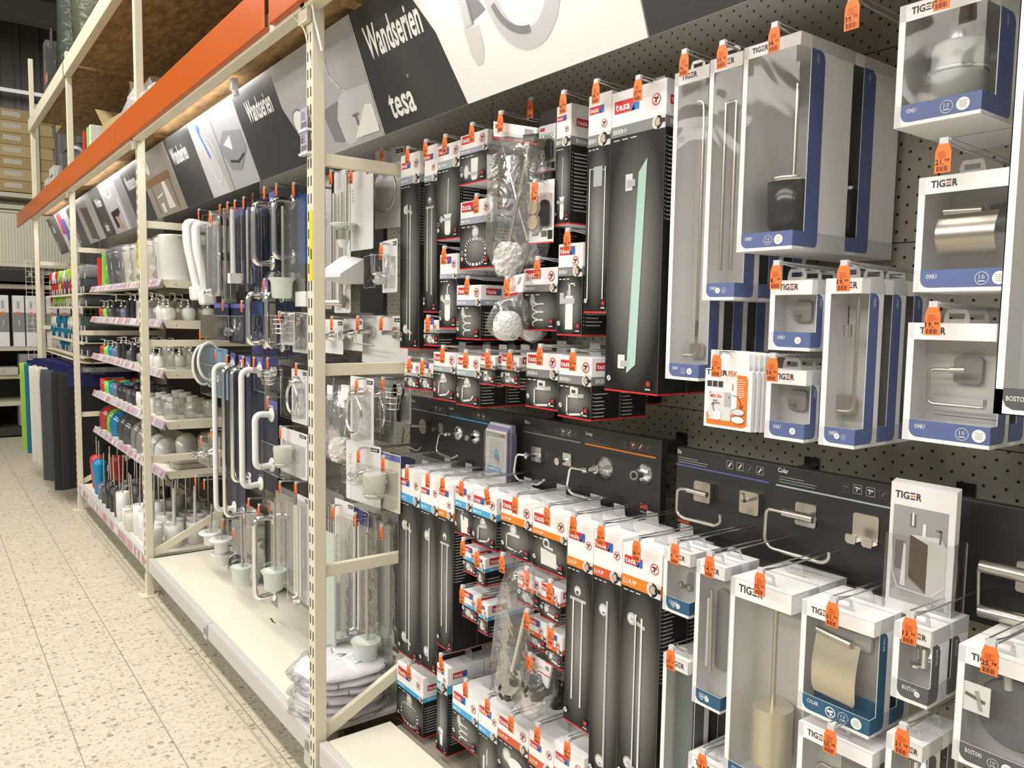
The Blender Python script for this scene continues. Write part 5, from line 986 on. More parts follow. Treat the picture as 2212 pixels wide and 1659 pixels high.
# ------------------------------------------------------------ carded goods beside the nearest upright
CARDW = pm('card_white', (.72, .72, .73), .5); CARDK = pm('card_black', (.03, .03, .035), .4); CARDG = pm('card_grey', (.28, .28, .28), .5)
CREAMG = pm('cream_glass', (.66, .69, .58), .35); WCUP = pm('satin_cup', (.66, .69, .66), .3)
def ringpts(c, ry, rz, n=28): return [(c[0], c[1]+ry*math.cos(2*PI*k/n), c[2]+rz*math.sin(2*PI*k/n)) for k in range(n)]
def card(label, x0, y0, x1, y1, kind, X=1.2, rz=0., cm=None, price=None, tx=None, cat='carded product', header=None, n=0, name='carded_fitting', D=.03, group='carded bathroom fittings', tilt=0):
    """card seen at pixels x0..x1, y0..y1 in the plane X; local: y to the far side, z up, x=0 card face"""
    a = PX(x0, (y0+y1)/2, X); c = PX(x1, (y0+y1)/2, X); m = (x0+x1)/2; W = a[1]-c[1]; zt = PX(m, y0, X)[2]; zb = PX(m, y1, X)[2]; H = zt-zb; yc = (a[1]+c[1])/2; cm = cm or CARDW
    if rz: W = W/max(math.cos(rz)+.0, .5)
    t = thing(name, label, cat, (X, yc, zb), (0, tilt, rz), group=group)
    b = MB(); fr = Fc(b, (.0015, 0, H/2), (0, -1, 0), (0, 0, 1)); prism(b, rrect(W, H, min(.006, W*.2), 3), fr, .0015, cm)
    f = Fc(b, (0, 0, 0), (0, -1, 0), (0, 0, 1), .0004)
    if header: f.rect(-W/2+.002, H*.88, W/2-.002, H-.003, header)
    if cm is CARDW: f.rect(W*.22, H-.020, W*.46, H-.008, BLK); f.text('640', W*.24, H-.017, .006, PWHITE, 2, w=W*.18, res=1); f.lines(-W*.42, H*.62, -W*.30, H*.8, 4, PGREY, seed=3)
    b.build('card', t)
    b = MB(); g = MB(); nm = 'fitting'
    def sh(x0_, w_, z0_, z1_, d_):
        g.box(-d_, -w_/2+x0_, z0_, -.0005, w_/2+x0_, z1_, BLIST); q = [(-d_, -w_/2+x0_, z0_), (-d_, w_/2+x0_, z0_), (-d_, w_/2+x0_, z1_), (-d_, -w_/2+x0_, z1_)]
        g.tube(q, .0007, EDGE, 4, closed=True); g.tube([q[3], (0, q[3][1], z1_)], .0006, EDGE, 4)  # thin pale tubes put in as painted highlights on the blister edges
    if kind == 'rails':
        nm = 'towel_rail'
        for k in (-.2, .22): b.tube([(-.016, W*k, H*.06), (-.016, W*k, H*.84)], .0075, STEEL, 12)
        b.tube([(-.05, W*.45, H*.07), (.0, -W*.1, H*.07)], .011, STEEL, 14); b.lathe([(.022, -.012), (.022, 0)], (0, -W*.3, H*.08), STEEL, 20, 'x')
    elif kind == 'rail':
        nm = 'towel_rail'; b.tube([(-.018, 0, H*.05), (-.018, 0, H*.95)], .009, STEEL, 12); sh(0, W*.6, H*.03, H*.97, .032)
    elif kind == 'whiterail':
        nm = 'towel_rail'; b.tube([(-.03, 0, H*.02), (-.03, 0, H*.97)], .011, WPLAS, 14); b.box(-.05, -.02, -.01, -.002, .02, .035, WPLAS); sh(0, W*.7, H*.0, H*.98, .05)
    elif kind == 'clearrails':
        nm = 'towel_rail'
        for k in (-.25, 0, .22): b.tube([(-.02-.006*k, W*k, H*.08), (-.02-.006*k, W*k, H*.92)], .0065, CHROME, 10)
        b.lathe([(.02, -.02), (.014, -.03), (.01, -.045)], (0, 0, H*.05), CHROME, 18, 'x'); sh(0, W*.85, H*.02, H*.95, .045)
    elif kind == 'mirrors':
        nm = 'wall_mirror'
        for z in (.88, .50): b.lathe([(.026, -.045), (.028, -.040), (.028, -.036), (.01, -.03), (.008, 0)], (0, W*.1, H*z), CHROME, 24, 'x'); b.lathe([(.02, -.03), (.02, 0)], (0, W*.1, H*z), BLKPL, 20, 'x')
        for k in (-.3, 0, .3): b.tube([(-.012, W*k, H*.04), (-.012, W*k, H*.9)], .004, STEEL, 8)
        sh(0, W*.9, 0, H*.98, .05)
    elif kind == 'ring':
        nm = 'towel_ring'; b.tube(ringpts((-.022, 0, H*.46), W*.40, H*.27), .0045, STEEL, 10, closed=True); b.lathe([(.013, -.026), (.016, -.01), (.02, 0)], (0, 0, H*.76), STEEL, 20, 'x')
    elif kind == 'cring':
        nm = 'towel_ring'; b.tube(ringpts((-.030, 0, H*.46), W*.34, H*.27), .0055, CHROME, 10, closed=True); b.lathe([(.010, -.045), (.014, -.03), (.018, -.02), (.026, -.004), (.026, 0)], (0, 0, H*.76), CHROME, 22, 'x'); sh(0, W*.8, H*.12, H*.86, .05)
    elif kind == 'cup':
        nm = 'tumbler'; b.lathe([(.026, 0), (.032, .005), (.038, .075), (.036, .08)], (-.042, 0, H*.22), CREAMG, 26); b.tube(ringpts((-.042, 0, H*.30), .036, 0)[:1]+[(-.042+.037*math.cos(a), .037*math.sin(a), H*.30) for a in [2*PI*k/24 for k in range(24)]][1:], .002, CHROME, 6, closed=True); sh(0, W*.86, H*.08, H*.72, .085)
    elif kind == 'glass':
        nm = 'tumbler'; b.lathe([(.018, 0), (.026, .006), (.030, .07)], (-.032, 0, H*.30), BLIST, 22, caps=False); b.lathe([(.020, 0), (.022, .02)], (-.02, W*.2, H*.28), CHROME, 16, 'y'); sh(0, W*.8, H*.08, H*.68, .065)
    elif kind == 'hook':
        nm = 'robe_hook'; b.lathe([(.012, -.05), (.008, -.04), (.012, -.02), (.022, -.006), (.022, 0)], (0, 0, H*.5), CHROME, 20, 'x'); b.tube([(-.045, .024*math.cos(a), H*.5+.018*math.sin(a)) for a in [PI+PI*k/8 for k in range(9)]], .005, CHROME, 8); sh(0, W*.4, H*.36, H*.66, .055)
    elif kind == 'holder':
        nm = 'roll_holder'
        for k in (.24, -.30): b.lathe([(.020, -.014), (.020, 0)], (0, W*k, H*.66), STEEL, 22, 'x'); b.tube([(-.002, W*k, H*.66), (-.06, W*k, H*.66)], .008, STEEL, 12)
        b.tube(bend([(-.058, W*.26, H*.66), (-.062, W*.34, H*.66), (-.062, W*.30, H*.42), (-.062, -W*.12, H*.40)], .012), .0032, STEEL, 8)
    elif kind == 'basket':
        nm = 'soap_basket'
        for k in range(4): b.tube([(-.035+.03*math.cos(a)*(1-.1*k), W*.32*math.sin(a), H*(.78-.14*k)) for a in [2*PI*q/16 for q in range(16)]], .0018, CHROME, 6, closed=True)
        for q in range(8): a = 2*PI*q/8; b.tube([(-.035+.03*math.cos(a), W*.32*math.sin(a), H*.78), (-.035+.02*math.cos(a), W*.24*math.sin(a), H*.34)], .0012, CHROME, 5)
        b.lathe([(.024, -.006), (.02, -.02)], (0, 0, H*.8), CHROME, 20, 'x'); sh(0, W*.9, H*.1, H*.9, .07)
    elif kind == 'brushset':
        nm = 'toilet_brush'; cm2 = FROST; b.tube([(-.045, 0, H*.2), (-.045, 0, H*.93)], .006, STEEL, 12); b.lathe([(.030, 0), (.036, .006), (.040, H*.16), (.050, H*.20), (.050, H*.205)], (-.05, 0, H*.02), cm2, 28); g.box(-.055, -W*.22, H*.22, -.03, W*.22, H*.96, BLIST); g.lathe([(.058, 0), (.060, .006), (.045, .03)], (-.05, 0, H*.205), BLIST, 26, caps=False)
    elif kind == 'whitebrush':
        nm = 'toilet_brush'; b.tube([(-.045, W*.1, H*.25), (-.045, W*.1, H*.92)], .0075, STEEL, 12); b.lathe([(.012, 0), (.030, .012), (.046, .02), (.042, .022)], (-.045, W*.25, H*.245), FROST, 26); b.lathe([(.022, -.03), (.024, 0)], (-.045, W*.25, H*.245), STEEL, 22); b.lathe([(.012, -.055), (.020, -.03)], (-.045, W*.25, H*.245), FROST, 22)
    elif kind == 'shelfglass':
        nm = 'glass_shelf'; b.box(-.06, -W*.30, H*.10, -.052, W*.30, H*.82, pm('pale_glass', (.62, .70, .62), .12)); b.box(-.05, -W*.1, H*.2, -.02, W*.1, H*.5, CARDW); b.lathe([(.022, -.055), (.018, 0)], (0, -W*.05, H*.04), CHROME, 20, 'x'); b.lathe([(.018, -.045), (.014, 0)], (0, W*.2, H*.10), CHROME, 20, 'x'); sh(0, W*.86, H*.02, H*.9, .065)
    elif kind == 'box':
        nm = 'dispenser'; b.box(-.07, -W*.42, H*.05, -.002, W*.42, H*.68, STEEL)
    elif kind == 'bag':
        nm = 'bag'
    if b.f: b.build(nm, t)
    if g.f: g.build('blister', t)
    if price:
        px_, py_ = tx; p = PX(px_, py_, X-.03)
        hook(X-.03, p[1], p[2], price, 'hook tagged %s, %s' % (price.replace('.', ','), 'for the '+label if len(label.split()) < 11 else 'for the '+' '.join(label.split()[:10])), lift=.006)
    for i in range(1, n+1):
        dup(t, (X+(D+.004)*i, yc, zb), '%s in line behind the %s' % (['second', 'third'][i-1], label), group)
    return t
card('white card with two steel rails near the upright', 722, 367, 757, 676, 'rails', price='24.99', tx=(716, 368), X=1.18)
card('white edge of a long card touching the nearest upright', 703, 378, 716, 668, 'plain', X=1.26)
card('white hanging card set with frosted brush cup and rod', 756, 366, 806, 540, 'whitebrush', price='29.99', tx=(760, 365), X=1.18)
# folded white carton foot of that brush set
a = PX(757, 570, 1.16); t = thing('folded_carton', 'folded white carton foot under the frosted brush cup', 'carton', (1.10, a[1]-.05, PX(757, 612, 1.14)[2]), (0, 0, .25))
b = MB(); b.mesh([(0, 0, .018), (.10, 0, 0), (.10, .11, .0), (0, .11, .018), (0, 0, .03), (.10, -.0, .085), (.10, .11, .10), (0, .11, .035)], [(0, 3, 2, 1), (4, 5, 6, 7), (0, 1, 5, 4), (1, 2, 6, 5), (2, 3, 7, 6), (3, 0, 4, 7)], CARDW); f = Fc(b, (.004, .08, .0405), (0, -1, 0), (.08, 0, .058)); b.build('carton', t, .002)
card('white card with large steel towel ring', 817, 321, 866, 492, 'ring', price='19.99', tx=(826, 322), X=1.27, rz=.15)
card('black card behind the folded carton', 782, 440, 824, 676, 'plain', X=1.33, cm=CARDK, rz=.1)
card('dark grey card behind the towel ring', 806, 350, 836, 690, 'plain', X=1.36, cm=CARDG)
card('clear pack with drinking glass holder', 820, 518, 864, 632, 'glass', price='15.99', tx=(825, 526), X=1.17, rz=-.15)
card('small card with steel knob at the upright, upper row', 702, 690, 741, 764, 'hook', price='7.99', tx=(718, 684), X=1.19)
card('small card with robe hook beside the two-post holder', 742, 688, 783, 757, 'hook', price='16.49', tx=(774, 683), X=1.22)
card('white card with two-post steel roll holder', 790, 682, 873, 787, 'holder', price='11.99', tx=(825, 683), X=1.26, rz=.1)
card('grey card next to two-post holder', 778, 680, 800, 745, 'plain', X=1.30, cm=CARDG)
card('white card with chrome towel ring under the middle brace', 757, 815, 807, 962, 'cring', price='18.49', tx=(772, 818), X=1.18)
card('clear card with chrome towel ring, right of its white-carded twin', 808, 820, 856, 955, 'cring', X=1.24, cm=CARDG, price='15.49', tx=(828, 816))
card('clear pack with chrome wire soap basket', 842, 825, 888, 912, 'basket', X=1.26, cm=CARDG)
card('white card with small chrome robe hook', 755, 958, 815, 1087, 'hook', price='6.99', tx=(776, 968), X=1.17, rz=.12)
card('cream card with milky cup in chrome ring', 806, 977, 862, 1100, 'cup', price='17.49', tx=(829, 985), X=1.19, rz=.05, cm=pm('card_cream', (.62, .60, .52), .5), header=VIOLET)
card('long dark card beside upright, lower field', 702, 1062, 742, 1400, 'clearrails', X=1.26, cm=CARDG)
card('long card with pale glass shelf', 727, 1082, 760, 1425, 'shelfglass', price='29.49', tx=(721, 1092), X=1.17, rz=.1)
card('long card with three chrome tubes', 759, 1098, 795, 1372, 'clearrails', price='22.99', tx=(768, 1108), X=1.2, header=VIOLET)
card('long grey card behind the chrome tubes', 797, 1105, 823, 1368, 'rail', X=1.28, cm=CARDG)
card('clear brush set with milky cup standing lowest', 793, 1125, 848, 1447, 'brushset', price='32.99', tx=(825, 1134), X=1.21, cm=film('card_clear', fog=.06))
card('dark card with chrome bar beside the leftmost tall box', 838, 1120, 862, 1405, 'rail', X=1.30, cm=CARDG)
card('navy card pack under the display board', 842, 984, 896, 1060, 'plain', X=1.45, cm=NAVY)
# long white-headed brushes in bags
def bagbrush(label, stick0, stick1, head, r, X, col=BRISTLE, scol=STEEL, bag=None, paper=None, price=None, tx=None, hx=1., fluff=True):
    p0 = PX(*stick0, X); p1 = PX(*stick1, X); c = PX(*head, X)
    t = thing('bagged_brush', label, 'toilet brush', (X, c[1], c[2]-r), group='spare brushes in clear bags'); L = t.location
    R = random.Random(len(label)); b = MB(); vs = []; fs = []; n1, n2 = 14, 20
    for i in range(n1+1):
        for k in range(n2):
            ph = PI*i/n1; th = 2*PI*k/n2; q = r*(1+(R.uniform(-.12, .12) if fluff else (.05 if k % 2 else -.03))); sx = math.sin(ph)**.6
            vs.append((q*sx*math.cos(th), q*sx*math.sin(th), r+q*math.cos(ph)*hx))
    for i in range(n1):
        for k in range(n2): fs.append((i*n2+k, i*n2+(k+1) % n2, (i+1)*n2+(k+1) % n2, (i+1)*n2+k))
    b.mesh(vs, [f_[::-1] for f_ in fs], col, not fluff); b.build('brush_head', t)
    if stick0 != stick1: b = MB(); b.tube([Vector(p0)-L, Vector(p1)-L], .0045, scol, 8); b.build('stick', t)
    if bag:
        B = [Vector(PX(x, y, X))-L for x, y in bag]; b = MB(); m = len(B); th = r*1.05
        cen = sum(B, Vector())/m; fr_ = [Vector((-th*.9, *(v.yz))) for v in [cen+(q-cen)*.72 for q in B]]; bk = [Vector((th*.9, *(v.yz))) for v in [cen+(q-cen)*.72 for q in B]]
        b.mesh(B+fr_+bk, [(i, (i+1) % m, m+(i+1) % m, m+i) for i in range(m)]+[((i+1) % m, i, 2*m+i, 2*m+(i+1) % m) for i in range(m)]+[tuple(range(m, 2*m)), tuple(range(3*m-1, 2*m-1, -1))], BAG, True); b.build('bag', t)
    if paper:
        Q = [Vector(PX(x, y, X-.004))-L for x, y in paper]; b = MB(); q2 = [v+Vector((.006, 0, 0)) for v in Q]; b.mesh(Q+q2, [(0, 1, 2, 3), (7, 6, 5, 4), (0, 4, 5, 1), (1, 5, 6, 2), (2, 6, 7, 3), (3, 7, 4, 0)], WHITE)
        u = Q[1]-Q[0]; v = Q[0]-Q[3]; f = Fc(b, Q[3]-Vector((.0002, 0, 0)), u, v); f.poly([(0, 0), (1, 0), (1, .10), (0, .10)], RED); f.rect(.05, .25, .7, .45, PLIGHT)
        for k in range(8): f.rect(.74+.025*k, .5, .75+.025*k, .85, BLK)
        f.rect(.05, .6, .16, .85, RED); b.build('header_card', t)
    if price: p = PX(*tx, X-.02); hook(X-.02, p[1], p[2], price, 'hook tagged %s, %s' % (price.replace('.', ','), 'for the '+label if len(label.split()) < 11 else 'for the '+' '.join(label.split()[:10])), lift=.006)
    return t
bagbrush('long brush in a clear bag, front one with red-edged paper header', (1144, 312), (1099, 524), (1097, 560), .036, 1.17, bag=[(1066, 290), (1160, 290), (1150, 420), (1132, 560), (1120, 598), (1075, 600), (1060, 560), (1066, 420)], paper=[(1066, 262), (1160, 276), (1158, 288), (1066, 297)], price='9.99', tx=(1083, 242), hx=1.15)
bagbrush('long brush in a clear bag, behind the front one', (1085, 310), (1140, 520), (1143, 548), .026, 1.25, bag=[(1150, 300), (1190, 300), (1180, 560), (1140, 590), (1120, 560), (1130, 400)])
bagbrush('round white brush head in a bag with slanted paper header', (1095, 705), (1095, 705), (1096, 704), .035, 1.15, bag=[(1092, 640), (1124, 636), (1126, 690), (1128, 715), (1110, 734), (1078, 734), (1062, 710), (1070, 680)], paper=[(1100, 598), (1133, 590), (1128, 630), (1086, 642)], price='6.99', tx=(1097, 598), fluff=False)
bagbrush('round white brush head half hidden behind its twin', (1150, 712), (1150, 712), (1151, 712), .026, 1.25, bag=[(1130, 700), (1170, 700), (1172, 722), (1152, 742), (1132, 730)], fluff=False)
bagbrush('bagged brush with dark bristles and pale stick, lower field', (1136, 1320), (1106, 1450), (1100, 1480), .032, 1.17, col=BLKPL, scol=pm('cream_stick', (.7, .66, .52), .5), bag=[(1098, 1215), (1150, 1215), (1142, 1330), (1134, 1500), (1105, 1535), (1075, 1515), (1070, 1440), (1085, 1290)], price='9.99', tx=(1087, 1196), hx=1.1)
bagbrush('bagged dark brush head with slanted grey header card', (1155, 1480), (1155, 1480), (1158, 1478), .036, 1.20, col=BLKPL, bag=[(1140, 1420), (1190, 1440), (1196, 1500), (1180, 1540), (1150, 1560), (1124, 1520), (1126, 1460)], paper=[(1150, 1415), (1190, 1440), (1182, 1488), (1148, 1440)], price='6.99', tx=(1146, 1412))
bagbrush('dark bagged brush head behind the slanted header', (1200, 1500), (1200, 1500), (1204, 1500), .034, 1.30, col=BLKPL)
bagbrush('big fluffy white brush head, third row beside the upright', (760, 815), (745, 942), (738, 972), .046, 1.2, bag=[(722, 830), (765, 830), (768, 900), (772, 960), (760, 1000), (715, 1000), (704, 960), (712, 900)], hx=.95, scol=CHROME)
bagbrush('fluffy white brush head touching the upright', (722, 815), (710, 920), (712, 950), .036, 1.28, bag=[(703, 830), (730, 830), (735, 960), (720, 1000), (702, 990)])
bagbrush('fluffy white brush head hanging lower behind the big one', (775, 1010), (775, 1010), (776, 1008), .032, 1.33)
for i, (x, y) in enumerate(((713, 848), (738, 864), (746, 848))):
    p = PX(x, y, 1.17); b = MB(); b.box(-.002, -.022, -.026, .002, .022, .026, WHITE); o = b.build('paper_label'); o.location = (1.17, p[1], p[2]); o.rotation_euler = (0, 0, .1*i)
    tag(o, ['white paper label on brush bags, nearest the upright', 'white paper label on brush bags, lower middle', 'white paper label on brush bags, right one'][i], 'label', 'paper labels on the brush bags')
# magnet tapes in blisters
def tape(label, x0, y0, x1, y1, X, price=None, tx=None):
    a = PX(x0, (y0+y1)/2, X); c = PX(x1, (y0+y1)/2, X); m = (x0+x1)/2; W = a[1]-c[1]; zt = PX(m, y0, X)[2]; zb = PX(m, y1, X)[2]; H = zt-zb
    t = thing('adapter_pack', label, 'carded product', (X, c[1], zb), (0, 0, .05), group='round adapter blister packs')
    b = MB(); b.box(0, 0, 0, .0015, W, H, WHITE if H > .09 else CARDG); f = Fc(b, (0, W, 0), (0, -1, 0), (0, 0, 1), .0004); f.rect(0, 0, W, .003, RED, 2); f.text('BK.20-2', W*.15, H*.13, .005, BLK, 2, w=W*.25, res=1)
    for k in range(8): f.rect(W*(.52+.03*k), H*.10, W*(.535+.03*k), H*.2, BLK, 2)
    f.rect(W*.78, H*.06, W*.97, H*.2, BLK, 2); f.rect(.08*W, H*.88, W*.34, H*.95, RED, 2); b.build('card', t)
    b = MB()
    for z in (.58, .34):
        b.lathe([(W*.26, -.012), (W*.28, -.008), (W*.28, -.003)], (0, W*.68, H*z), STEEL, 22, 'x'); b.lathe([(W*.20, -.0135), (W*.20, -.0125)], (0, W*.68, H*z), TAN, 20, 'x')
    fr = Fc(b, (-.004, W*.28, H*.47), (0, -1, 0), (0, 0, 1)); prism(b, rrect(W*.3, H*.42, W*.1), fr, .006, BLKPL); b.build('adapter', t)
    b = MB(); b.box(-.018, W*.05, H*.24, -.0005, W*.97, H*.78, BLIST); b.build('blister', t)
    if price: p = PX(*tx, X-.03); hook(X-.03, p[1], p[2], price, 'hook tagged %s, %s' % (price.replace('.', ','), 'for the '+label if len(label.split()) < 11 else 'for the '+' '.join(label.split()[:10])), lift=.006)
    return t
tape('blister pack with two round tan adapters', 1147, 391, 1196, 526, 1.19, '4.99', (1157, 389)); tape('upper small blister pack with one round adapter', 1166, 270, 1200, 372, 1.27, '3.99', (1148, 213))
card('grey transparent card pack behind the empty-looking 3,99 hook', 1166, 238, 1206, 300, 'plain', X=1.36, cm=CARDG)
# folded white covers in clear bags on the base shelf
R = random.Random(3); BAGW = pm('cover_cloth', (.88, .88, .9), .6, bump=(25, .6)); BAGB = film('pile_bag', (.97, .97, .98), .02, .12, .5, 16, .05)
for i in range(6):
    t = thing('folded_cover', ['topmost', 'second', 'third', 'fourth', 'fifth', 'lowest'][i]+' folded white cover with black line pattern in the pile', 'textile', (1.10+R.uniform(-.01, .01), 2.37+R.uniform(-.012, .012), .205+.026*(5-i)), (0, 0, R.uniform(-.2, .2)), group='folded white covers on the base shelf')
    b = MB(); n = 36; prof = ((.95, .002), (1.04, .007), (1.05, .014), (.98, .022), (.6, .0255), (.05, .027)); vs = []
    for s_, h in prof:
        for k in range(n):
            a = 2*PI*k/n; q = s_*(1+.035*math.sin(5*a+i)+.02*math.sin(11*a)); vs.append((.155*q*math.cos(a)*(.95), .125*q*math.sin(a), h*(1+.12*math.sin(3*a+i))))
    b.mesh(vs, [(j*n+k, j*n+(k+1) % n, (j+1)*n+(k+1) % n, (j+1)*n+k) for j in range(len(prof)-1) for k in range(n)]+[tuple(range((len(prof)-1)*n, len(prof)*n)), tuple(range(n-1, -1, -1))], BAGW, True)
    for k in range(14 if i == 0 else 9):
        a = R.uniform(0, 2*PI)
        if i == 0 and k < 9: x, y = R.uniform(-.10, .08), R.uniform(-.08, .08); dx, dy = R.choice(((.035, .012), (.012, .045), (.03, -.02))); b.tube([(x, y, .0275), (x+dx*.5, y+dy*.5+.003, .0278), (x+dx, y+dy, .0272)], .0012, BLK, 5)
        else: x, y = .1475*math.cos(a)*1.04, .125*math.sin(a)*1.05; b.tube([(x, y, .006), (x*1.01+.002, y*1.01, .014), (x*.97, y*.97, .021)], .0013, BLK, 5)
    b.build('cover', t)
    b = MB(); vs = []
    for s_, h in ((1.0, .0005), (1.12, .006), (1.15, .014), (1.05, .0255), (.5, .0288), (.04, .0292)):
        for k in range(n): a = 2*PI*k/n; q = s_*(1+.05*math.sin(7*a+i)+.03*math.sin(13*a+2*i)); vs.append((.155*q*math.cos(a), .128*q*math.sin(a), min(h*(1+.05*math.sin(9*a)), .0295 if i == 0 else .0258)))
    b.mesh(vs, [(j*n+k, j*n+(k+1) % n, (j+1)*n+(k+1) % n, (j+1)*n+k) for j in range(5) for k in range(n)], BAGB, True); b.build('bag', t)
# ------------------------------------------------------------ grab bars and other goods in the second bay
NAVYC = pm('card_navy', (.012, .018, .05), .35)
def grab(label, fx, yt, yb, X, bulge, r, mt, cm=NAVYC, price=None, tx=None, cw=.07, hdr=True, n=0):
    a = PX(fx, yt, X); d = PX(fx, yb, X); yc = (a[1]+d[1])/2; zt, zb = a[2], d[2]; H = zt-zb
    t = thing('grab_bar', label, 'grab bar', (X, yc, zb-.03), group='carded grab bars'); z0 = .03
    b = MB(); b.tube(bend([(-.001, 0, z0+.012), (-bulge, 0, z0+.004), (-bulge, 0, z0+H-.004), (-.001, 0, z0+H-.012)], bulge*.95, 8), r, mt, 14); b.build('bar', t)
    for z in (z0+.012, z0+H-.012): b = MB(); b.lathe([(.0, -.006), (.028, -.006), (.03, -.002), (.03, 0)], (0, 0, z), mt, 24, 'x', caps=False); b.build('flange', t)
    b = MB(); b.box(.001, -cw/2, -.01, .003, cw/2, z0+H+.05, cm); f = Fc(b, (.001, 0, 0), (0, -1, 0), (0, 0, 1), .0004)
    if hdr: f.rect(-cw/2, z0+H+.012, cw/2, z0+H+.048, VIOLET); f.lines(-cw*.3, z0+H+.02, cw*.4, z0+H+.03, 1, PLIGHT, 2); f.disc(cw*.3, .004, .003, RED, 2)
    b.build('card', t)
    if price: p = PX(*tx, X-.03); hook(X-.03, p[1], p[2], price, 'hook tagged %s, %s' % (price.replace('.', ','), 'for the '+label if len(label.split()) < 11 else 'for the '+' '.join(label.split()[:10])), lift=.006)
    return t
grab('big chrome grab bar, top row, nearest the brush carton', 588, 440, 575, 1.17, .075, .0125, CHROME, price='34.99', tx=(572, 404))
grab('chrome grab bar half hidden behind the clear brush tube', 632, 430, 562, 1.2, .075, .0115, CHROME, price='39.99', tx=(598, 397), hdr=False, cw=.09)
grab('chrome grab bar, middle height, left of two', 573, 632, 745, 1.15, .07, .012, CHROME, price='29.99', tx=(572, 602))
grab('chrome grab bar, middle height, against a navy card', 610, 632, 752, 1.2, .065, .0105, CHROME, cw=.10)
grab('longest white grab bar', 505, 785, 1100, 1.17, .085, .012, WPLAS, price='29.49', tx=(491, 767))
grab('longest chrome grab bar behind the white one', 523, 790, 1112, 1.17, .08, .0105, CHROME)
grab('long chrome grab bar between two white ones', 537, 795, 1038, 1.17, .07, .0115, CHROME, price='31.49', tx=(526, 770))
grab('long white grab bar ending beside the short one', 563, 795, 1050, 1.17, .08, .013, WPLAS, price='27.49', tx=(549, 772))
grab('short white grab bar on its navy card', 588, 890, 1010, 1.15, .07, .013, WPLAS, price='16.99', tx=(579, 857), cw=.12)
grab('chrome grab bar in the lowest row', 591, 1112, 1288, 1.15, .078, .0115, CHROME, price='24.49', tx=(560, 1090), cm=CARDG, hdr=False)
def sq_card(*a, **k): return card(*a, **k)
sq_card('long black card with two round mirrors', 478, 452, 510, 655, 'mirrors', X=1.17, cm=CARDK, price='19.49', tx=(492, 437))
sq_card('long clear card with chrome fittings left of the mirrors', 456, 455, 478, 640, 'clearrails', X=1.2, cm=CARDG, price='17.99', tx=(476, 442))
sq_card('navy card with white shower rail', 508, 448, 528, 608, 'whiterail', X=1.17, cm=NAVYC, price='21.49', tx=(508, 433), header=VIOLET)
sq_card('navy card with steel shower rail', 533, 446, 556, 620, 'rail', X=1.17, cm=NAVYC, price='23.99', tx=(527, 426), header=VIOLET)
sq_card('violet-headed navy card behind the big chrome bar', 556, 428, 580, 650, 'clearrails', X=1.25, cm=NAVYC, price='26.99', tx=(547, 418), header=VIOLET)
sq_card('clear brush set with white cup beside the upright, top row', 616, 432, 658, 650, 'brushset', X=1.14, cm=film('card_clear', fog=.06), price='33.99', tx=(635, 395))
sq_card('bright blue card behind the clear brush tube', 640, 418, 668, 570, 'plain', X=1.3, cm=pm('card_blue', (.04, .18, .6), .4))
b = MB(); W_ = .10; b.box(0, 0, 0, .07, W_, .055, CARDW); o = b.build('carton', bevel=.002); p = PX(660, 655, 1.13); o.location = (1.13, p[1], p[2]-.012); tag(o, 'white open carton under the white cup in the top row', 'carton')
sq_card('small violet-headed pack with steel box dispenser', 463, 655, 494, 735, 'box', X=1.16, cm=NAVYC, header=VIOLET, price='14.99', tx=(482, 648))
sq_card('small violet-headed pack with clear cup', 495, 655, 529, 742, 'glass', X=1.17, cm=NAVYC, header=VIOLET, price='13.49', tx=(523, 650))
sq_card('blue-headed clear bag pack seen through a chrome bar', 541, 650, 570, 745, 'glass', X=1.28, cm=pm('card_sky', (.08, .22, .62), .4))
sq_card('clear pack with wire basket beside the upright', 606, 675, 636, 745, 'basket', X=1.15, cm=CARDW, price='12.99', tx=(604, 673))
sq_card('clear pack with glass corner shelf beside the upright', 632, 675, 664, 762, 'basket', X=1.2, cm=CARDW, price='14.49', tx=(638, 677))
sq_card('pale blue headed soap dish pack at the shelf side', 459, 752, 492, 860, 'glass', X=1.2, cm=pm('card_ice', (.2, .36, .5), .4), price='9.49', tx=(467, 757))
sq_card('white card with round chrome magnifying mirror', 630, 798, 664, 915, 'cring', X=1.17, price='18.99', tx=(641, 785))
sq_card('clear pack with chrome spiral holder', 583, 790, 612, 850, 'basket', X=1.18, cm=CARDK, price='11.49', tx=(579, 773))
sq_card('white card with milky dispenser, middle height', 606, 930, 664, 1028, 'cup', X=1.16, price='15.49', tx=(607, 921))
sq_card('white card with chrome dispenser nozzle behind it', 640, 945, 668, 1025, 'hook', X=1.22, price='12.49', tx=(640, 941))
sq_card('clear brush set with milky green cup, lowest row', 596, 1070, 640, 1272, 'brushset', X=1.14, cm=film('card_clear', fog=.06), price='28.99', tx=(606, 1040))
sq_card('clear bundle of chrome rails touching the upright, lowest row', 643, 1072, 666, 1300, 'clearrails', X=1.14, cm=CARDW, price='31.99', tx=(640, 1042))
sq_card('clear brush set with steel rod, lowest row', 533, 1095, 556, 1255, 'brushset', X=1.17, cm=film('card_clear', fog=.06), price='22.49', tx=(538, 1077))
sq_card('second clear brush set, half behind the lowest chrome bar', 545, 1105, 572, 1275, 'brushset', X=1.28, cm=film('card_clear', fog=.06), price='22.49', tx=(582, 1083))
sq_card('clear pack with chrome spray arm at the lowest row', 606, 1200, 640, 1310, 'hook', X=1.34, cm=CARDG)
sq_card('grey long card behind the long white bars', 520, 800, 560, 1060, 'plain', X=1.33, cm=CARDK)
sq_card('dark long card between the short white bar and the upright', 600, 850, 632, 1060, 'plain', X=1.38, cm=CARDK)
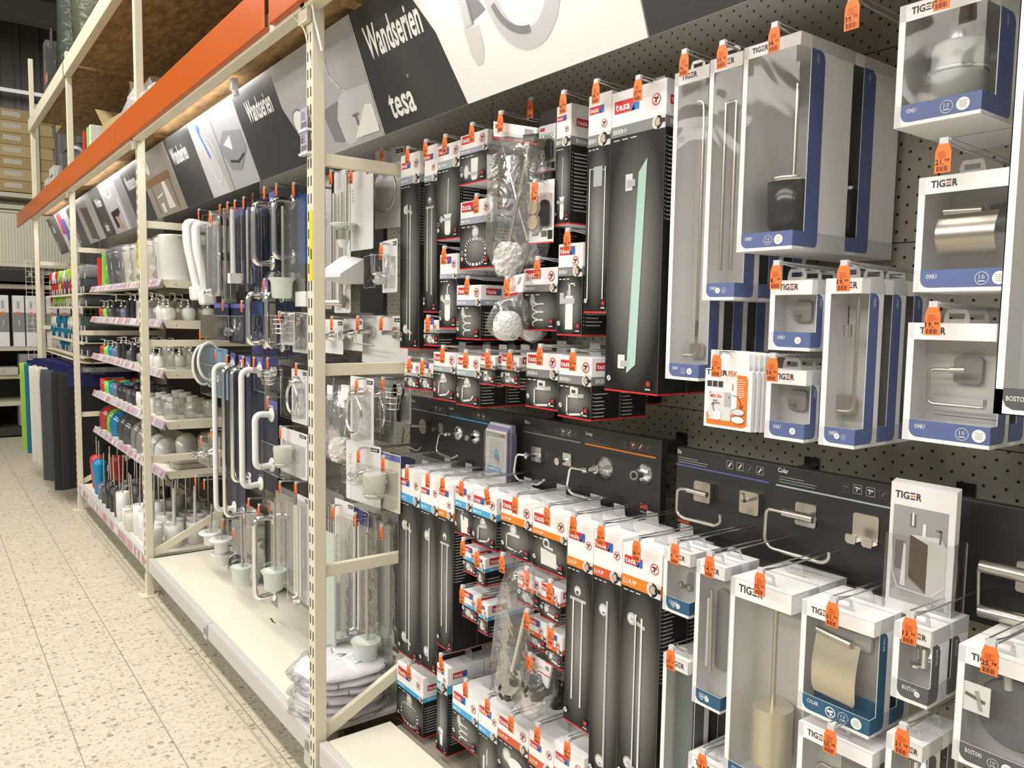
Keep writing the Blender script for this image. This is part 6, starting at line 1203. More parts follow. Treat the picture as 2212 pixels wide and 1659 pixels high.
sq_card('violet pack rack behind the middle chrome bars', 545, 745, 600, 800, 'plain', X=1.36, cm=VIOLET)
for i, (x0, y0, x1, y1, c) in enumerate(((486, 440, 506, 640, NAVYC), (512, 450, 530, 645, CARDK), (534, 440, 552, 640, NAVYC), (556, 436, 582, 650, CARDK), (590, 440, 640, 600, NAVYC), (485, 800, 505, 1090, CARDK), (508, 800, 530, 1100, NAVYC), (535, 810, 558, 1060, NAVYC), (560, 900, 600, 1060, NAVYC), (604, 790, 640, 900, CARDK), (596, 640, 650, 770, NAVYC), (500, 1100, 540, 1200, CARDG), (560, 1100, 600, 1280, CARDK), (604, 1060, 650, 1260, CARDG))):
    card('%s long backing card behind the %s' % ({NAVYC: 'navy', CARDK: 'black', CARDG: 'grey'}[c], ['mirror card', 'white shower rail', 'steel shower rail', 'big chrome bar', 'clear brush tube', 'longest white bar', 'longest chrome bar', 'second white bar', 'short white bar', 'chrome spiral pack', 'wire basket pack', 'black domed case', 'lowest chrome bar', 'milky green cup'][i]), x0, y0, x1, y1, 'plain', X=1.30, cm=c)
# white plastic towel holders beside the dispenser shelves
for i, (x0, y0, y1, X) in enumerate(((428, 480, 640, 1.14), (448, 485, 650, 1.16))):
    a = PX(x0, y0, X); d = PX(x0, y1, X); t = thing('wall_holder', ['farther', 'nearer'][i]+' big white plastic wall holder hanging at the shelf end', 'wall holder', (X, a[1], d[2]), (0, -.07, 0), group='white plastic wall holders')
    H = a[2]-d[2]; b = MB(); b.tube(bend([(.03, 0, H*.97), (-.03, 0, H), (-.035, 0, H*.7), (.0, 0, 0)], .04), .022, WPLAS, 14); b.build('arm', t); b = MB(); b.box(-.04, -.04, -.02, .03, .04, .05, WPLAS); b.build('foot', t, .012)
    p = PX(x0+[2, 6][i], y0-28, X-.02); hook(X-.02, p[1], p[2], ['8.49', '9.99'][i], 'hook tagged %s above the %s white wall holder' % (['8,49', '9,99'][i], ['farther', 'nearer'][i]), lift=.006)
sq_card('clear ribbed long pack with white two-button switch box', 452, 478, 472, 640, 'clearrails', X=1.12, cm=WPLAS, price='10.49', tx=(457, 462))
for i, (x0, y0, y1) in enumerate(((440, 745, 810), (452, 740, 800))):
    p = PX(x0, y0, 1.17); q = PX(x0, y1+20, 1.17); H = p[2]-q[2]; t = thing('mirror_frame', ['farther', 'nearer'][i]+' white oval hand-mirror frame hanging beside the tumblers', 'mirror', (1.17, p[1], q[2]), group='white oval mirrors'); b = MB(); b.tube([(.055*math.cos(a), .0, H/2+H*.5*math.sin(a)) for a in [2*PI*k/26 for k in range(26)]], .007, WPLAS, 10, closed=True); b.build('frame', t)
    b = MB(); fr = Fc(b, (0, 0.001, H/2), (1, 0, 0), (0, 0, 1)); prism(b, [(.05*math.cos(2*PI*k/22), H*.45*math.sin(2*PI*k/22)) for k in range(22)], fr, .003, STEEL); b.build('glass', t)
    p = PX([433, 446][i], 713, 1.14); hook(1.14, p[1], p[2], '7.49', 'hook tagged 7,49 above the %s white oval mirror' % ['farther', 'nearer'][i], lift=.006)
# white rimmed toilet brush sets low at the shelf end
for i, (x, yr, r) in enumerate(((455, 1150, .052), (478, 1165, .052), (480, 1195, .050))):
    X = 1.12+.02*i; p = PX(x, yr, X); t = thing('brush_bowl', ['white rimmed brush bowl in clear wrap, farthest', 'white rimmed brush bowl in clear wrap, middle', 'white rimmed brush bowl with lid, nearest the black dome'][i], 'toilet brush', (X, p[1], p[2]-.06), group='white brush bowls')
    b = MB(); b.lathe([(.026, 0), (.032, .003), (.034, .045), (r, .052), (r+.006, .060), (r, .066), (r*.7, .060)], (0, 0, 0), WPLAS, 28)
    if i == 2: b.lathe([(r*.72, .062), (r*.70, .088), (r*.6, .094), (.01, .096)], (0, 0, 0), WPLAS, 28, caps=False)
    b.build('bowl', t)
    if i < 2: b = MB(); b.tube([(0, 0, .06), (.008, 0, .20)], .005, STEEL, 10); b.build('stick', t); b = MB(); b.box(-.03, -.022, .07, .03, .022, .21, BLIST); b.build('wrap', t)
    q = PX([423, 442, 482][i], [1027, 1036, 1122][i], X-.02); hook(X-.02, q[1], q[2], ['12.99', '13.99', '14.99'][i], 'hook tagged %s above the white brush bowls' % ['12,99', '13,99', '14,99'][i], lift=.006)
p = PX(511, 1215, 1.15); t = thing('domed_case', 'glossy black domed case hanging low in front of the cream shelf', 'holder', (1.15, p[1], p[2]-.028)); b = MB(); b.lathe([(.030, 0), (.034, .004), (.034, .032), (.028, .05), (.014, .062), (.002, .066)], (0, 0, 0), BLKPL, 26, sx=1.1); b.build('dome', t); b = MB(); b.tube([(0, 0, .06), (.01, 0, .11)], .004, CHROME, 8); b.build('stem', t)
q = PX(506, 1142, 1.13); hook(1.13, q[1], q[2], '16.99', 'hook tagged 16,99 above the black domed case', lift=.006)
# ------------------------------------------------------------ shelf unit with dispensers (third bay)
SX0 = 1.045; SY0, SY1 = 4.50, 6.56
STRIP = pm('price_rail', (.52, .44, .52), .35); STR_R = pm('price_red', (.62, .16, .15), .5); STR_L = pm('price_lilac', (.5, .48, .62), .5)
SHZ = (1.675, 1.458, 1.188, .912, .640); rown = ('top', 'second', 'middle', 'fourth', 'lowest')
for i, z in enumerate(SHZ):
    t = thing('wall_shelf', 'cream steel %s shelf of the dispenser bay with price rail' % rown[i], 'shelf', (0, 0, 0), group='shelves of the dispenser bay')
    b = MB(); b.box(SX0, SY0, z-.012, 1.50, SY1, z, CREAMW); b.box(SX0, SY0, z-.045, SX0+.002, SY1, z-.012, CREAM); b.box(1.49, SY0, z-.045, 1.50, SY1, z-.012, CREAM); b.build('shelf_plate', t)
    b = MB(); b.mesh([(SX0, SY0-.002, z), (1.50, SY0-.002, z), (1.50, SY0-.002, z-.052), (SX0+.02, SY0-.002, z-.042), (SX0, SY0, z), (1.50, SY0, z), (1.50, SY0, z-.052), (SX0+.02, SY0, z-.042)], [(3, 2, 1, 0), (4, 5, 6, 7), (0, 1, 5, 4), (1, 2, 6, 5), (2, 3, 7, 6), (3, 0, 4, 7)], CREAM)
    f = Fc(b, (SX0, SY0-.002, z-.05), (1, 0, 0), (0, 0, 1)); f.disc(.07, .024, .003, BLK, 2, 8); b.build('side_bracket', t)
    ym = (SY0+SY1)/2
    for k, (ya, yb) in enumerate(((SY0-.03, ym-.002), (ym+.002, SY1+.03))):
        b = MB(); b.mesh([(SX0-.004, ya, z+.006), (SX0-.022, ya, z-.036), (SX0-.020, ya, z-.037), (SX0-.001, ya, z+.005), (SX0-.004, yb, z+.006), (SX0-.022, yb, z-.036), (SX0-.020, yb, z-.037), (SX0-.001, yb, z+.005)], [(0, 1, 2, 3), (7, 6, 5, 4), (0, 4, 5, 1), (1, 5, 6, 2), (2, 6, 7, 3), (3, 7, 4, 0)], STRIP)
        L = math.hypot(.018, .042); f = Fc(b, (SX0-.022, yb, z-.036), (0, -1, 0), (.018/L, 0, .042/L), .0005); R = random.Random(i*7+k); u = .02
        while u < yb-ya-.05:
            wd = R.choice((.035, .045, .055)); m = R.choice((PLIGHT, pm('price_pink', (.55, .33, .34), .5), PLIGHT, STR_L)); f.rect(u, .006, u+wd, .040, m)
            if R.random() < .55: f.rect(u+wd*.1, .010, u+wd*.35, .036, STR_R, 2)
            f.lines(u+wd*.45, .012, u+wd*.95, .034, 3, PGREYD, 2, .3, seed=int(u*100)); u += wd+.004
        b.build('price_rail', t)
b = MB(); ya, yb = 4.47, 6.61; f = Fc(b, (.9245, yb, .145), (0, -1, 0), (0, 0, 1), .0004); R = random.Random(5); u = .01
b.box(.9247, ya, .140, .926, yb, .20, STRIP)
while u < yb-ya-.06:
    wd = R.choice((.04, .05, .06)); f.rect(u, .004, u+wd, .050, R.choice((PLIGHT, pm('price_pink', .5))));
    if R.random() < .6: f.rect(u+.004, .01, u+wd*.4, .044, STR_R, 2)
    u += wd+.004
tag(b.build('price_strip'), 'pink and white price strip on the base shelf lip below the brush holders', 'price rail')
b = MB(); b.box(1.555, 4.47, .21, 1.559, 6.6, 2.3, pm('bay_back_shade', (.06, .05, .04), .6)); struct(b.build('trim_6'))  # dark sheet over the perforated panel, paints the shade behind the shelves
# goods -------------------------------------------------
COLS = {'black': pm('glaze_black', (.03, .03, .035), .3), 'white': pm('glaze_white', (.72, .72, .70), .3), 'red': pm('glaze_red', (.55, .03, .04), .3), 'blue': pm('glaze_blue', (.0, .22, .48), .25), 'green': pm('glaze_green', (.22, .62, .08), .35), 'slate': pm('glaze_slate', (.14, .18, .25), .3), 'cream': pm('glaze_cream', (.62, .58, .48), .35), 'grey': pm('glaze_grey', (.28, .28, .27), .35), 'glass': film('tumbler_glass', (.93, .94, .93), .14, .05, .3, 40, .12), 'char': pm('glaze_char', (.08, .085, .09), .4)}
GRP = {}
def pump(b, z, r=.012, s=1.):
    b.lathe([(r, 0), (r, .012*s), (r*.45, .016*s), (r*.4, .038*s), (r*.5, .040*s), (r*.5, .048*s)], (0, 0, z), CHROME, 12); b.tube([(0, 0, z+.045*s), (-.028*s, .006, z+.047*s), (-.032*s, .006, z+.040*s)], .0035, CHROME, 6)
def goods(kind, col, x, y, z, label, group, rz=0., s=1.):
    key = (kind, col, round(s, 2))
    if key in GRP: return dup(GRP[key], (x, y, z), label, group, rot=(0, 0, rz))
    m = COLS[col]; nm = {'disp': 'soap_dispenser', 'sqdisp': 'soap_dispenser', 'tumbler': 'tumbler', 'bin': 'waste_bin', 'wrapbin': 'waste_bin', 'dome': 'domed_bowl', 'brush': 'toilet_brush', 'tallbrush': 'toilet_brush', 'thin': 'toilet_brush', 'whitebrush': 'toilet_brush', 'dish': 'soap_dish'}[kind]
    cat = {'disp': 'soap dispenser', 'sqdisp': 'soap dispenser', 'tumbler': 'tumbler', 'bin': 'bin', 'wrapbin': 'bin', 'dome': 'bowl', 'brush': 'toilet brush', 'tallbrush': 'toilet brush', 'thin': 'toilet brush', 'whitebrush': 'toilet brush', 'dish': 'soap dish'}[kind]
    t = thing(nm, label, cat, (x, y, z), (0, 0, rz), group=group); b = MB()
    if kind == 'disp':
        b.lathe([(.026*s, 0), (.034*s, .008), (.039*s, .035*s), (.037*s, .062*s), (.026*s, .070*s), (.013*s, .074*s)], (0, 0, 0), m, 20); b.build('bottle', t); b = MB(); pump(b, .073*s, s=s); b.build('pump', t)
    elif kind == 'sqdisp':
        fr = Fc(b, (0, 0, 0), (1, 0, 0), (0, 1, 0)); prism(b, rrect(.055*s, .06*s, .01, 3), fr, .115*s, m)
        if col in ('glass', 'white'):
            for k in range(5): b.box(-.0278*s, -.024*s+k*.011*s, .01, -.0275*s, -.019*s+k*.011*s, .10*s, COLS['grey'])
        b.build('bottle', t); b = MB(); pump(b, .115*s, s=s); b.build('pump', t)
    elif kind == 'tumbler':
        b.lathe([(.024*s, 0), (.032*s, .008), (.037*s, .04*s), (.034*s, .088*s), (.031*s, .088*s), (.033*s, .04*s), (.022*s, .012)], (0, 0, 0), m, 14 if col == 'glass' else 20); b.build('cup', t)
    elif kind in ('bin', 'wrapbin'):
        b.lathe([(.060*s, 0), (.068*s, .01), (.085*s, .20*s), (.086*s, .235*s), (.078*s, .245*s), (.01, .248*s)], (0, 0, 0), m, 28); b.build('body', t)
        b = MB(); b.lathe([(.083*s, .212*s), (.088*s, .216*s), (.088*s, .222*s), (.083*s, .226*s)], (0, 0, 0), CHROME if col != 'white' else WPLAS, 28, caps=False); f = Fc(b, (-.083*s, .02, .12*s), (0, -1, 0), (0, 0, 1)); f.disc(.02, .01, .014, PLIGHT, 4, 14, .024) if kind == 'wrapbin' else None; b.build('rim', t)
        if kind == 'wrapbin':
            b = MB(); b.lathe([(.075*s, .0), (.10*s, .03), (.078*s, .07), (.092*s, .15*s), (.093*s, .25*s), (.05*s, .262*s)], (0, 0, .001), BAG, 16, caps=False); b.build('wrap', t)
    elif kind == 'dome':
        b.lathe([(.055*s, 0), (.06*s, .05*s), (.056*s, .09*s), (.04*s, .118*s), (.015*s, .130*s), (.001, .132*s)], (0, 0, 0), m, 26); b.build('dome', t); b = MB(); b.lathe([(.063*s, .0), (.066*s, .06*s), (.058*s, .105*s), (.03*s, .136*s), (.001, .140*s)], (0, 0, .0005), CLEAR, 24, caps=False); b.build('wrap', t)
    elif kind in ('brush', 'tallbrush', 'thin', 'whitebrush'):
        h = {'brush': .115, 'tallbrush': .26, 'thin': .17, 'whitebrush': .125}[kind]*s; r = {'brush': .048, 'tallbrush': .050, 'thin': .038, 'whitebrush': .050}[kind]*s
        if kind == 'tallbrush': b.lathe([(r*.62, 0), (r*.72, .01), (r*1.02, h*.8), (r*.95, h*.94), (r*.5, h), (.012, h)], (0, 0, 0), m, 26)
        else: b.lathe([(r*.86, 0), (r*.92, .004), (r, h*.5), (r*.97, h), (r*.88, h), (r*.88, h*.8), (.01, h*.78)], (0, 0, 0), m, 26)
        b.build('holder', t); b = MB(); tl = .006*(((x*913+y*517) % 1)-.5)*s
        if kind == 'whitebrush': b.tube([(0, 0, h*.8), (tl, tl, h+.20*s)], .009, m, 12, rr=[.010, .007]); b.lathe([(.014, 0), (.014, .012)], (0, 0, h*.8), CHROME, 14)
        else: b.tube([(0, 0, h*.75), (tl*3, tl, h+(.22 if kind != 'tallbrush' else .14)*s)], .005, STEEL, 10)
        b.build('handle', t)
    elif kind == 'dish': b.lathe([(.03, 0), (.05, .012), (.048, .014), (.02, .006)], (0, 0, 0), m, 18); b.build('dish', t)
    GRP[key] = t; return t
R = random.Random(11)
def at(px, py, z): return PZ(px, py, z)
# top shelf
b = MB(); b.box(0, 0, 0, .20, .012, .215, COLS['red']); o = b.build('bath_board', bevel=.003); o.location = (1.07, 6.50, 1.676); tag(o, 'red upright bath board at the far end of the top shelf', 'board')
b = MB(); b.box(0, 0, 0, .20, .014, .235, COLS['green']); o = b.build('bath_board', bevel=.003); o.location = (1.07, 6.33, 1.676); o.rotation_euler = (.1, 0, 0); tag(o, 'green leaning bath board beside the red one on the top shelf', 'board')
for i, (y, x, c) in enumerate(((6.12, 1.15, 'black'), (5.90, 1.14, 'black'), (5.70, 1.15, 'slate'), (5.55, 1.14, 'cream'), (5.36, 1.15, 'cream'), (5.17, 1.15, 'cream'), (4.98, 1.15, 'cream'), (4.83, 1.17, 'white'))):
    goods('wrapbin', c, x, y, 1.676, '%s wrapped %s waste bin on the top shelf' % (['first', 'second', 'only', 'first', 'second', 'third', 'fourth', 'small'][i], {'black': 'black', 'slate': 'slate', 'cream': 'cream', 'white': 'white'}[c]), 'wrapped waste bins on the top shelf', s=1.0 if c != 'cream' else .96)
for i, (y, x) in enumerate(((5.1, 1.37), (4.85, 1.40))):
    goods('bin', 'white', x, y, 1.676, ['farther', 'nearer'][i]+' white bin with lid at the back of the top shelf', 'white lidded bins at the back', s=1.12)
t = thing('waste_bin', 'largest plain white bin at the near end of the top shelf', 'bin', (1.16, 4.63, 1.676)); b = MB(); b.lathe([(.088, 0), (.092, .006), (.099, .232), (.099, .243), (.094, .246), (.01, .247)], (0, 0, 0), COLS['white'], 36); f = Fc(b, (-.02, -.0985, .225), (1, 0, 0), (0, 0, 1)); f.rect(0, 0, .016, .004, PGREYD, 3); b.build('body', t)
for i, (x, y) in enumerate(((1.33, 4.64), (1.42, 4.66))):
    goods('wrapbin', 'white', x, y, 1.676, ['wrapped white bin next to the largest one', 'wrapped white bin behind the largest one'][i], 'wrapped white bins at the near end', s=.78)
# second shelf
names2 = ['far end', 'farther middle', 'middle', 'nearer middle', 'near end']
k = 0
for row in range(3):
    for j in range(13):
        y = 6.45-j*.150+R.uniform(-.012, .012); x = 1.10+row*.12; c = ['red', 'green', 'char', 'black', 'black', 'slate', 'black', 'black', 'white', 'white', 'glass', 'glass', 'white'][j]
        kd = 'sqdisp' if j in (3, 6, 7, 8, 10) else 'disp'
        if j == 12: y = 4.60; x = 1.10+row*.105
        goods(kd, c, x, y, 1.459, '%s soap dispenser in the %s row of the second shelf' % ({'char': 'charcoal', 'glass': 'clear patterned'}.get(c, c), ['front', 'middle', 'back'][row]), 'soap dispensers on the second shelf, '+c+' '+['front', 'middle', 'back'][row], s=R.choice((.95, 1.0)))
for i in range(2): goods('disp', 'white', 1.10+.003*i, 4.60+.10*(i+1)-.0, 1.459, 'round white soap dispenser at the near end of the second shelf', 'round white dispensers, near end', s=1.12) if i == 0 else None
for i, x in enumerate((1.215, 1.32, 1.42)): goods('disp', 'white', x, 4.60, 1.459, 'round white soap dispenser along the end of the second shelf', 'round white dispensers, shelf end', s=1.12) if i > 5 else None
# middle shelf
for row in range(3):
    for j in range(13):
        y = 6.47-j*.150+R.uniform(-.012, .012); x = 1.10+row*.11; c = ['red', 'green', 'blue', 'slate', 'black', 'black', 'char', 'black', 'grey', 'white', 'white', 'white', 'glass'][j]
        if j == 12: y = 4.60
        goods('sqdisp' if j in (4, 5, 7, 9, 12) else 'disp', c, x, y, 1.189, '%s soap dispenser in the %s row of the middle shelf' % ({'char': 'charcoal', 'glass': 'clear ribbed'}.get(c, c), ['front', 'middle', 'back'][row]), 'soap dispensers on the middle shelf, '+c+' '+['front', 'middle', 'back'][row], s=R.choice((.85, .9)))
# fourth shelf
for row in range(3):
    for j in range(13):
        y = 6.47-j*.150+R.uniform(-.012, .012); x = 1.10+row*.105; c = ['red', 'green', 'blue', 'slate', 'black', 'black', 'char', 'black', 'white', 'white', 'white', 'glass', 'glass'][j]
        if j == 12: y = 4.60
        goods('tumbler', c, x, y, .913, '%s tumbler in the %s row of the fourth shelf' % ({'char': 'charcoal', 'glass': 'clear ribbed'}.get(c, c), ['front', 'middle', 'back'][row]), 'tumblers on the fourth shelf, '+c+' '+['front', 'middle', 'back'][row], s=R.choice((1.0, 1.1)))
for i, (x, y) in enumerate(((1.10, 4.76), (1.26, 4.60))): goods('tumbler', 'white', x+.04, y-.03, .913, ['white tumbler with black foot beside the clear ones', 'pale tumbler at the end of the fourth shelf'][i], 'pale tumblers at the near end', s=1.15) if i < 0 else None
# lowest shelf
for j, c in enumerate(('red', 'green', 'blue', 'char', 'char', 'grey', 'grey', 'white', 'white')):
    y = 6.42-j*.20; goods('dome', c, 1.12+.01*(j % 2), y, .641, '%s domed bowl in clear wrap on the lowest shelf, %s' % ({'char': 'charcoal'}.get(c, c), ['farthest', 'next to farthest', 'beside the charcoal ones', 'farther of its pair', 'nearer of its pair', 'farther of its pair', 'nearer of its pair', 'farther of its pair', 'nearer of its pair'][j]), 'domed bowls on the lowest shelf', s=1.25 if c != 'white' else 1.0)
for j, x in enumerate((1.25, 1.37, 1.46)): goods('dome', 'white', x-.02, 4.80, .641, ['front', 'middle', 'rear'][j]+' white domed bowl behind the carton at the shelf end', 'white domes at the shelf end', s=1.15)
b = MB(); b.box(0, 0, 0, .24, .10, .055, CARDW); o = b.build('carton', bevel=.002); o.location = (1.13, 4.66, .641); tag(o, 'flat white carton in front of the white domes on the lowest shelf', 'carton')
for i in range(2):
    t = thing('folded_mat', ['upper', 'lower'][i]+' folded cream bath mat in crinkled clear wrap at the shelf end', 'textile', (1.24, 4.575, .641+.030*(1-i)), group='folded mats at the shelf end'); b = MB(); fr = Fc(b, (0, 0, 0), (1, 0, 0), (0, 1, 0)); prism(b, rrect(.27, .13, .03), fr, .029, pm('mat_cream', (.55, .50, .38), .9, bump=(90, .8))); b.build('mat', t, .01); b = MB(); fr = Fc(b, (0, 0, .0005), (1, 0, 0), (0, 1, 0)); prism(b, rrect(.30, .14, .03), fr, .0295, BAG); b.build('wrap', t)
# clear bagged chrome bits next to them
for i, (x, y0, y1) in enumerate(((440, 955, 1005), (462, 940, 1010))): card('crinkled clear pack with chrome part at the shelf end, '+['farther', 'nearer'][i], x-12, y0, x+14, y1, 'hook', X=1.12, cm=film('card_clear', fog=.15), price='6.49', tx=(x-5, y0-12))
# base shelf brushes
rows = []
def bz(x, y, kd, c, lab, s=1.): goods(kd, c, x, y, .205, lab, 'toilet brushes on the base shelf', s=s)
bz(1.02, 6.42, 'tallbrush', 'red', 'tall red toilet brush set at the far end of the base shelf', .95); bz(1.14, 6.32, 'tallbrush', 'red', 'tall red toilet brush set behind the blue one', .95); bz(1.0, 6.20, 'tallbrush', 'blue', 'tall bright blue toilet brush set', .95)
seq = [(1.0, 6.03, 'brush', 'slate'), (1.0, 5.88, 'brush', 'char'), (.99, 5.72, 'thin', 'black'), (.99, 5.60, 'thin', 'black'), (.99, 5.44, 'thin', 'char'), (.985, 5.33, 'thin', 'white'), (1.0, 5.20, 'brush', 'white'), (.985, 5.05, 'brush', 'cream'), (1.0, 4.93, 'thin', 'white'), (1.0, 4.81, 'thin', 'white'), (1.12, 5.9, 'brush', 'slate'), (1.13, 5.72, 'brush', 'black'), (1.12, 5.58, 'thin', 'char'), (1.12, 5.44, 'brush', 'char'), (1.12, 5.28, 'thin', 'black'), (1.13, 5.14, 'brush', 'white'), (1.12, 5.0, 'thin', 'white'), (1.12, 4.86, 'brush', 'white'),
       (1.25, 6.0, 'brush', 'char'), (1.25, 5.8, 'thin', 'grey'), (1.25, 5.6, 'brush', 'char'), (1.25, 5.42, 'thin', 'black'), (1.26, 5.25, 'brush', 'grey'), (1.25, 5.08, 'thin', 'grey'), (1.25, 4.9, 'brush', 'grey'), (1.38, 5.3, 'brush', 'grey'), (1.38, 5.1, 'brush', 'grey'), (1.38, 4.9, 'brush', 'grey'), (1.37, 4.73, 'brush', 'white')]
for i, (x, y, kd, c) in enumerate(seq):
    sh_ = {'brush': 'round', 'thin': 'slender'}[kd]; rowl = 'front' if x < 1.05 else ('second' if x < 1.2 else ('third' if x < 1.3 else 'rear'))
    bz(x, y, kd, c, '%s %s toilet brush holder in the %s row, %s' % (sh_, {'char': 'charcoal'}.get(c, c), rowl, ['far part', 'middle part', 'near part'][0 if y > 5.7 else (1 if y > 5.15 else 2)]), [.95, 1.0, 1.05][i % 3])
for i, (x, y) in enumerate(((.985, 4.56), (1.10, 4.57), (1.215, 4.58), (1.33, 4.59))): goods('whitebrush', 'white', x, y, .205, 'round white toilet brush set with white handle, %s of four at the shelf end' % ['first', 'second', 'third', 'last'][i], 'white brush sets at the shelf end', s=1.0)
for i, (x, y) in enumerate(((1.02, 4.69), (1.14, 4.71), (1.26, 4.74))): goods('brush', 'white', x, y, .205, 'round white brush holder with steel rod behind the front ones, %s' % ['first', 'second', 'third'][i], 'white steel-rod brush sets', s=1.02)
# ------------------------------------------------------------ towels, wrapped mats and hanging bath mats in the last bay
TW = {'red': (.50, .02, .03), 'lime': (.35, .60, .08), 'white': (.75, .73, .66), 'grey': (.32, .32, .35), 'teal': (.01, .17, .27), 'char': (.07, .08, .09), 'cream': (.62, .57, .44), 'navy': (.01, .02, .09)}
def TM(c): return pm('terry_'+c, TW[c], .95, bump=(220, .9))
R = random.Random(21)
rowsT = [(1.80, ['red', 'white', 'red', 'lime', 'white', 'lime', 'lime', 'white', 'cream', 'grey', 'grey']), (1.70, ['red', 'red', 'red', 'lime', 'red', 'char', 'red', 'red', 'grey', 'char', 'char']), (1.595, ['red', 'lime', 'lime', 'lime', 'lime', 'white', 'cream', 'grey', 'grey', 'grey', 'char']), (1.40, ['white', 'white', 'teal', 'teal', 'teal', 'white', 'white', 'grey', 'grey', 'char', 'char']), (1.32, ['teal', 'teal', 'teal', 'teal', 'teal', 'teal', 'char', 'char', 'char', 'char', 'char']), (1.215, ['white', 'white', 'white', 'teal', 'teal', 'teal', 'cream', 'cream', 'char', 'char', 'char'])]
protos = {}
for ri, (z, cols) in enumerate(rowsT):
    for j, c in enumerate(cols):
        y = 8.65-j*.185; lab = '%s rolled towel, %s' % ({'char': 'charcoal', 'lime': 'lime green'}.get(c, c), ['top row', 'second row', 'third row', 'fourth row', 'fifth row', 'lowest row'][ri]); g = '%s rolled towels, row %s' % (c, ['one', 'two', 'three', 'four', 'five', 'six'][ri])
        if c in protos: dup(protos[c], (1.02+R.uniform(0, .02), y, z), lab, g); continue
        t = thing('rolled_towel', lab, 'towel', (1.02, y, z), group=g); b = MB(); m = TM(c)
        sp = [(.006+.0455*k/40*1.0, k/40*2*PI*3.5) for k in range(41)]
        b.lathe([(.04, 0), (.052, .004), (.054, .02), (.054, .38), (.05, .40)], (0, 0, 0), m, 20, 'x')
        for k in range(3): b.tube([(-.001, (.014+.013*k)*math.cos(a), (.014+.013*k)*math.sin(a)) for a in [2*PI*q/18 for q in range(18)]], .0035, m, 5, closed=True)
        b.build('roll', t); b = MB(); b.box(-.006, -.03, -.055, -.003, .03, -.012, pm('towel_tag', (.5, .5, .56), .4)); b.build('label_tag', t); protos[c] = t
for i, z in enumerate((1.64, 1.54, 1.265, 1.155)):
    b = MB(); b.box(1.0, 6.72, z-.012, 1.5, 8.8, z-.004, CREAM); b.box(.998, 6.72, z-.02, 1.0, 8.8, z-.002, CREAM); tag(b.build('towel_shelf'), ['uppermost', 'second', 'third', 'lowest'][i]+' narrow cream shelf carrying rolled towels', 'shelf', 'towel shelves')
b = MB(); b.box(.98, 6.7, 1.108, 1.0, 8.8, 1.112, CREAM); b.box(1.0, 6.75, 1.10, 1.5, 8.8, 1.11, CREAM); tag(b.build('wire_tray'), 'cream tray of wrapped dark mats above the navy hangers', 'shelf')
for i in range(7):
    t = thing('wrapped_mat', 'dark mat in shiny clear wrap lying under the towels', 'textile', (1.0+.005*i, 6.84+.24*i, 1.035), group='wrapped dark mats'); b = MB(); fr = Fc(b, (.22, 0, 0), (1, 0, 0), (0, 1, 0)); prism(b, rrect(.42, .20, .04), fr, .035, TM('char' if i % 3 else 'grey')); b.build('mat', t, .01); b = MB(); fr = Fc(b, (.22, 0, -.001), (1, 0, 0), (0, 1, 0)); prism(b, rrect(.46, .22, .05), fr, .038, BAG); b.build('wrap', t)
mats = [(8.30, .72, .24, 'lime', 'shaggy lime green'), (8.16, .745, .22, 'teal', 'deep teal'), (8.04, .765, .23, 'navy', 'dark navy'), (7.92, .785, .30, 'pink', 'faded pink'), (7.80, .745, .22, 'white', 'off-white shaggy'), (7.70, .775, .22, 'white', 'off-white shaggy'), (7.58, .795, .17, 'cream', 'cream'), (7.46, .80, .18, 'cream', 'cream'), (7.32, .775, .12, 'char', 'charcoal shaggy'), (7.20, .80, .14, 'char', 'charcoal shaggy'), (7.06, .82, .10, 'black', 'black'), (6.94, .86, .13, 'black', 'black')]
TW['pink'] = (.50, .38, .38); TW['black'] = (.02, .02, .022); mp_ = {}
for i, (y, x, zb, c, nm_) in enumerate(mats):
    H = 1.03-zb; lab = '%s bath mat folded over its hanger, %s' % (nm_, ['farthest', 'second farthest', 'behind the pink one', 'next to the off-white ones', 'farther of two', 'nearer of two', 'farther of two', 'nearer of two', 'farther of two', 'nearer of two', 'farther of two', 'nearest of all'][i])
    t = thing('bath_mat', lab, 'bath mat', (x, y, zb), (0, 0, R.uniform(-.03, .03)), group='bath mats hanging in a row'); b = MB(); m = TM(c); n = 10; vs = []
    W = .55
    prof = [(.016, 0), (.022, .03), (.022, H-.10), (.018, H-.03), (.004, H)]
    top = [(-a, h) for a, h in prof]+[(a, h) for a, h in prof[::-1]]
    for k in range(n+1):
        xx = W*k/n
        for q, (d, h) in enumerate(top): vs.append((xx+(.006*math.sin(h*14) if k == 0 else 0), d+.004*math.sin(xx*22+h*9+i), h+(.012*math.sin(xx*16+i) if h < .05 else 0)))
    q = len(top); fs = [(k*q+j, (k+1)*q+j, (k+1)*q+j+1, k*q+j+1) for k in range(n) for j in range(q-1)]+[tuple(range(q)), tuple(range((n+1)*q-1, n*q-1, -1))]
    b.mesh(vs, fs, m, True); b.build('mat', t)
    b = MB(); nv = pm('hanger_navy', (.02, .025, .12), .35); zc = H-.02; b.box(.05, -.026, zc-.10, .50, -.023, zc+.045, nv); b.box(.10, -.023, zc+.045, .45, .0, zc+.06, nv); f = Fc(b, (.05, -.026, zc-.10), (1, 0, 0), (0, 0, 1)); f.ring(.06, .045, .012, .003, PLIGHT, 2); f.rect(.26, .02, .40, .07, PGREY, 2); f.text('soft & easy', .16, .10, .010, PLIGHT, 2, w=.10, res=1); b.build('hanger_card', t)
b = MB(); b.tube([(1.05, 6.66, 1.105), (1.05, 8.5, 1.105)], .008, CHROME, 10); tag(b.build('hanging_rail'), 'chrome rail carrying the navy mat hangers', 'rail')
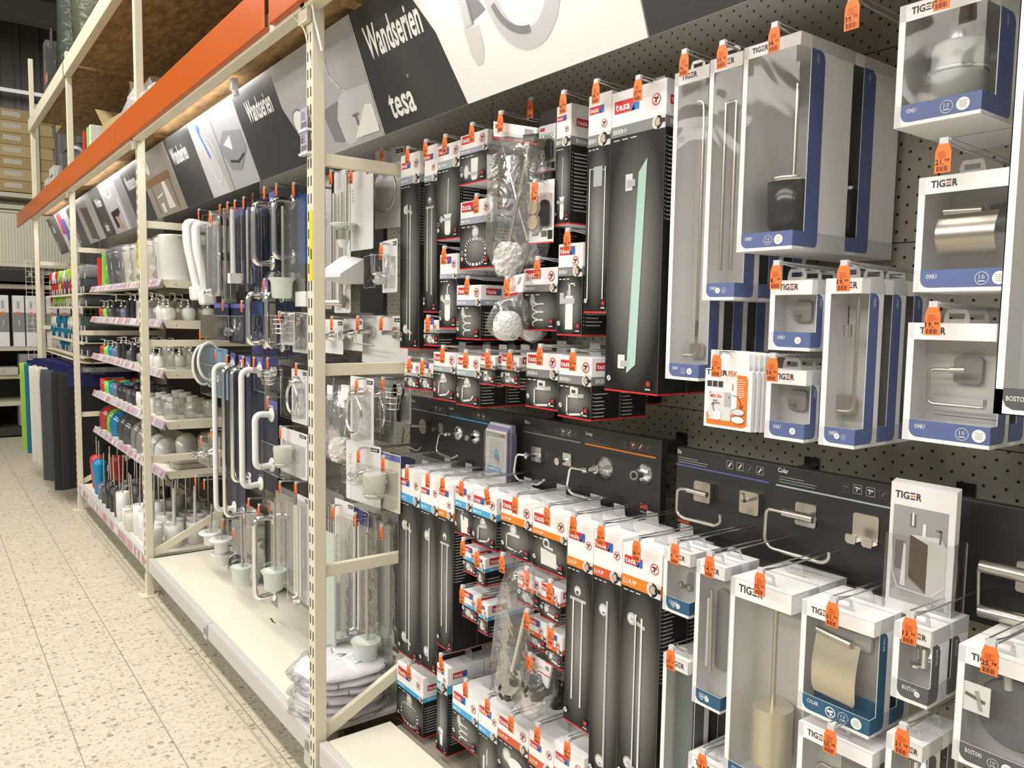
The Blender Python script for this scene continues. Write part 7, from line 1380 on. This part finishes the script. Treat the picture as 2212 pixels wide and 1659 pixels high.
# wire mesh panel behind the towels' far end
b = MB()
for k in range(19): b.box(.85+.05*k, 8.96, .0, .853+.05*k, 8.964, 1.98, CREAM)
for k in range(22): b.box(.85, 8.956, .92+.05*k, 1.75, 8.96, .923+.05*k, CREAM)
tag(b.build('wire_grid'), 'cream wire grid panel closing the end of the towel bay', 'grid')
# ------------------------------------------------------------ rack across the end of the aisle
FY = 10.95; RKC = pm('far_cream', (.62, .58, .47), .5); BROWN = pm('carton_brown', (.42, .31, .15), .7); BROWN2 = pm('carton_brown_light', (.50, .38, .20), .7)
t = thing('end_rack', 'cream rack across the far end of the aisle', 'rack', (0, FY, 0))
for x in (-.2, 1.17, 2.5): b = MB(); b.box(x, .0, 0.002, x+.05, .05, 3.9, RKC); b.build('post', t)
for z in (.42, .74, 1.07, 1.80, 1.97, 2.72, 2.86): b = MB(); b.box(-.2, .03, z-.05, 2.5, .6, z, RKC); b.build('shelf_plate', t)
b = MB(); b.box(-.2, .62, .1, 2.5, .64, 1.96, pm('rack_back', (.035, .033, .03), .7)); b.build('back_sheet', t)
b = MB(); b.box(-.2, 0, .02, 2.5, .55, .12, pm('plinth_dark', (.04, .035, .03), .7)); b.build('plinth', t)
b = MB(); b.box(.60, FY-.06, 2.02, 1.60, FY-.02, 2.62, pm('radiator_white', (.68, .67, .56), .4))
for k in range(32): b.box(.61+.031*k, FY-.066, 2.05, .628+.031*k, FY-.06, 2.59, pm('radiator_white', .6))
b.box(.60, FY-.08, 2.0, 1.60, FY-.02, 2.02, pm('radiator_white', .6)); b.box(.60, FY-.08, 2.62, 1.60, FY-.02, 2.64, pm('radiator_white', .6)); tag(b.build('radiator_panel'), 'large cream ribbed radiator panel shown on the end rack', 'radiator')
b = MB(); b.box(.6, FY-.07, 1.83, 1.16, FY+.03, 1.96, pm('black_box', (.03, .03, .035), .4)); f = Fc(b, (.6, FY-.07, 1.83), (1, 0, 0), (0, 0, 1)); f.rect(.46, .07, .50, .11, PGREY); tag(b.build('long_box'), 'long black box lying on the end rack below the radiator', 'box')
tt = thing('tall_carton', 'tall narrow white carton with dark grey picture on the end rack', 'carton', (.62, FY+.02, 1.07), group='tall narrow cartons'); b = MB(); b.box(0, 0, 0, .115, .12, .60, WHITE); b.build('carton', tt); b = MB(); f = Fc(b, (0, 0, 0), (1, 0, 0), (0, 0, 1), .001); f.rect(0, .17, .115, .40, CARDG); f.rect(.035, .44, .075, .54, PLIGHT); f.rect(.052, .45, .057, .53, BLK, 2); f.rect(.04, .37, .07, .41, TAG, 2); f.rect(.055, .25, .065, .31, PLIGHT, 2); b.build('print', tt)
for i, x in enumerate((.745, .90, 1.03, 1.24, 1.38, 1.52)): dup(tt, (x, FY+.02, 1.07), 'tall narrow white carton with dark grey picture on the end rack')
for z, nn, xs in ((.12, 3, (.62, .70)), (.42, 0, ()), (.74, 3, (.60, .66)), (.74, 1, (.98,))):
    for k in range(nn):
        for x in xs:
            b = MB(); w_ = .34 if z != .74 else (.26 if x < .9 else .2); b.box(0, 0, 0, w_-.02*k, .3, .085, pm('pale_box', (.55, .55, .5), .6)); f = Fc(b, (0, 0, 0), (1, 0, 0), (0, 0, 1), .001); f.rect(.03, .02, w_-.12, .065, PGREY); o = b.build('flat_box'); o.location = (x-.25+.02*k, FY-.01, (.125 if z == .12 else z)+.088*k+.001); tag(o, 'flat pale box in a small stack on the end rack', 'box', 'flat pale boxes on the end rack')
            break
b = MB(); b.box(.95, FY+.02, .74, 1.16, FY+.3, .98, CARDG); tag(b.build('dark_carton'), 'dark grey carton behind the flat boxes on the end rack', 'carton')
b = MB(); b.box(.93, FY+.02, .13, 1.16, FY+.3, .38, CARDG); tag(b.build('dark_carton'), 'dark grey carton on the lowest level of the end rack', 'carton')
for k in range(7):
    b = MB(); z = 2.87+.135*k; b.box(.1, 0, 0, 1.38-.02*(k % 2), .5, .13, [BROWN, BROWN2][k % 2]); f = Fc(b, (.1, 0, 0), (1, 0, 0), (0, 0, 1), .001); f.rect(.76, .045, .94, .10, pm('carton_label', (.55, .52, .44), .6)); o = b.build('flat_carton'); o.location = (0, FY+.02, z); tag(o, '%s flat brown carton in the stack high on the end rack' % ['lowest', 'second', 'third', 'fourth', 'fifth', 'sixth', 'topmost'][k], 'carton', 'flat brown cartons on the end rack')
# ------------------------------------------------------------ goods stored above the orange fascia
ZD = 2.4305
def crate(label, x, y, w_, d, h, m, rz=0, lid=None, txt=None, z=ZD):
    t = thing('storage_carton', label, 'carton', (x, y, z), (0, 0, rz)); b = MB(); b.box(0, 0, 0, w_, d, h, m); f = Fc(b, (0, d, 0), (0, -1, 0), (0, 0, 1), .0006); g = Fc(b, (0, 0, 0), (1, 0, 0), (0, 0, 1), .0006)
    if txt: g.text(txt, w_*.2, h*.75, .04, TINK, 1, w=w_*.6); g.rect(w_*.15, h*.2, w_*.4, h*.55, PGREY); f.rect(d*.1, h*.1, d*.4, h*.5, PGREY); f.text(txt, d*.2, h*.75, .03, TINK, 1, w=d*.6)
    b.build('carton', t)
    if lid:
        for i, (p, q) in enumerate(lid): b = MB(); b.mesh([(0, p, h), (w_*.9, p, h), (w_*.9, q, h+.13), (0, q, h+.13), (0, p+.004, h), (w_*.9, p+.004, h), (w_*.9, q+.004, h+.13), (0, q+.004, h+.13)], [(0, 1, 2, 3), (7, 6, 5, 4), (0, 4, 5, 1), (1, 5, 6, 2), (2, 6, 7, 3), (3, 7, 4, 0)], m); b.build('flap', t)
    return t
crate('white carton with grey picture above the fascia, far part', 1.02, 8.2, .35, .30, .36, pm('white_carton', (.55, .54, .50), .6), txt='velleci')
crate('white carton beside the far upright above the fascia', 1.02, 8.6, .3, .25, .30, pm('white_carton', .5), txt='delaru')
crate('open brown carton behind the white one, above the fascia', 1.35, 7.9, .45, .5, .40, pm('carton_dark', (.20, .14, .08), .7), lid=((0, -.12), (.5, .6)))
crate('brown carton with standing flap above the fascia', 1.10, 5.55, .42, .55, .34, BROWN, rz=.08, lid=((.55, .72), (0, -.10)))
crate('grey-brown carton under clear wrap above the fascia', 1.02, 4.55, .45, .55, .30, pm('carton_dark', .2), rz=-.05, lid=((.55, .68),))
crate("large brown carton behind, near the second upright", 1.52, 3.8, .4, .5, .42, BROWN)
crate("long brown carton lying above the grab bars", 1.45, 2.6, .5, 1.2, .38, pm('carton_dark', .2))
for i, (y, c, w_) in enumerate(((6.62, 'red', .06), (6.45, 'green', .05), (6.35, 'white', .05))):
    b = MB(); b.box(0, 0, 0, .25, w_, .38, COLS[c]); o = b.build('boxed_board', bevel=.006); o.location = (1.02, y, ZD); tag(o, '%s upright slab standing above the fascia beside a brown carton' % c, 'board')
t = thing('wrapped_bundle', 'black bundle in clear wrap above the fascia near the third upright', 'bundle', (1.10, 7.1, ZD)); b = MB(); b.lathe([(.16, 0), (.18, .08), (.15, .2), (.16, .28), (.10, .36), (.02, .38)], (0, 0, 0), BLKPL, 18, sy=1.3); b.build('bundle', t); b = MB(); b.lathe([(.19, 0), (.21, .05), (.17, .2), (.18, .27)], (0, 0, .001), BAG, 14, sy=1.4, caps=False); b.build('wrap', t)
t = thing('loose_wrap', 'crumpled clear wrap spilling over the orange fascia', 'wrap', (1.0, 4.55, 2.52)); b = MB(); n = 18; R = random.Random(9); vs = []
for j, (s_, h) in enumerate(((.0, .12), (.5, .13), (.9, .09), (1.05, .03), (1.1, -.01))):
    for k in range(n): a = 2*PI*k/n; q = .15*s_*(1+R.uniform(-.25, .25)); vs.append((q*.6*math.cos(a), q*1.6*math.sin(a), h*(1+R.uniform(-.3, .3))))
b.mesh(vs, [(j*n+k, j*n+(k+1) % n, (j+1)*n+(k+1) % n, (j+1)*n+k) for j in range(4) for k in range(n)], film('loose_wrap', (.9, .9, .9), .12, .15, .9, 12, .35), True); b.build('wrap', t)
# upper level: rolls and packed goods
def roll(label, x, y, r, h, tilt, m):
    t = thing('wrapped_roll', label, 'roll', (x, y, 3.301), tilt, group='wrapped rolls on the upper level'); b = MB(); b.lathe([(r*.5, 0), (r*.9, .03), (r, .12), (r*1.02, h*.5), (r*.97, h)], (0, 0, .0), m, 22); b.build('roll', t); b = MB(); b.lathe([(r*.55, -.0), (r*1.0, .02), (r*1.05, .12), (r*1.07, h*.5), (r*1.02, h)], (0, 0, .001), film('roll_wrap', (.9, .92, .88), .02, .2, .5, 12, .0), 20, caps=False); b.build('wrap', t)
DG = pm('roll_green', (.035, .05, .035), .6); DK = pm('roll_dark', (.02, .02, .022), .5); OL = pm('roll_olive', (.10, .10, .06), .6)
roll('dark green wrapped roll, leftmost on the upper level', 1.16, 7.75, .15, 1.6, (0, .02, 0), DG); roll('dark wrapped roll between the green and the olive one', 1.22, 7.32, .13, 1.6, (0, 0, 0), DK); roll('olive wrapped roll on the upper level', 1.20, 6.78, .19, 1.6, (0, -.04, 0), OL); roll('rearmost olive wrapped roll near the top edge', 1.28, 6.25, .16, 1.6, (0, 0, 0), OL)
t = thing('bagged_tools', 'dark tool shapes in a tall clear bag on the far upper level', 'bundle', (1.02, 8.4, 3.301)); b = MB(); b.box(0, 0, 0, .2, .16, .55, DK); b.box(-.002, .02, .26, 0, .12, .34, TAG); b.tube(bend([(.05, .05, .53), (.05, .04, .75), (.05, .12, .75), (.05, .12, .6)], .03), .012, BLKPL, 8); b.build('tools', t); b = MB(); b.box(-.01, -.01, 0, .21, .17, .62, BAG); b.build('bag', t)
b = MB(); b.box(0, 0, 0, .5, .5, .30, BROWN); o = b.build('brown_carton'); o.location = (1.2, 8.9, 3.301); tag(o, 'brown carton on the far upper level behind the last upright', 'carton')
